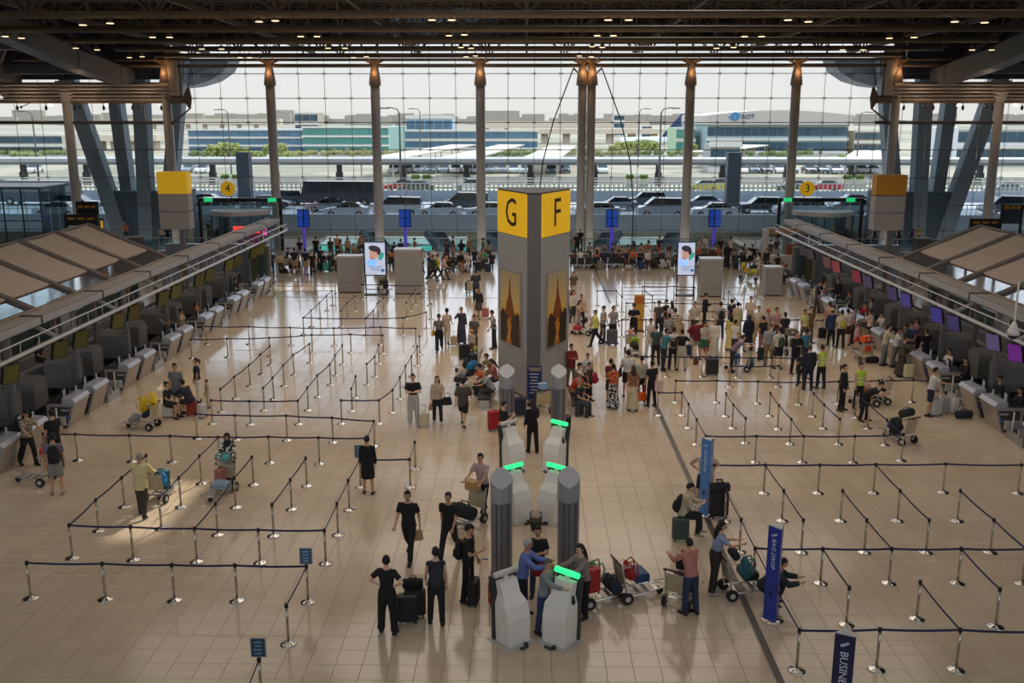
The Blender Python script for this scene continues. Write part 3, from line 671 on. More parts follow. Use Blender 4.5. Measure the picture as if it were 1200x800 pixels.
for k, (px, py) in enumerate(sorted(HG)):
    q = gp(px, max(py, 183), .5); t = empty('hedge', q, 0, '%s low olive hedge strip in the car park' % ordl(k, len(HG)), 'hedge', 'hedges in the car park'); ln = random.uniform(5, 14)
    h_ = MB(); rnd = random.Random(k)
    for i in range(22): h_.ball((rnd.uniform(-ln/2, ln/2), rnd.uniform(-.9, .9), rnd.uniform(.5, 1.3)), rnd.uniform(.5, 1.0), 6, 5)
    obj('foliage', h_, cm(random.choice(('#7f8650', '#6a7444', '#8f8a58')), .9, noise=.3), t); obj('kerb', MB().box((0, 0, .2), (ln+1, 2.2, .4)), conc, t)
lpp = Proto('lamp_post'); b = MB(); b.cyl((0, 0, 0), (0, 0, 10), .13, .08, n=6); i0 = lpp.part('pole', b, M('lamp_pole', '#5e5c58', .6, .2, .05)); b = MB(); b.tube([(0, 0, 9.9), (-.2, 0, 10.4), (-.9, 0, 10.6), (-1.4, 0, 10.55)], .07, 6); lpp.part('arm', b, MATS['lamp_pole']); b = MB(); b.box((-1.5, 0, 10.52), (.9, .3, .14)); lpp.part('lantern', b, MATS['lamp_pole'])
for px, py, Y, sc_, fl, lab in ((470, 218, 136, 1.0, 0, 'tall street lamp right of the third facade column'), (772, 218, 136, 1.0, 1, 'tall street lamp left of the sixth facade column'), (271, 200, 190, 1.05, 0, 'street lamp above the blue glass building'), (493, 185, 220, 1.1, 0, 'thin far street lamp right of the tall one'), (748, 185, 220, 1.1, 1, 'thin far street lamp left of the tall one'), (45, 205, 150, 1.0, 0, 'street lamp left of the leftmost pylon'), (1003, 200, 190, 1.0, 1, 'street lamp beside the last facade column')):
    p = yp(px, py, Y); t = yp(px, {470: 126, 772: 126, 271: 128, 493: 127, 748: 127, 45: 130, 1003: 131}[px], Y); h = (t.z-.5)/10.6
    lpp.make((p.x, Y, .5), pi if fl else 0, lab, 'street lamp', 'street lamps', scale=(1.3, 1.3, h))
# rigid plane tail in the distance
p = yp(789, 168, 380); t = empty('aircraft_tail', (p.x, 380, .5), 0, 'dark blue aircraft tail fin beside the sixth facade column', 'aircraft')
obj('fin', MB().extr([(-6, 2), (5, 2), (5, 12), (2.5, 12)][::-1], -.4, .4, 1), cm('#27395e', .4), t); obj('fuselage', MB().loft([(-20, 0, 1.5), (-8, 0, 1.8), (5, 0, 2.6), (9, 0, 3.2)], [1.7, 1.8, 1.2, .3], 10), cm('#e3e3e1', .4), t)
# ================================================================ HALL FURNITURE
def face_rot(rz, spin=0.0): return (Matrix.Rotation(rz, 3, 'Z') @ Matrix.Rotation(pi/2, 3, 'X') @ Matrix.Rotation(spin, 3, 'Z')).to_euler()
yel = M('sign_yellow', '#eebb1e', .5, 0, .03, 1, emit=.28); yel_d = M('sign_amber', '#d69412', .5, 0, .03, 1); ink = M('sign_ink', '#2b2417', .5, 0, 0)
tot_m = M('totem_panel', '#a9a9aa', .42, .15, .05, .7); tot_d = M('totem_core', '#75716e', .45, .15, .08, 1.0)
frame_m = M('poster_frame', '#b4afa8', .35, .6, .04)
# ---- the G / F pillar
A0, A1 = (.04, 38.55), (.60, 38.55); B0, B1 = (-1.14, 40.85), (1.78, 40.85)
HT = yp(625, 228, 38.6).z
tt = empty('sign_pillar', (.32, 39.6, 0), 0, 'tall grey pillar with yellow letters G and F above temple posters', 'sign pillar')
def rel(p): return (p[0]-.32, p[1]-39.6)
Q = [rel(p) for p in (A0, A1, B1, (1.3, 41.4), (-.66, 41.4), B0)]
obj('core', MB().prism(Q, 0, HT), tot_d, tt)
def face_panel(nm, P, D, z0, z1, m, out=.05, par=tt, u0=0.0, u1=1.0):
    P = Vector((*rel(P), 0)); D = Vector((*rel(D), 0)); d = D-P; nrm = Vector((d.y, -d.x, 0)).normalized()
    if nrm.y > 0: nrm = -nrm
    a = P+d*u0; c = P+d*u1; V = []
    for z in (z0, z1):
        for q in (a, c): V += [q+Vector((0, 0, z)), q+nrm*out+Vector((0, 0, z))]
    b = MB(); b.add(V, [(0, 2, 3, 1), (4, 5, 7, 6), (0, 1, 5, 4), (2, 6, 7, 3), (1, 3, 7, 5), (0, 4, 6, 2)])
    return obj(nm, b, m, par)
ang = math.atan2(B1[1]-A1[1], B1[0]-A1[0])
def poster(par, loc, rz, w, h):
    t = empty('poster', loc, rz, parent=par)
    obj('frame', MB().box((0, .01, 0), (w+.16, .05, h+.16)), frame_m, t)
    m = MATS.get('sunset_print')
    if not m:
        m = bpy.data.materials.new('sunset_print'); m.use_nodes = True; n = m.node_tree.nodes; L = m.node_tree.links; bs = n['Principled BSDF']
        tc = n.new('ShaderNodeTexCoord'); sp = n.new('ShaderNodeSeparateXYZ'); L.new(tc.outputs['Generated'], sp.inputs[0]); r = n.new('ShaderNodeValToRGB'); L.new(sp.outputs['Z'], r.inputs[0])
        e = r.color_ramp.elements; e[0].position = 0; e[0].color = lin('#7a4420')+(1,); e[1].position = 1; e[1].color = lin('#b8a682')+(1,)
        for p, c in ((.3, '#c8762e'), (.45, '#ecb648'), (.6, '#dcbc74')): q = e.new(p); q.color = lin(c)+(1,)
        L.new(r.outputs[0], bs.inputs['Base Color']); bs.inputs['Roughness'].default_value = .35; MATS['sunset_print'] = m
    pr = obj('print', MB().box((0, -.03, 0), (w, .03, h)), m, t)
    sm = cm('#8a4416', .4); dk = cm('#2a2118', .4, noise=.5, scale=4); gold = cm('#d08428', .4, noise=.6, scale=7)
    b = MB(); b.extr([(-.34*w, -.12*h), (.34*w, -.12*h), (.2*w, .02*h), (.13*w, .06*h), (.09*w, .16*h), (.045*w, .24*h), (.02*w, .38*h), (0, .46*h), (-.02*w, .38*h), (-.045*w, .24*h), (-.09*w, .16*h), (-.13*w, .06*h), (-.2*w, .02*h)], -.052, -.047, 0) if False else None
    def flat(poly, y, mm, nm):
        k = len(poly); bb = MB(); bb.add([(x*w, y, z*h) for x, z in poly]+[(x*w, y+.006, z*h) for x, z in poly], [tuple(range(k)), tuple(range(k, 2*k))[::-1]]+[(i, k+i, k+(i+1) % k, (i+1) % k) for i in range(k)]); obj(nm, bb, mm, pr)
    flat([(-.36, -.14), (.36, -.14), (.2, 0), (.15, .1), (.08, .17), (.045, .25), (.02, .38), (0, .46), (-.02, .38), (-.045, .25), (-.08, .17), (-.15, .1), (-.2, 0)], -.054, sm, 'printed_spire')
    flat([(-.5, -.5), (.5, -.5), (.5, -.06), (.38, -.02), (.3, -.1), (.2, -.06), (.05, -.2), (-.1, -.12), (-.25, -.08), (-.36, -.02), (-.5, -.1)], -.060, dk, 'printed_trees')
    flat([(-.2, -.5), (.12, -.5), (.04, -.35), (.14, -.22), (-.02, -.12), (-.14, -.2), (-.06, -.34)], -.066, gold, 'printed_lights')
    return t
zy = yp(615, 278, 38.7).z
for P, D, L_, s in ((A0, B0, 'G', -1), (A1, B1, 'F', 1)):
    face_panel('side_panel', P, D, .12, zy-.03, tot_m, .05)
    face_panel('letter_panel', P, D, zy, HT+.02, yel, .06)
    mid = Vector((*rel(((P[0]+D[0])/2, (P[1]+D[1])/2)), 0)); rz = (pi/2-ang)*1.0
    rz = s*ang; nrm = Vector((s*sin(ang), -cos(ang), 0))
    text(L_, 1.62, ink, tt, mid+nrm*.075+Vector((0, 0, (zy+HT)/2)), face_rot(rz), sx=.95 if L_ == 'G' else 1.0, name='letter')
    z1 = yp(600, 319, 39.7).z; z0 = yp(600, 402, 39.7).z
    poster(tt, mid+nrm*.08+Vector((0, 0, (z0+z1)/2)), rz, 1.72, z1-z0)
for u in (.18, .5, .82): obj('core_rib', MB().box((rel(A0)[0]+.56*u, rel(A0)[1]-.02, HT/2), (.05, .06, HT-.1)), M('core_rib', '#75716d', .45, .2, .05), tt)
obj('hatch', MB().box((0, rel(A0)[1]-.05, 3.1), (.44, .05, 1.6)), M('hatch_panel', '#6c6965', .4, .3, .06), tt)
obj('cap', MB().prism([(x*1.03, y*1.03) for x, y in Q], HT, HT+.08), M('cap_dark', '#4a4846', .5, .2, .05), tt)
# blue information board at its foot
t = empty('information_board', (.36, 37.75, 0), 0, 'dark blue information board standing at the foot of the lettered pillar', 'board')
obj('panel', MB().box((0, 0, .85), (.56, .06, 1.55)), M('board_blue', '#1f2d63', .4, 0, .05), t)
obj('picture_strip', MB().box((0, -.035, 1.5), (.46, .012, .16)), cm('#8b7b66', .4, noise=.6, scale=14), t)
for i in range(7): obj('text_line', MB().box((-.02, -.035, 1.3-i*.13), (.36-.05*(i % 3), .01, .03)), white_m, t)
obj('foot', MB().box((0, 0, .04), (.6, .4, .05)), black_m, t)
# ---- lens shaped pylons
lens = []
for i in range(9): a = -pi/2+pi*i/8; lens.append((.27*(1-abs(sin(a))**2.2)+.0, .30*sin(a)))
lens = lens+[(-x, y) for x, y in lens[1:-1][::-1]]
lp = Proto('lens_pylon')
lp.part('plinth', MB().prism([(x*1.04, y*1.04) for x, y in lens], 0, .12), M('plinth_dark', '#3d3c3b', .5, .1, .05))
lp.part('shaft', MB().prism(lens, .12, 2.02), M('pylon_shaft', '#85848a', .36, .4, .06, 2))
b = MB(); n = len(lens); b.add([(x*1.03, y*1.03, 2.02) for x, y in lens]+[(x*1.03, y*1.03, 2.42+.62*(y+.3)) for x, y in lens], [tuple(range(n))[::-1], tuple(range(n, 2*n))]+[(i, (i+1) % n, n+(i+1) % n, n+i) for i in range(n)])
lp.part('head', b, M('pylon_head', '#a9abb0', .36, .35, .04, 2))
b = MB(); b.box((-.12, -.235, 1.07), (.03, .03, 1.88), .45); b.box((.17, -.20, 1.07), (.05, .03, 1.88), -.5); b.box((.0, -.29, 1.07), (.03, .04, 1.88)); lp.part('groove', b, M('pylon_groove', '#5f5f60', .4, .3, .04))
for x, y, lab in ((-.59, 22.75, 'near left grey lens shaped pylon behind the front pair of kiosks'), (1.08, 22.85, 'near right grey lens shaped pylon behind the front pair of kiosks'),
                  (-.66, 33.2, 'far left grey lens shaped pylon in front of the lettered pillar'), (1.16, 33.2, 'far right grey lens shaped pylon in front of the lettered pillar')):
    lp.make((x, y, 0), 0, lab, 'pylon', 'lens shaped pylons')
# ---- self service kiosks (front of each looks away from the camera)
kw = M('kiosk_white', '#ece6db', .38, 0, .03, 3); kd = M('kiosk_dark', '#34373b', .4, .1, .06, 4); kg = M('kiosk_green', '#2fe08a', .3, 0, 0, emit=1.1); ko = M('kiosk_bar_off', '#cfccc4', .3, 0, .02); kscr = M('kiosk_screen', '#1d3a5a', .2, 0, 0, emit=.3)
def kiosk_proto(nm):
    P = Proto(nm)
    b = MB(); b.box((0, 0, .012), (.78, .78, .024)); pb = P.part('base_plate', b, M('kiosk_plate', '#c2bcb2', .4, .1, .05))
    b = MB(); b.box((0, -.47, .04), (.2, .05, .05)); b.box((.1, -.40, .05), (.08, .08, .07)); P.part('floor_clip', b, kd, pb)
    b = MB(); L3 = lambda z, w, y0, y1: [(-w/2, y0, z), (w/2, y0, z), (w/2, y1, z), (-w/2, y1, z)]
    secs = [L3(.03, .58, -.30, .18), L3(.62, .62, -.28, .18), L3(.92, .62, -.20, .18), L3(1.12, .46, -.02, .20), L3(1.40, .48, .10, .26)]
    V = sum(secs, []); Fc = [(3, 2, 1, 0), (16, 17, 18, 19)]
    for k in range(4):
        for j in range(4): Fc.append((k*4+j, k*4+(j+1) % 4, k*4+4+(j+1) % 4, k*4+4+j))
    b.add(V, Fc); body = P.part('body', b, kw)
    b = MB(); pr = [(.18, .05), (.26, .05), (.27, .9), (.38, 1.5), (.30, 1.5), (.19, .95)]
    b.extr(pr, -.345, .345, 0); fr = P.part('front_frame', b, kd)
    b = MB(); b.bar((0, .365, 1.38), (0, .30, 1.02), .52, .03, up=Vector((0, 1, .2))); P.part('screen', b, kscr, fr)
    b = MB(); b.box((0, .30, .75), (.4, .08, .1)); b.box((-.12, .30, .5), (.2, .06, .08)); P.part('printer_slot', b, black_m, fr)
    b = MB(); b.loft([(.24, .02, .86), (.28, .05, 1.0), (.24, .1, 1.12)], [(.03, .05), (.05, .07), (.02, .03)], 6); P.part('scanner', b, black_m, body)
    b = MB(); b.box((0, .22, 1.46), (.1, .08, .14)); P.part('neck', b, kw, body)
    b = MB(); b.smooth = True; b.loft([(-.33, .2, 1.56), (-.31, .2, 1.56), (.31, .2, 1.56), (.33, .2, 1.56)], [(.03, .03), (.07, .07), (.07, .07), (.03, .03)], 10, ref=(0, 0, 1)); P.part('light_bar', b, kg)
    return P
kp = kiosk_proto('check_in_kiosk')
for x, y, a, on, lab in ((-.30, 19.62, 38, 0, 'front left white self service kiosk with its light bar off'), (.80, 19.62, -38, 1, 'front right white self service kiosk with glowing green light bar'),
                         (-.22, 26.3, 38, 1, 'middle left white kiosk with green light bar before the glass bin'), (.76, 26.3, -38, 1, 'middle right white kiosk with green light bar before the glass bin'),
                         (-.42, 30.4, 38, 0, 'rear left white kiosk with unlit bar beside the far pylon'), (.98, 30.4, -38, 1, 'rear right white kiosk with green light bar beside the far pylon')):
    kp.make((x, y, 0), R(a), lab, 'kiosk', 'self service kiosks', None if on else {'kiosk_green': ko})
t = empty('waste_basket', (.30, 25.55, 0), 0, 'clear round waste basket with a dark liner between the middle kiosks', 'bin')
b = MB(); b.smooth = True; b.cyl((0, 0, .02), (0, 0, .5), .15, .19, n=16, cap=False); obj('basket', b, glass('bin_glass', (.75, .78, .78), .9, .05), t)
b = MB(); b.cyl((0, 0, .03), (0, 0, .3), .13, .15, n=12); obj('liner', b, cm('#2b2a2a', .6), t)
b = MB(); [b.bar((cos(i*pi/8)*.19, sin(i*pi/8)*.19, .5), (cos((i+1)*pi/8)*.19, sin((i+1)*pi/8)*.19, .5), .02, .02) for i in range(16)]; obj('rim', b, chrome, t)
# ---- free standing direction posts
def tri_post(pos, rz, colr, txt, label, h=2.3, side=.36, txt2=None, dark='#22306e', z0=.03):
    t = empty('direction_post', pos, 0, label, 'sign post', 'three sided direction posts')
    b = MB(); b.smooth = True; b.cyl((0, 0, 0), (0, 0, .03), .27, .25, n=20); obj('base_disc', b, chrome, t)
    r = side/math.sqrt(3); pts = [(r*cos(rz-pi/2+2*pi*i/3), r*sin(rz-pi/2+2*pi*i/3)) for i in range(3)]
    obj('prism', MB().prism(pts, z0, h), M('post_'+colr.strip('#'), colr, .35, 0, .05, 2), t)
    obj('top_cap', MB().prism([(x*1.02, y*1.02) for x, y in pts], h, h+.02), cm('#b9b7b4', .4), t)
    d = r/2
    for s, tx in ((-1, txt), (1, txt2 or txt)):
        a = rz+s*pi/3; nrm = Vector((sin(a), -cos(a), 0)); text(tx, .2 if txt == 'BUSINESS' else .15, cm('#d7dbe6', .5), t, nrm*(d+.006)+Vector((0, 0, h*(.68 if txt == 'BUSINESS' else .72))), face_rot(a, -pi/2), name='lettering', depth=.003)
        sl = obj('arrow_mark', MB().box((0, 0, 0), (.16, .006, .05)), cm('#b8c4e0', .5), t, nrm*(d+.004)+Vector((0, 0, h*.92))); sl.rotation_euler = (0, R(-30), a)
        k = obj('lock', MB().box((0, 0, 0), (.06, .02, .12)), black_m, t, nrm*(d+.004)+Vector((0, 0, h*.3))); k.rotation_euler = (0, 0, a)
    return t
tri_post((5.26, 26.75, 0), R(4), '#4b86c8', 'CHECK-IN', 'light blue three sided post beside the large black suitcase')
tri_post((5.70, 20.62, 0), R(8), '#2b3f9c', 'BAG DROP', 'royal blue three sided post reading BAG DROP')
p = gp(992, 741, 2.3); tri_post((p.x, p.y, 0), R(34), '#1e2348', 'BUSINESS', 'navy three sided post reading BUSINESS at the bottom edge')
# ---- check-in counters, scales, scanner housings, gantries, screens
ctop = M('counter_top', '#b3b5bf', .35, .3, .04, 4); cend = M('counter_end', '#4c4946', .45, .4, .08, 4); cdk = M('counter_dark', '#2a2826', .5, .1, .1, 5)
ST = [29.35+5.09*k for k in range(7)]
SEATS = []
def counter_proto(s):
    P = Proto('check_in_counter'); X = lambda v: s*v
    def ex(prof, y0, y1):
        pr = [(X(u), z) for u, z in prof]
        return MB().extr(pr if s > 0 else pr[::-1], y0, y1, 1)
    b = ex([(-.72, .0), (0, 0), (.34, 1.0), (-.72, 1.0)], .0, 1.25); bd = P.part('body', b, M('counter_steel', '#b3aaa0', .36, .45, .1, 9))
    b = ex([(.33, .97), (.37, 1.0), (.26, 1.14), (-.12, 1.17), (-.12, .97)], -.02, 1.27); P.part('top_shelf', b, ctop)
    b = ex([(-.74, .96), (-.1, .96), (-.1, 1.03), (-.74, 1.02)], 0, 1.25); P.part('work_top', b, cdk)
    b = ex([(-.6, .05), (-.06, .05), (.2, .84), (-.6, .84)], -.02, .0); ep = P.part('end_panel', b, cend)
    b = MB(); b.box((X(-.02), -.03, .72), (.3, .01, .07)); P.part('label_plate', b, cm('#a7a6a4', .4), ep)
    b = MB(); b.box((X(-.02), -.03, .45), (.3, .01, .1)); P.part('blue_plate', b, cm('#4a5f9a', .4), ep)
    b = MB(); b.box((X(-.3), .5, 1.22), (.08, .42, .34), X(.2)); b.box((X(-.3), .5, 1.04), (.06, .06, .12)); mo = P.part('monitor', b, black_m)
    b = MB(); b.box((X(-.255), .5, 1.22), (.01, .36, .28), X(.2)); P.part('monitor_face', b, M('monitor_white', '#b5b9c4', .4, 0, .05), mo)
    b = MB(); b.box((X(.02), .9, 1.28), (.03, .1, .26)); P.part('notice', b, cm('#a9abb2', .5))
    return P
def scale_proto(s):
    P = Proto('baggage_scale'); X = lambda v: s*v
    b = MB(); b.box((X(-.55), 0, .17), (1.3, 1.15, .34)); P.part('housing', b, M('scale_steel', '#a9a8a6', .35, .6, .06, 5))
    b = MB(); b.box((X(-.6), 0, .36), (1.2, .8, .04)); P.part('belt', b, black_m)
    for yy in (-.5, .5):
        b = MB(); b.box((X(-.2), yy, .5), (.9, .06, .32)); P.part('side_rail', b, M('rail_steel', '#c5c3c0', .35, .5, .05, 5))
    b = MB(); b.cyl((X(.05), .3, .3), (X(.05), .3, 1.05), .03, n=8); P.part('post', b, white_m)
    return P
def housing_proto(s):
    P = Proto('scanner_housing'); hs = M('housing_grey', '#706d6a', .5, .15, .08, 2)
    prof = [(-.5, .45), (.5, .45), (.5, 1.5)]+[(.5-i*.1, 1.5+.2*sin(pi*i/10)) for i in range(1, 10)]+[(-.5, 1.5)]
    b = MB().extr(prof[::-1], -.55, .55, 0); P.part('shell', b, hs)
    b = MB()
    for i in range(11):
        z = .55+i*.09; b.box((0, -.51, z), (1.12, .03, .05)); b.box((0, .51, z), (1.12, .03, .05))
        b.box((-.56, 0, z), (.03, 1.0, .05)); b.box((.56, 0, z), (.03, 1.0, .05))
    k = P.part('louvres', b, M('louvre_grey', '#7e7b78', .5, .15, .06, 2))
    b = MB(); b.box((0, 0, .22), (.9, .8, .46)); P.part('frame', b, black_m)
    return P
SIDE = {-1: 'left', 1: 'right'}
for s in (-1, 1):
    cp, sp_, hp = counter_proto(-s), scale_proto(-s), housing_proto(-s); q = 0; sn = SIDE[s]
    for k, y in enumerate(ST):
        for d in (0, 1.78):
            xx = s*17.0+(.0 if s < 0 else .45); c = cp.make((xx, y+d, 0), 0, '%s brushed steel check-in counter of the %s row counting from the camera' % (onum(q), sn), 'counter', 'check-in counters on the %s' % sn)
            q += 1; SEATS.append((s, y+d+.5))
        sp_.make((xx, y+3.95, 0), 0, 'steel baggage scale after the %s counter of the %s row' % (onum(q-1), sn), 'baggage scale', 'baggage scales on the %s' % sn)
    for k in range(8):
        for j, d in enumerate((-.68, 1.32)):
            y = ST[0]+5.09*k+d
            if y > 62: continue
            hp.make((s*19.4+.3, y, 0), 0, '%s grey louvred scanner housing behind the %s counters counting from the camera' % (onum(k*2+j), sn), 'scanner housing', 'scanner housings on the %s' % sn)
    t = empty('conveyor', (s*20.9+.3, 44, 0), 0, 'long dark baggage conveyor behind the %s row of scanner housings' % sn, 'conveyor')
    obj('belt', MB().box((0, 0, .62), (1.1, 52, .06)), black_m, t); obj('frame', MB().box((0, 0, .3), (1.3, 52, .58)), M('conveyor_frame', '#57585c', .45, .4, .08, 1), t)
    for yy in (-1, 1): obj('side_rail', MB().box((yy*.62, 0, .72), (.06, 52, .16)), M('rail_steel', '#c5c3c0', .35, .5, .05, 5), t)
    obj('staff_platform', MB().box((s*20.6+.3, 45, .05), (5.6, 40, .1)), M('dark_carpet', '#3a3633', .9, 0, .15, 3), floor)
    # gantry
    g = empty('gantry', (s*17.4+.3, 45, 0), 0, 'long %s overhead gantry with beige deck above the check-in counters' % sn, 'gantry')
    gm = M('gantry_deck', '#9c9187', .55, .1, .08, 1.2); ge = M('gantry_edge', '#a7a6a8', .45, .2, .05, 1)
    y = ST[0]-15.27+4.1; ye = 67.5; k = 0
    while y < ye-.5:
        e = min(y+5.09, ye); obj('deck_panel', MB().box((s*.33, (y+e)/2-45, 4.42), (.72, e-y-.14, .08)), gm, g)
        obj('edge_panel', MB().box((-s*.03, (y+e)/2-45, 4.33), (.08, e-y-.14, .26)), ge, g)
        obj('bracket', MB().bar((s*.72, e-45, 4.36), (-s*.08, e-45, 4.36), .12, .26), black_m, g)
        obj('hanger', MB().bar((s*.6, e-45, 4.3), (-s*.55, e-45, 3.72), .08, .12), ge, g)
        obj('support', MB().box((s*1.25, e-45, 2.1), (.16, .16, 4.2)), M('gantry_post', '#7b7876', .5, .2, .05), g)
        for j in range(4): obj('rail_post', MB().cyl((-s*.55, y+j*1.27-45, 3.68), (-s*.55, y+j*1.27-45, 4.1), .02, n=5), brushed, g)
        y = e
    obj('lower_rail', MB().cyl((-s*.55, ST[0]-11.5-45, 3.68), (-s*.55, 22.3, 3.68), .075, n=8), M('gantry_tube', '#b5b3b2', .4, .4, .04), g)
    obj('upper_rail', MB().cyl((-s*.55, ST[0]-11.5-45, 4.1), (-s*.55, 22.3, 4.1), .03, n=8), MATS['gantry_tube'], g)
    obj('back_rail', MB().cyl((s*.72, ST[0]-11.5-45, 4.5), (s*.72, 22.3, 4.5), .04, n=8), steel_br, g)
    obj('cable_tray', MB().box((s*.35, 0, 4.15), (.5, 44, .08)), cdk, g)
    # screens under the gantry
    scr = Proto('hanging_screen'); b = MB(); b.box((0, 0, 0), (.54, .12, .74)); i0 = scr.part('case', b, black_m); b = MB(); b.box((0, -.065, 0), (.48, .01, .68)); scr.part('display', b, M('scr_off', '#333333', .3, 0, 0)); b = MB(); b.bar((0, .05, .35), (0, .2, .75), .08, .05); scr.part('arm', b, steel_dk)
    LC = ['#4c4b22', '#555428', '#474620']; RC = ['#6a6492', '#6d6898', '#7d2f9e', '#66608e', '#4a447a', '#463fa0', '#4f4896', '#4a4470', '#55506e', '#8a3a48', '#8e444c', '#6a4a50', '#4a444e', '#48464e']
    names = {'#6a6a20': 'olive green', '#74742a': 'olive green', '#66661e': 'olive green'}
    q = 0
    for k, y in enumerate(ST):
        for d in (-.72, .95):
            if s < 0: c = LC[q % 3]; nm = 'olive green'
            else: c = RC[q]; nm = 'violet' if q < 9 else 'reddish'
            o = scr.make((s*16.95+.3, y+d, 3.22), -s*R(-42), '%s hanging screen with %s display under the %s gantry counting from the camera' % (onum(q), nm, sn), 'screen', 'screens under the %s gantry' % sn, {'scr_off': M('scr_'+c.strip('#'), c, .35, 0, .15, 4, emit=.12 if s < 0 else .25)})
            o.rotation_euler = (R(20), 0, (1 if s < 0 else -1)*R(52)); q += 1
    # tent roof over the island offices
    tn = empty('tent_roof', (s*23.4+.3, 45, 0), 0, 'beige fabric tent roof behind the %s check-in gantry' % sn, 'canopy')
    fm = M('tent_fabric', '#b8a799', .75, 0, .05, 1.5); bm_ = M('tent_beam', '#6f655d', .5, .1, .06, 1)
    E_, Rg, O_ = (-1.7, 3.9), (1.6, 5.29), (4.9, 4.0)
    yb = [54.8-3.85*i for i in range(7)]
    for i in range(6):
        for a, c in ((E_, Rg), (Rg, O_)):
            b = MB(); V = []
            for j in range(5):
                t_ = j/4
                for kk in range(5):
                    u = kk/4; sag = -.10*sin(pi*u)*1-.05*sin(pi*t_)
                    V.append((s*(a[0]+(c[0]-a[0])*t_), yb[i+1]+.22+(yb[i]-yb[i+1]-.44)*u-45, a[1]+(c[1]-a[1])*t_+sag+.1))
            n0 = len(V); V += [(x, y_, z-.05) for x, y_, z in V]
            Fc = []
            for j in range(4):
                for kk in range(4): A_ = j*5+kk; Fc += [(A_, A_+5, A_+6, A_+1), (n0+A_, n0+A_+1, n0+A_+6, n0+A_+5)]
            for A_, B_ in [(j*5, j*5+5) for j in range(4)]+[(j*5+9, j*5+4) for j in range(4)]+[(k2+1, k2) for k2 in range(4)]+[(20+k2, 21+k2) for k2 in range(4)]: Fc.append((A_, n0+A_, n0+B_, B_))
            b.add(V, Fc); obj('fabric_panel', b, fm, tn)
    for i, y in enumerate(yb):
        b = MB(); b.bar((s*-3.6, y-45, 3.1), (s*-1.7, y-45, 3.95), .36, .22); b.bar((s*-1.7, y-45, 3.95), (s*1.6, y-45, 5.38), .36, .2); b.bar((s*1.6, y-45, 5.38), (s*4.9, y-45, 4.08), .36, .2); obj('beam', b, bm_, tn)
        obj('post', MB().box((s*-3.5, y-45, 1.55), (.18, .18, 3.1)), bm_, tn)
    obj('ridge', MB().cyl((s*1.6, yb[-1]-45, 5.4), (s*1.6, yb[0]-45, 5.4), .07, n=8), bm_, tn)
    obj('eave_rail', MB().cyl((s*-1.7, yb[-1]-45, 3.88), (s*-1.7, yb[0]-45, 3.88), .05, n=8), cm('#5a3b33', .5), tn)
    # office partitions and desks below it
    of = empty('office_booth', (s*22.6+.3, 45, 0), 0, 'white office booth with glass front under the %s tent roof' % sn, 'booth')
    for yy, ln in ((50.5, 8), (41.5, 7)):
        obj('wall', MB().box((s*1.0, yy-45, 1.25), (.1, ln, 2.5)), M('booth_white', '#c9c6c0', .6, 0, .03), of); obj('glass_front', MB().box((-s*.3, yy-45, 1.3), (.03, ln, 1.6)), glass_b, of)
        obj('end_wall', MB().box((s*.4, yy-45+ln/2, 1.25), (1.3, .1, 2.5)), MATS['booth_white'], of); obj('counter', MB().box((-s*.3, yy-45, .5), (.5, ln, 1.0)), M('booth_counter', '#7e7a78', .5, .1, .05), of)
    # sign box of the next zone on a post
    p = yp(210 if s < 0 else 1036, 290, 66)
    sb = empty('zone_sign', (p.x, 66, 0), 0, 'grey sign box with %s top on a post above the %s row' % ('yellow' if s < 0 else 'amber', sn), 'sign')
    w_ = 34/1145*67.5; zt = yp(210, 201 if s < 0 else 204, 66).z; zm = yp(210, 227 if s < 0 else 228, 66).z; zb = yp(210, 268, 66).z
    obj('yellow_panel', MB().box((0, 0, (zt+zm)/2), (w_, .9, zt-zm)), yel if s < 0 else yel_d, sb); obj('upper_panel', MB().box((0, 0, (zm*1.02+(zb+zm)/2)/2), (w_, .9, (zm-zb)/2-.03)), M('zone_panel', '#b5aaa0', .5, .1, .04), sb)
    obj('lower_panel', MB().box((0, 0, (zb+(zb+zm)/2)/2), (w_, .9, (zm-zb)/2-.03)), MATS['zone_panel'], sb); obj('post', MB().box((.3, 0, zb/2), (.3, .3, zb)), MATS['gantry_post'], sb)
    # curved grey back wall at the far end of the islands
    t = empty('back_partition', (s*20.2+.3, 66.3, 0), 0, 'grey polished partition closing the far end of the %s counters' % sn, 'partition')
    obj('panel', MB().box((s*2.2, 1.2, 1.35), (6.0, .25, 2.7)), M('polished_grey', '#85898f', .22, .3, .05, 1), t)
    obj('wood_strip', MB().box((-s*1.0, .9, 1.35), (.5, .3, 2.7)), M('wood', '#a98660', .5, 0, .15, 4), t); obj('end_panel', MB().box((-s*1.7, 1.0, 1.3), (.85, .3, 2.6)), M('partition_grey', '#777470', .45, .1, .05), t)
    obj('glass_end', MB().box((-s*1.3, .6, 1.3), (1.4, .05, 2.6)), glass_b, t)
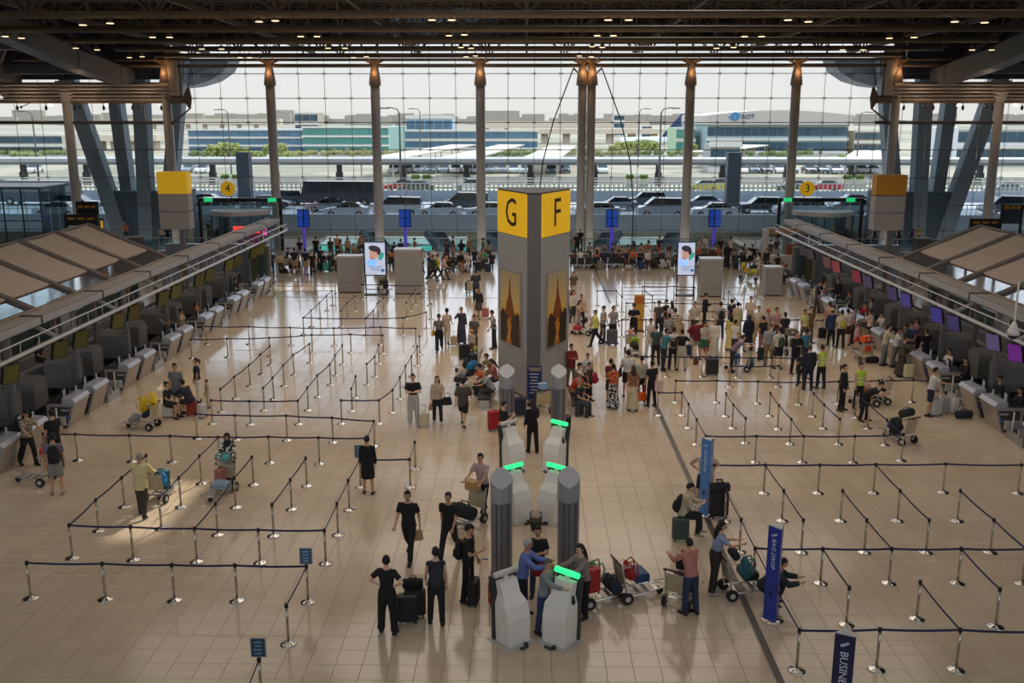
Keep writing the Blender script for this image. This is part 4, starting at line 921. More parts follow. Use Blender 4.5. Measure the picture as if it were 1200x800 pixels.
# ---- grey blocks, advertising screens and flight displays near the windows
bm1 = M('block_grey', '#9a948d', .45, .15, .05, 1.2)
for x0, x1, yt, Y, lab in ((396, 423, 300, 63.3, 'lower grey block left of the portrait display'), (463, 493, 292, 62.8, 'tall grey block right of the left portrait display'),
                           (820, 848, 303, 62.1, 'grey block right of the other portrait display'), (896, 918, 313, 62.5, 'short grey block beside the right partition')):
    a = yp(x0, 343, Y); c = yp(x1, yt, Y); W_ = c.x-a.x; Hh = c.z
    t = empty('grey_block', ((a.x+c.x)/2, Y+.5, 0), 0, lab, 'cabinet', 'grey blocks')
    for z0, z1 in ((.08, Hh*.26), (Hh*.265, Hh*.96)): obj('panel', MB().box((0, 0, (z0+z1)/2), (W_, 1.0, z1-z0)), bm1, t)
    obj('top', MB().box((0, 0, Hh*.98), (W_*1.02, 1.02, Hh*.04)), M('block_top', '#b9b6b4', .35, .2, .03), t); obj('plinth', MB().box((0, 0, .04), (W_*.96, .95, .08)), black_m, t)
scrm = M('screen_lilac', '#c2cdea', .3, 0, .06, 2, emit=.55)
for x0, x1, lab in ((428, 452, 'left upright advertising screen with a dark haired portrait'), (792, 816, 'right upright advertising screen with a dark haired portrait')):
    Y = 62.6; a = yp(x0, 343, Y); c = yp(x1, 283, Y); b_ = yp(x1, 323, Y); W_ = c.x-a.x; z1, z0 = c.z, b_.z; cx = (a.x+c.x)/2
    t = empty('advertising_screen', (cx, Y, 0), 0, lab, 'screen', 'advertising screens')
    obj('case', MB().box((0, .06, (z0+z1)/2), (W_, .14, z1-z0)), black_m, t)
    w2, h2, zc = W_*.9, (z1-z0)*.94, (z0+z1)/2; d_ = obj('display', MB().box((0, -.02, zc), (w2, .02, h2)), scrm, t)
    def shp(nm, cxx, czz, rx, rz_, colr, y, n=14, rot=0):
        b = MB(); P = [(cxx+rx*cos(2*pi*i/n+0)*cos(rot)-rz_*sin(2*pi*i/n)*sin(rot), czz+rx*cos(2*pi*i/n)*sin(rot)+rz_*sin(2*pi*i/n)*cos(rot)) for i in range(n)]
        b.add([(x, y, z) for x, z in P]+[(x, y+.004, z) for x, z in P], [tuple(range(n)), tuple(range(n, 2*n))[::-1]]+[(i, n+i, n+(i+1) % n, (i+1) % n) for i in range(n)])
        obj(nm, b, cm(colr, .4, emit=.35), d_)
    shp('printed_face', -.02*W_, zc+.17*h2, .24*W_, .165*h2, '#dcae9f', -.036, rot=.25); shp('printed_hair', -.02*W_, zc+.315*h2, .27*W_, .095*h2, '#3a3540', -.041, rot=-.2); shp('printed_hair', .17*W_, zc+.24*h2, .1*W_, .12*h2, '#3a3540', -.040, rot=.1)
    shp('printed_neck', -.1*W_, zc+.05*h2, .14*W_, .08*h2, '#c98f86', -.032); shp('printed_sleeve', .28*W_, zc+.08*h2, .1*W_, .14*h2, '#38b6a8', -.038, rot=-.5); shp('printed_shoulder', -.16*W_, zc-.12*h2, .26*W_, .11*h2, '#8ebfe0', -.03)
    for i in range(3): obj('printed_line', MB().box((0, -.034, zc-.24*h2-i*.06*h2), (w2*(.7-.15*i), .006, .02*h2)), cm('#7f9fce', .4, emit=.3), d_)
    shp('printed_badge', .33*W_, zc-.36*h2, .09*W_, .05*h2, '#2f7fc4', -.036)
    for s in (-1, 1): obj('leg', MB().box((s*W_*.46, .06, z0/2), (.07, .1, z0)), black_m, t)
    obj('cross_bar', MB().box((0, .06, .35), (W_, .06, .05)), black_m, t); obj('foot', MB().box((0, .06, .03), (W_*1.05, .5, .06)), black_m, t)
for px, lab in ((356, 'leftmost blue flight display on a glowing violet pole'), (475, 'second blue flight display, above the tall grey block'), (717, 'third blue flight display, right of the twin columns'), (837, 'rightmost blue flight display on a glowing violet pole')):
    p = yp(px, 266, 82.2); zt = yp(px, 245, 82.2).z; t = empty('flight_display', (p.x, 82.2, 0), 0, lab, 'display', 'flight displays')
    obj('pole', MB().cyl((0, 0, 0), (0, 0, p.z), .14, n=10), M('violet_pole', '#5a48c8', .4, 0, .05, emit=.35), t); obj('base', MB().cyl((0, 0, 0), (0, 0, .08), .5, n=16), black_m, t)
    for s in (-1, 1):
        c = obj('case', MB().box((s*.26, s*0, (p.z+zt)/2), (.5, .16, zt-p.z), -s*.35 if s < 0 else .35*-1), black_m, t)
        for j in range(2): obj('screen', MB().box((s*.26, -.1, p.z+(zt-p.z)*(.26+.48*j)), (.44, .02, (zt-p.z)*.44), -s*.35 if s < 0 else -.35), M('flight_blue', '#234db8', .3, 0, .3, 6, emit=.35), c)
# ---- gates 3 and 4: dark portal, glass doors, curved lobby roof, exit signs and number discs
exg = M('exit_green', '#27c878', .4, 0, 0, emit=.8)
for px0, px1, pd, num, e1, e2, l0, l1 in ((232, 330, 267, '4', 244, 319, 243, 310), (912, 1012, 946, '3', 923, 997, 936, 1004)):
    Y = 84.2; a = yp(px0, 234, Y); c = yp(px1, 234, Y); W_ = c.x-a.x; cx = (a.x+c.x)/2; zt = a.z
    dr = empty('door_%s' % num, (cx, Y, 0), kind='structure')
    obj('lintel', MB().box((0, 0, zt), (W_, .35, .32)), black_m, dr)
    for s in (-1, 1): obj('jamb', MB().box((s*(W_/2-.12), 0, zt/2), (.24, .3, zt)), black_m, dr)
    for i in range(8): obj('pane', MB().box((-W_/2+.3+(W_-.6)*(i+.5)/8, 0, zt/2-.1), ((W_-.6)/8-.06, .03, zt-.3)), glass_b, dr)
    for i in range(7): obj('mullion', MB().box((-W_/2+.3+(W_-.6)*(i+1)/8, 0, zt/2-.1), (.06, .08, zt-.3)), brushed, dr)
    for pe in (e1, e2):
        q = yp(pe, 236, Y-.3); o = obj('exit_sign', MB().box((q.x-cx, -.3, zt+.02), (.72, .1, .34)), exg, dr)
        for s in (-1, 1): obj('exit_figure', MB().box((s*.2, -.36, zt), (.14, .02, .26)), white_m, o)
    lob = empty('entrance_lobby', (yp((l0+l1)/2, 250, 81.5).x, 82.1, 0), 0, 'glass entrance lobby with curved white roof at gate %s' % ('four' if num == '4' else 'three'), 'lobby')
    wl = (l1-l0)/1145*82; b = MB(); pr = [(-wl/2+wl*i/12, -1.6*sin(pi*i/12)) for i in range(13)]
    obj('roof', MB().prism(pr+[(wl/2, 1.5), (-wl/2, 1.5)], 3.3, 3.62), M('lobby_roof', '#cfcdc8', .5, 0, .03), lob)
    for i in range(6):
        x = -wl/2+.2+i*(wl-.4)/5; yy = -1.5*sin(pi*(x+wl/2)/wl); obj('post', MB().box((x, yy, 1.65), (.12, .12, 3.3)), cm('#51565c', .4, .4), lob)
    for i in range(5):
        x0_ = -wl/2+.2+i*(wl-.4)/5; x1_ = x0_+(wl-.4)/5; ya = -1.5*sin(pi*(x0_+wl/2)/wl); yb_ = -1.5*sin(pi*(x1_+wl/2)/wl)
        obj('glass_panel', MB().bar((x0_, ya, 1.65), (x1_, yb_, 1.65), .03, 3.1), glass_b, lob)
    q = yp(pd, 221, Y-1); ds = empty('gate_disc', (q.x, Y-1, q.z), 0, 'round yellow disc with black number %s above the gate' % ('four' if num == '4' else 'three'), 'sign', 'gate number discs')
    b = MB(); b.cyl((0, .06, 0), (0, -.06, 0), .62, n=28); obj('disc', b, yel, ds); text(num, .95, ink, ds, (0, -.075, 0), name='numeral'); obj('support_rod', MB().bar((0, .06, -.3), (0, 1.0, zt+.1-q.z), .06, .06), steel_dk, ds)
# bridges to the gates
for x0, x1 in ((-29.5, -19.5), (20, 30)): obj('bridge_deck', MB().box(((x0+x1)/2, 89.5, -.2), (x1-x0, 11, .4)), tile_m, floor)
# ---- far left and far right stalls
t = empty('promotion_stand', (-21.6, 75.5, 0), 0, 'red and pink lit promotion stand beyond the left gantry', 'stand')
obj('counter', MB().box((0, 0, .55), (2.1, .9, 1.1)), cm('#c63a5a', .5), t); obj('header', MB().box((0, .2, 2.75), (2.3, .25, .5)), cm('#ff4030', .5, emit=.9), t); obj('side_light', MB().box((1.25, .1, 2.8), (.35, .4, .9)), cm('#f040b0', .5, emit=.9), t)
obj('back_panel', MB().box((0, .4, 1.9), (1.9, .15, 1.2)), cm('#5a2a58', .5, emit=.25), t); obj('post', MB().box((-1.1, .3, 1.4), (.12, .12, 2.7)), white_m, t); obj('post', MB().box((1.1, .3, 1.4), (.12, .12, 2.7)), white_m, t)
for s, xs in ((-1, ((-31.0, -27.8), (-27.6, -24.9))), (1, ((24.6, 27.7), (27.9, 31.2)))):
    for k, (x0, x1) in enumerate(xs):
        t = empty('low_partition', ((x0+x1)/2, 72.5, 0), 0, '%s low grey partition behind the %s gantry' % (('first', 'second')[k], SIDE[s]), 'partition', 'low partitions'); obj('panel', MB().box((0, 0, .75), (x1-x0, .3, 1.5)), M('partition_light', '#8f8b86', .5, .1, .04), t); obj('rail', MB().box((0, 0, 1.52), (x1-x0, .34, .06)), brushed, t)
for px, Y, lab in ((157, 77, 'dark grey cabinet beyond the left tent roof'), (1081, 77, 'dark grey cabinet beyond the right tent roof')):
    p = yp(px, 280, Y); t = empty('cabinet', (p.x, Y, 0), 0, lab, 'cabinet'); obj('body', MB().box((0, 0, 1.0), (1.15, .9, 2.0)), cm('#5c534c', .5), t); obj('door', MB().box((0, -.46, 1.0), (1.0, .03, 1.85)), cm('#6a6058', .5), t); obj('lid', MB().box((0, 0, 2.03), (1.25, 1.0, .06)), bm1, t)
for pxa, pxb, y0_, y1_, Y, lab in ((77, 114, 251, 264, 76, 'black direction board with yellow lettering behind the left tent roof'), (91, 114, 236, 252, 78, 'pale board with yellow heading above the black direction board'), (1136, 1173, 256, 268, 76, 'black direction board with yellow lettering behind the right tent roof'), (1172, 1199, 239, 262, 78, 'dark panel with yellow heading at the right edge')):
    a = yp(pxa, y1_, Y); c = yp(pxb, y0_, Y); W_ = c.x-a.x; H_ = c.z-a.z; t = empty('direction_board', ((a.x+c.x)/2, Y, 0), 0, lab, 'sign', 'far direction boards')
    dark = 'black' in lab; obj('panel', MB().box((0, 0, (a.z+c.z)/2), (W_, .15, H_)), black_m if dark else cm('#5b7488' if 'pale' in lab else '#39464e', .5), t)
    for i in range(3): obj('lettering', MB().box((-W_*.3+i*W_*.3, -.09, a.z+H_*(.62 if dark else .84)), (W_*.22, .02, H_*.18)), yel_d, t)
    obj('post', MB().box((-W_*.48, 0, c.z/2), (.14, .2, c.z)), black_m, t); obj('post', MB().box((W_*.48, 0, c.z/2), (.14, .2, c.z)), black_m, t)
t = empty('glass_pavilion', (-42.3, 80, 0), 0, 'dark framed glass pavilion at the far left by the windows', 'pavilion'); zt = yp(20, 218, 80).z
for i in range(6):
    obj('mullion', MB().box((-4+i*1.5, -2, zt/2), (.09, .09, zt)), cm('#4b5a5e', .4, .3), t)
    if i < 5: obj('pane', MB().box((-3.25+i*1.5, -2, zt/2), (1.4, .03, zt-.2)), glass_b, t)
for i in range(3): obj('pane', MB().box((3.5, -1.2+i*1.5, zt/2), (.03, 1.4, zt-.2)), glass_b, t)
obj('roof', MB().box((-.2, 0, zt), (8.2, 4.6, .2)), cm('#7a8f90', .4), t); obj('transom', MB().box((-.2, -2, zt*.55), (8, .1, .1)), cm('#4b5a5e', .4, .3), t)
t = empty('blue_stall', (-36.6, 81.5, 0), 0, 'dark blue stall with a yellow lit panel beside the pale board', 'stall')
obj('back', MB().box((0, .4, 1.7), (2.1, .2, 2.6)), cm('#1e2c6a', .5, emit=.1), t); obj('counter', MB().box((0, -.2, .5), (2.2, .7, 1.0)), cm('#253a86', .5), t); obj('lit_panel', MB().box((.75, .2, 2.3), (.6, .1, 1.0)), cm('#e0a828', .5, emit=.5), t); obj('header', MB().box((-.3, .2, 3.05), (1.4, .3, .35)), cm('#3a3f9a', .5, emit=.2), t)
t = empty('snack_counter', (19.5, 74.0, 0), 0, 'small white snack counter with orange shelves at the tip of the right gantry', 'stall')
obj('counter', MB().box((.3, -.2, .55), (3.4, .6, 1.1)), cm('#c9c7c2', .5), t); obj('shelf', MB().box((1.1, .4, 1.3), (1.6, .5, 1.2)), cm('#8a4a24', .6, noise=.5, scale=12), t); obj('side_wall', MB().box((-1.35, .3, 1.5), (.2, 1.3, 3.0)), cm('#b9b4ac', .5), t); obj('wood_header', MB().box((.3, .2, 2.9), (3.2, .5, .45)), MATS['wood'], t); obj('post', MB().box((1.95, .3, 1.5), (.12, .12, 3.0)), white_m, t)
# ---- crowd rails (metal railings near the windows)
def railing(px0, px1, py, label, h=1.0, n=4, bars=4, px_y=None):
    a = gp(px0, py); c = gp(px1, py); W_ = c.x-a.x; t = empty('crowd_rail', ((a.x+c.x)/2, (a.y+c.y)/2, 0), 0, label, 'railing', 'crowd rails')
    for i in range(n+1): obj('post', MB().cyl((-W_/2+W_*i/n, 0, 0), (-W_/2+W_*i/n, 0, h), .035, n=6), brushed, t)
    for j in range(bars): obj('bar', MB().cyl((-W_/2, 0, h*(j+.6)/bars), (W_/2, 0, h*(j+.6)/bars), .022, n=5), brushed, t)
    for s in (-1, 1): obj('foot', MB().box((s*W_/2, 0, .02), (.08, .5, .04)), brushed, t)
railing(314, 369, 344, 'left half of the metal crowd rail by the left gantry tip', 1.25, 3); railing(371, 393, 344, 'short metal crowd rail joining the lower grey block', 1.25, 1)
railing(729, 781, 348, 'metal crowd rail left of the right portrait display', 1.45, 2, 6); railing(497, 514, 348, 'short metal crowd rail right of the tall grey block', 1.3, 1, 4)
railing(848, 896, 350, 'metal crowd rail between the two right grey blocks', .9, 2, 2)
# ochre standing panel in the right queue
t = empty('ochre_panel', (gp(748, 388).x, gp(748, 388).y, 0), 0, 'upright ochre yellow sign panel in the queue right of the pillar', 'sign'); obj('panel', MB().box((0, 0, 1.0), (.52, .08, 2.0)), cm('#c9983a', .5), t); obj('header', MB().box((0, -.05, 1.72), (.5, .02, .36)), cm('#b8622a', .5), t); obj('foot', MB().box((0, 0, .03), (.6, .4, .06)), black_m, t)
# camera dome hanging at the right gantry
p = yp(1187, 392, 30.5); t = empty('camera_dome', (p.x, 30.5, p.z), 0, 'white dome security camera hanging on a rod at the right gantry', 'camera'); b = MB(); b.smooth = True; b.loft([(0, 0, .42), (0, 0, .3), (0, 0, .12), (0, 0, 0)], [(.05, .05), (.09, .09), (.18, .18), (.2, .2)], 14); obj('housing', b, white_m, t); b = MB(); b.ball((0, 0, -.02), (.15, .15, .14), 12, 6); obj('dome', b, black_m, t); obj('rod', MB().cyl((0, 0, .4), (0, 0, 1.7), .035, n=8), white_m, t)
# ================================================================ BELT POSTS
belt_m = M('belt_navy', '#1c2350', .7, 0, .12, 30); pole_m = M('post_satin', '#b3a690', .28, .85, .06, 12); head_m = M('post_head', '#2a2522', .4, .3, .06)
bs_me = MB(); bs_me.smooth = True; bs_me.loft([(0, 0, 0), (0, 0, .012), (0, 0, .03), (0, 0, .05), (0, 0, .07)], [(.185, .185), (.185, .185), (.15, .15), (.07, .07), (.045, .045)], 20); bs_me = bs_me.mesh('base'); bs_me.materials.append(chrome)
pl_me = MB(); pl_me.smooth = True; pl_me.cyl((0, 0, .05), (0, 0, .89), .031, n=10); pl_me = pl_me.mesh('pole'); pl_me.materials.append(pole_m)
hd_me = MB(); hd_me.smooth = True; hd_me.loft([(0, 0, .87), (0, 0, .88), (0, 0, .965), (0, 0, .98)], [(.034, .034), (.042, .042), (.042, .042), (.03, .03)], 10); hd_me = hd_me.mesh('head'); hd_me.materials.append(head_m)
ZT = .955
CH = [  # (description, [top pixels])
 ('front row at the lower left', [(31, 658), (119.4, 659), (201, 660.4), (275, 661), (359, 662), (335.4, 708)]),
 ('sign post row at the bottom edge', [(303.4, 771), (278, 832)]),
 ('second row at the lower left', [(80.6, 614), (152.6, 616), (227.6, 618), (302.4, 619.4), (380, 620)]),
 ('slanting edge left of the person in the pale jacket', [(80.6, 614), (112, 584.4), (142.4, 558.4), (171, 532.4)]),
 ('slanting line in front of the cart with the grey suitcase', [(227.6, 618), (252.4, 589), (274, 559), (295, 534.4)]),
 ('slanting line right of the person in the pale jacket', [(186, 582), (209.4, 558.4), (233.6, 533), (255.6, 511)]),
 ('short slanting line right of the loaded cart', [(318.6, 590), (340, 561), (358, 535.6)]),
 ('slanting line up to the person in the black dress', [(380, 620), (394.6, 589), (408, 561.6), (421.4, 537)]),
 ('belt right of the person in the black dress', [(421.4, 537), (480, 537), (486, 517)]),
 ('third row running left from the person in black', [(50, 507), (88, 507.7), (151.4, 509), (199, 509.6), (255.6, 510.6), (314.4, 510.6), (373, 511.6), (430, 512.4), (438, 492.4)]),
 ('fourth row behind the seated family', [(229, 484), (275, 485.6), (335, 486), (389, 488.4), (438, 492.4)]),
 ('fifth row beside the seated family', [(247, 468), (292, 469), (349, 468.6), (360, 453.4), (371.6, 439), (386.4, 426), (392.4, 415.6), (401, 403.6)]),
 ('outer slanting line behind the seated family', [(258, 455), (274.4, 440.6), (291.6, 427), (305, 414.4), (316, 404.4)]),
 ('middle slanting line behind the seated family', [(308.2, 453.4), (319.4, 441.6), (331.6, 427), (343.4, 415), (362.4, 402)]),
 ('bent line left of the couple with the beige case', [(399.4, 468), (444, 468), (460, 456), (468.6, 441), (475, 428), (482, 416.6), (489, 405), (491.4, 393)]),
 ('lone pair of posts left of the couple', [(411.6, 454.4), (416.6, 440)]),
 ('short three post line left of the couple', [(429.6, 425.4), (439, 417), (443.6, 403)]),
 ('long upper row starting at the left counters', [(241, 381.6), (291, 382), (340, 383), (391, 383.6), (446, 382.4), (487, 384)]),
 ('long lower row starting at the left counters', [(223, 397), (265.6, 396), (315.4, 395), (365, 391.6), (410.6, 391), (448.6, 392)]),
 ('far row below the left grey blocks', [(355, 371.6), (428, 372.4), (472, 371.6), (499.4, 365)]),
 ('far slanting line left of the lower grey block', [(355, 371.6), (364.4, 363), (374.4, 354), (382.6, 345.4), (389, 340)]),
 ('far short line below the lower grey block', [(399.4, 363), (406.6, 354.4), (415.6, 346)]),
 ('far slanting line below the left portrait screen', [(428, 372.4), (437.4, 363), (442.4, 354.4), (449.6, 348)]),
 ('far slanting line below the tall grey block', [(476, 354), (481.4, 346), (486.6, 339)]),
 ('far end post line left of the lettered pillar', [(505, 355), (503, 340)]),
 ('belt under the left portrait screen', [(424, 333), (445, 333), (463, 334), (494, 334)]),
 ('far left short line beside the crowd rail', [(320, 331), (319, 318)]),
 ('row below the right hand queue', [(792, 445), (840, 445), (888.4, 446), (937, 447), (983, 446), (1030, 445), (1070.6, 444.4), (1097, 446)]),
 ('bent line along the dark floor strip', [(771.6, 459), (799.4, 459), (807, 472.4), (816.6, 490.4), (827.4, 510)]),
 ('first short slanting line right of the floor strip', [(851, 460), (859.4, 473), (874, 489)]),
 ('second slanting line right of the floor strip', [(903, 459.6), (913, 474), (927.4, 490), (942, 510)]),
 ('third slanting line right of the floor strip', [(953.6, 460), (966, 473), (984.4, 490)]),
 ('slanting line beside the people in yellow vests', [(1004, 461), (1019, 473), (1039.6, 491), (1059, 508)]),
 ('long row behind the light blue post', [(827.4, 510), (886.6, 510), (942, 510), (1002, 510), (1059, 508)]),
 ('long row level with the light blue post', [(837, 543.6), (897, 543.6), (961, 543.6), (1026.4, 543), (1108.4, 542.4), (1197, 543.6), (1290, 544)]),
 ('first slanting line below the long right row', [(897, 543.6), (918.6, 573.6), (941.6, 608)]),
 ('second slanting line below the long right row', [(987.6, 573.6), (1016, 608), (1045.4, 641.6)]),
 ('third slanting line below the long right row', [(1026.4, 543), (1055, 573.6), (1089, 608)]),
 ('fourth slanting line below the long right row', [(1125.6, 573.6), (1165, 608), (1203, 642)]),
 ('line from the black suitcase to the crouching person', [(851, 574), (868.6, 607.4), (885, 641), (937, 737)]),
 ('long row passing behind the royal blue post', [(885, 641), (964.4, 641.6), (1045.4, 641.6), (1126.6, 641.6), (1203, 642), (1290, 642)]),
 ('slanting line right of the royal blue post', [(964.4, 641.6), (995.4, 687)]),
 ('slanting line above the bottom right row', [(1078.6, 680.6), (1125.6, 736.4)]),
 ('short slanting line at the right edge', [(1126.6, 641.6), (1172, 689)]),
 ('bottom right row beside the navy post', [(937, 737), (1031.4, 736), (1125.6, 736.4), (1225, 739)]),
 ('row across the front of the right hand queue', [(736, 416), (782, 417), (823, 417), (865, 418), (904, 418), (946, 419)]),
 ('lower row across the front of the right hand queue', [(856, 428), (913, 428)]),
 ('back row of the right hand queue', [(707, 382), (729, 374), (757, 374), (793, 374), (830, 375), (868, 375), (909, 374.5), (935, 374), (964, 374.5)]),
 ('black belt frame left of the ochre panel', [(700, 340), (722.6, 340), (729, 347)]),
 ('short line right of the ochre panel', [(755.4, 340.4), (764.6, 346)]),
 ('upper far row behind the right hand queue', [(734, 354.4), (767, 354), (800, 355), (836, 355), (868.4, 356)]),
 ('far slanting line right of the person in the black suit', [(868.4, 356), (861, 349), (854, 341)]),
 ('second far row behind the right hand queue', [(808, 364), (854, 364)]),
 ('belt under the right portrait screen', [(753, 335), (790, 335), (814, 336)]),
 ('lone post between the right grey blocks', [(885, 331)]),
]
posts = []
def find_post(p):
    for q in posts:
        if (q[0]-p).length < .35: return q
    return None
SIGNS = {(359, 662): ('#3f5f7a', '#8fb4c8'), (303.4, 771): ('#2d4a5e', '#7fa4b4'), (421.4, 537): ('#4f6f82', '#8fb4c8'), (771.6, 459): ('#d6c8bf', '#b04a42')}
for desc, tops in CH:
    pr = None
    for i, t_ in enumerate(tops):
        p = gp(t_[0], t_[1], ZT); p.z = 0; q = find_post(p)
        if q is None:
            o = empty('belt_post', p, 0, '%s post of the %s' % (onum(i), desc) if len(tops) > 1 else 'chrome belt post, '+desc, 'belt post', 'chrome belt posts with navy belts')
            obj('base', bs_me, chrome, o); obj('pole', pl_me, pole_m, o); obj('head', hd_me, head_m, o); q = (p, o); posts.append(q)
            if t_ in SIGNS:
                ca, cb = SIGNS[t_]; s_ = obj('sign_plate', MB().box((0, -.01, 1.19), (.27, .02, .38)), cm(ca, .4), o); obj('sign_frame', MB().box((0, 0, 1.19), (.31, .015, .42)), cm('#b9b4a8' if ca != '#d6c8bf' else '#b04a42', .4), s_)
                for k in range(4): obj('text_line', MB().box((0, -.024, 1.31-k*.08), (.16-.03*(k % 2), .006, .025)), cm(cb, .5), s_)
                obj('sign_stem', MB().cyl((0, 0, .96), (0, 0, 1.0), .015, n=6), chrome, o)
        if pr is not None:
            a, b_ = pr[0], q[0]; d = b_-a; L_ = d.length; u = d/L_; nrm = Vector((-u.y, u.x, 0)); V = []; N = 6
            for k in range(N+1):
                s0 = .04+(L_-.08)*k/N; z = .925-.055*min(1, L_/2.2)*sin(pi*k/N)*.5
                for dz in (-.026, .026):
                    for dn in (-.003, .003): V.append(tuple(u*s0+nrm*dn+Vector((0, 0, z+dz))))
            Fc = []
            for k in range(N):
                e = k*4; Fc += [(e, e+4, e+6, e+2), (e+1, e+3, e+7, e+5), (e+2, e+6, e+7, e+3), (e, e+1, e+5, e+4)]
            b = MB(); b.add(V, Fc); obj('belt', b, belt_m, pr[1])
        pr = q
# ================================================================ PEOPLE
def rx_(v, a): c, s = cos(a), sin(a); return Vector((v.x, v.y*c-v.z*s, v.y*s+v.z*c))
# pose: lean, head pitch, head yaw, legs (thigh, knee, spread) L R, arms (pitch, abduct, elbow, forearm out) L R
POSE = {
 'stand': (0, 2, 0, (3, 3, 4), (-3, 3, 4), (6, 8, 14, 3), (3, 8, 12, 3)),
 'stand2': (1, 6, 12, (9, 12, 5), (-4, 2, 3), (8, 9, 22, 2), (0, 8, 10, 3)),
 'walk': (4, 4, 4, (26, 8, 2), (-20, 24, 2), (-22, 7, 14, 3), (24, 7, 26, 1)),
 'walk2': (4, 4, -6, (-20, 24, 2), (26, 8, 2), (24, 7, 26, 1), (-22, 7, 14, 3)),
 'phone': (2, 26, 0, (4, 4, 4), (-4, 3, 4), (6, 8, 16, 3), (20, 10, 98, -18)),
 'phone2': (3, 28, 0, (3, 3, 4), (-3, 3, 4), (22, 9, 92, -26), (20, 9, 96, -26)),
 'call': (1, 4, 18, (4, 4, 4), (-4, 3, 4), (4, 8, 14, 3), (38, 42, 138, -28)),
 'hips': (0, 2, 10, (2, 2, 7), (-2, 2, 7), (-22, 44, 52, -52), (-22, 44, 52, -52)),
 'cross': (0, 4, 0, (3, 3, 4), (-3, 3, 4), (14, 14, 92, -62), (18, 14, 88, -62)),
 'push': (10, 4, 0, (16, 10, 3), (-12, 16, 3), (40, 8, 30, 2), (40, 8, 30, 2)),
 'lean': (42, 6, 0, (2, 6, 4), (-2, 4, 4), (62, 10, 44, -10), (62, 10, 44, -10)),
 'sit': (4, 6, 8, (86, 86, 7), (84, 88, 7), (24, 8, 58, -14), (22, 8, 54, -14)),
 'sitlean': (30, 8, -10, (86, 92, 9), (84, 84, 9), (52, 8, 34, -16), (50, 8, 38, -16)),
 'sitphone': (14, 28, 0, (87, 84, 7), (85, 90, 7), (30, 8, 86, -24), (28, 8, 90, -24)),
 'sitleg': (10, 4, 14, (70, 48, 8), (84, 92, 6), (34, 8, 40, -12), (26, 8, 60, -20)),
 'bend': (56, 14, 0, (2, 6, 5), (-4, 4, 5), (76, 8, 16, -4), (70, 8, 20, -4)),
 'reach': (8, 10, 0, (4, 4, 4), (-4, 3, 4), (8, 8, 20, 2), (62, 8, 24, -4)),
 'reach2': (10, 12, 0, (4, 4, 4), (-4, 3, 4), (48, 10, 46, -14), (52, 10, 44, -14)),
 'carry': (1, 2, -6, (5, 5, 4), (-5, 5, 4), (8, 10, 88, 4), (4, 8, 14, 3)),
 'crouch': (40, 10, 0, (104, 122, 10), (100, 124, 10), (52, 8, 40, -14), (48, 8, 50, -14)),
 'pocket': (0, 3, -14, (5, 6, 5), (-4, 2, 4), (-8, 18, 40, -16), (-6, 18, 38, -16)),
}
THIGH, SHIN, UA, FA = .425, .42, .29, .25
def skeleton(pose, f, child=False):
    lean, hp, hy, l, r, al, ar = POSE[pose]; J = {}
    hw = .088; sw = .165 if f else .188
    J['sd'] = sd_ = Vector((0, -sin(R(lean)), cos(R(lean))))
    J['hip'] = Vector((0, 0, 0))
    for s, (a, k, sp) in ((1, l), (-1, r)):
        h = Vector((s*hw, 0, -.03)); t = Vector((s*sin(R(sp))*cos(R(a))*.9, -sin(R(a)), -cos(R(a)))).normalized(); b = a-k
        sh = Vector((s*sin(R(sp))*.5*abs(cos(R(b))), -sin(R(b)), -cos(R(b)))).normalized()
        J['h', s] = h; J['k', s] = h+t*THIGH; J['a', s] = J['k', s]+sh*SHIN
        fa = max(-38, min(30, b*.55)); J['fd', s] = Vector((s*.14, -cos(R(fa)), -sin(R(max(0, -fa)))+ .0)).normalized()
    zmin = min(J['a', s].z for s in (1, -1))-.075
    up = Vector((0, 0, -zmin))
    for k_ in list(J):
        if k_ == 'sd' or (isinstance(k_, tuple) and k_[0] == 'fd'): continue
        J[k_] = J[k_]+up
    for s, (p, b, e, bf) in ((1, al), (-1, ar)):
        p, b, e, bf = R(p), R(b), R(e), R(bf); sh = J['hip']+sd_*.475+Vector((s*sw, 0, 0)); ll = R(lean)*.35
        u = Vector((s*sin(b), -sin(p)*cos(b), -cos(p)*cos(b))).normalized(); v = Vector((s*sin(bf), -sin(p+e)*cos(bf), -cos(p+e)*cos(bf))).normalized()
        J['s', s] = sh; J['e', s] = sh+u*UA; J['w', s] = J['e', s]+v*FA; J['hd', s] = v
    J['neck'] = J['hip']+sd_*.545; nd = (sd_+Vector((0, 0, .9))).normalized(); J['nt'] = J['neck']+nd*.075
    J['head'] = J['nt']+Vector((0, -.012-.02*sin(R(lean)), .088)); J['hr'] = Matrix.Rotation(R(hy), 3, 'Z') @ Matrix.Rotation(R(hp+lean*.25), 3, 'X')
    return J
WORK = bpy.data.scenes.new('work')
def remesh(mb, vox, name, smooth=4):
    me = mb.mesh('tmp'); o = bpy.data.objects.new('tmp', me); WORK.collection.objects.link(o)
    m = o.modifiers.new('r', 'REMESH'); m.mode = 'VOXEL'; m.voxel_size = vox
    k = o.modifiers.new('s', 'SMOOTH'); k.factor = .5; k.iterations = smooth
    
    with bpy.context.temp_override(scene=WORK, view_layer=WORK.view_layers[0]): dg = bpy.context.evaluated_depsgraph_get()
    out = bpy.data.meshes.new_from_object(o.evaluated_get(dg))
    out.name = name
    bpy.data.objects.remove(o); bpy.data.meshes.remove(me)
    out.polygons.foreach_set('use_smooth', [True]*len(out.polygons)); out.materials.clear(); return out
def lerp(a, b, t): return a+(b-a)*t
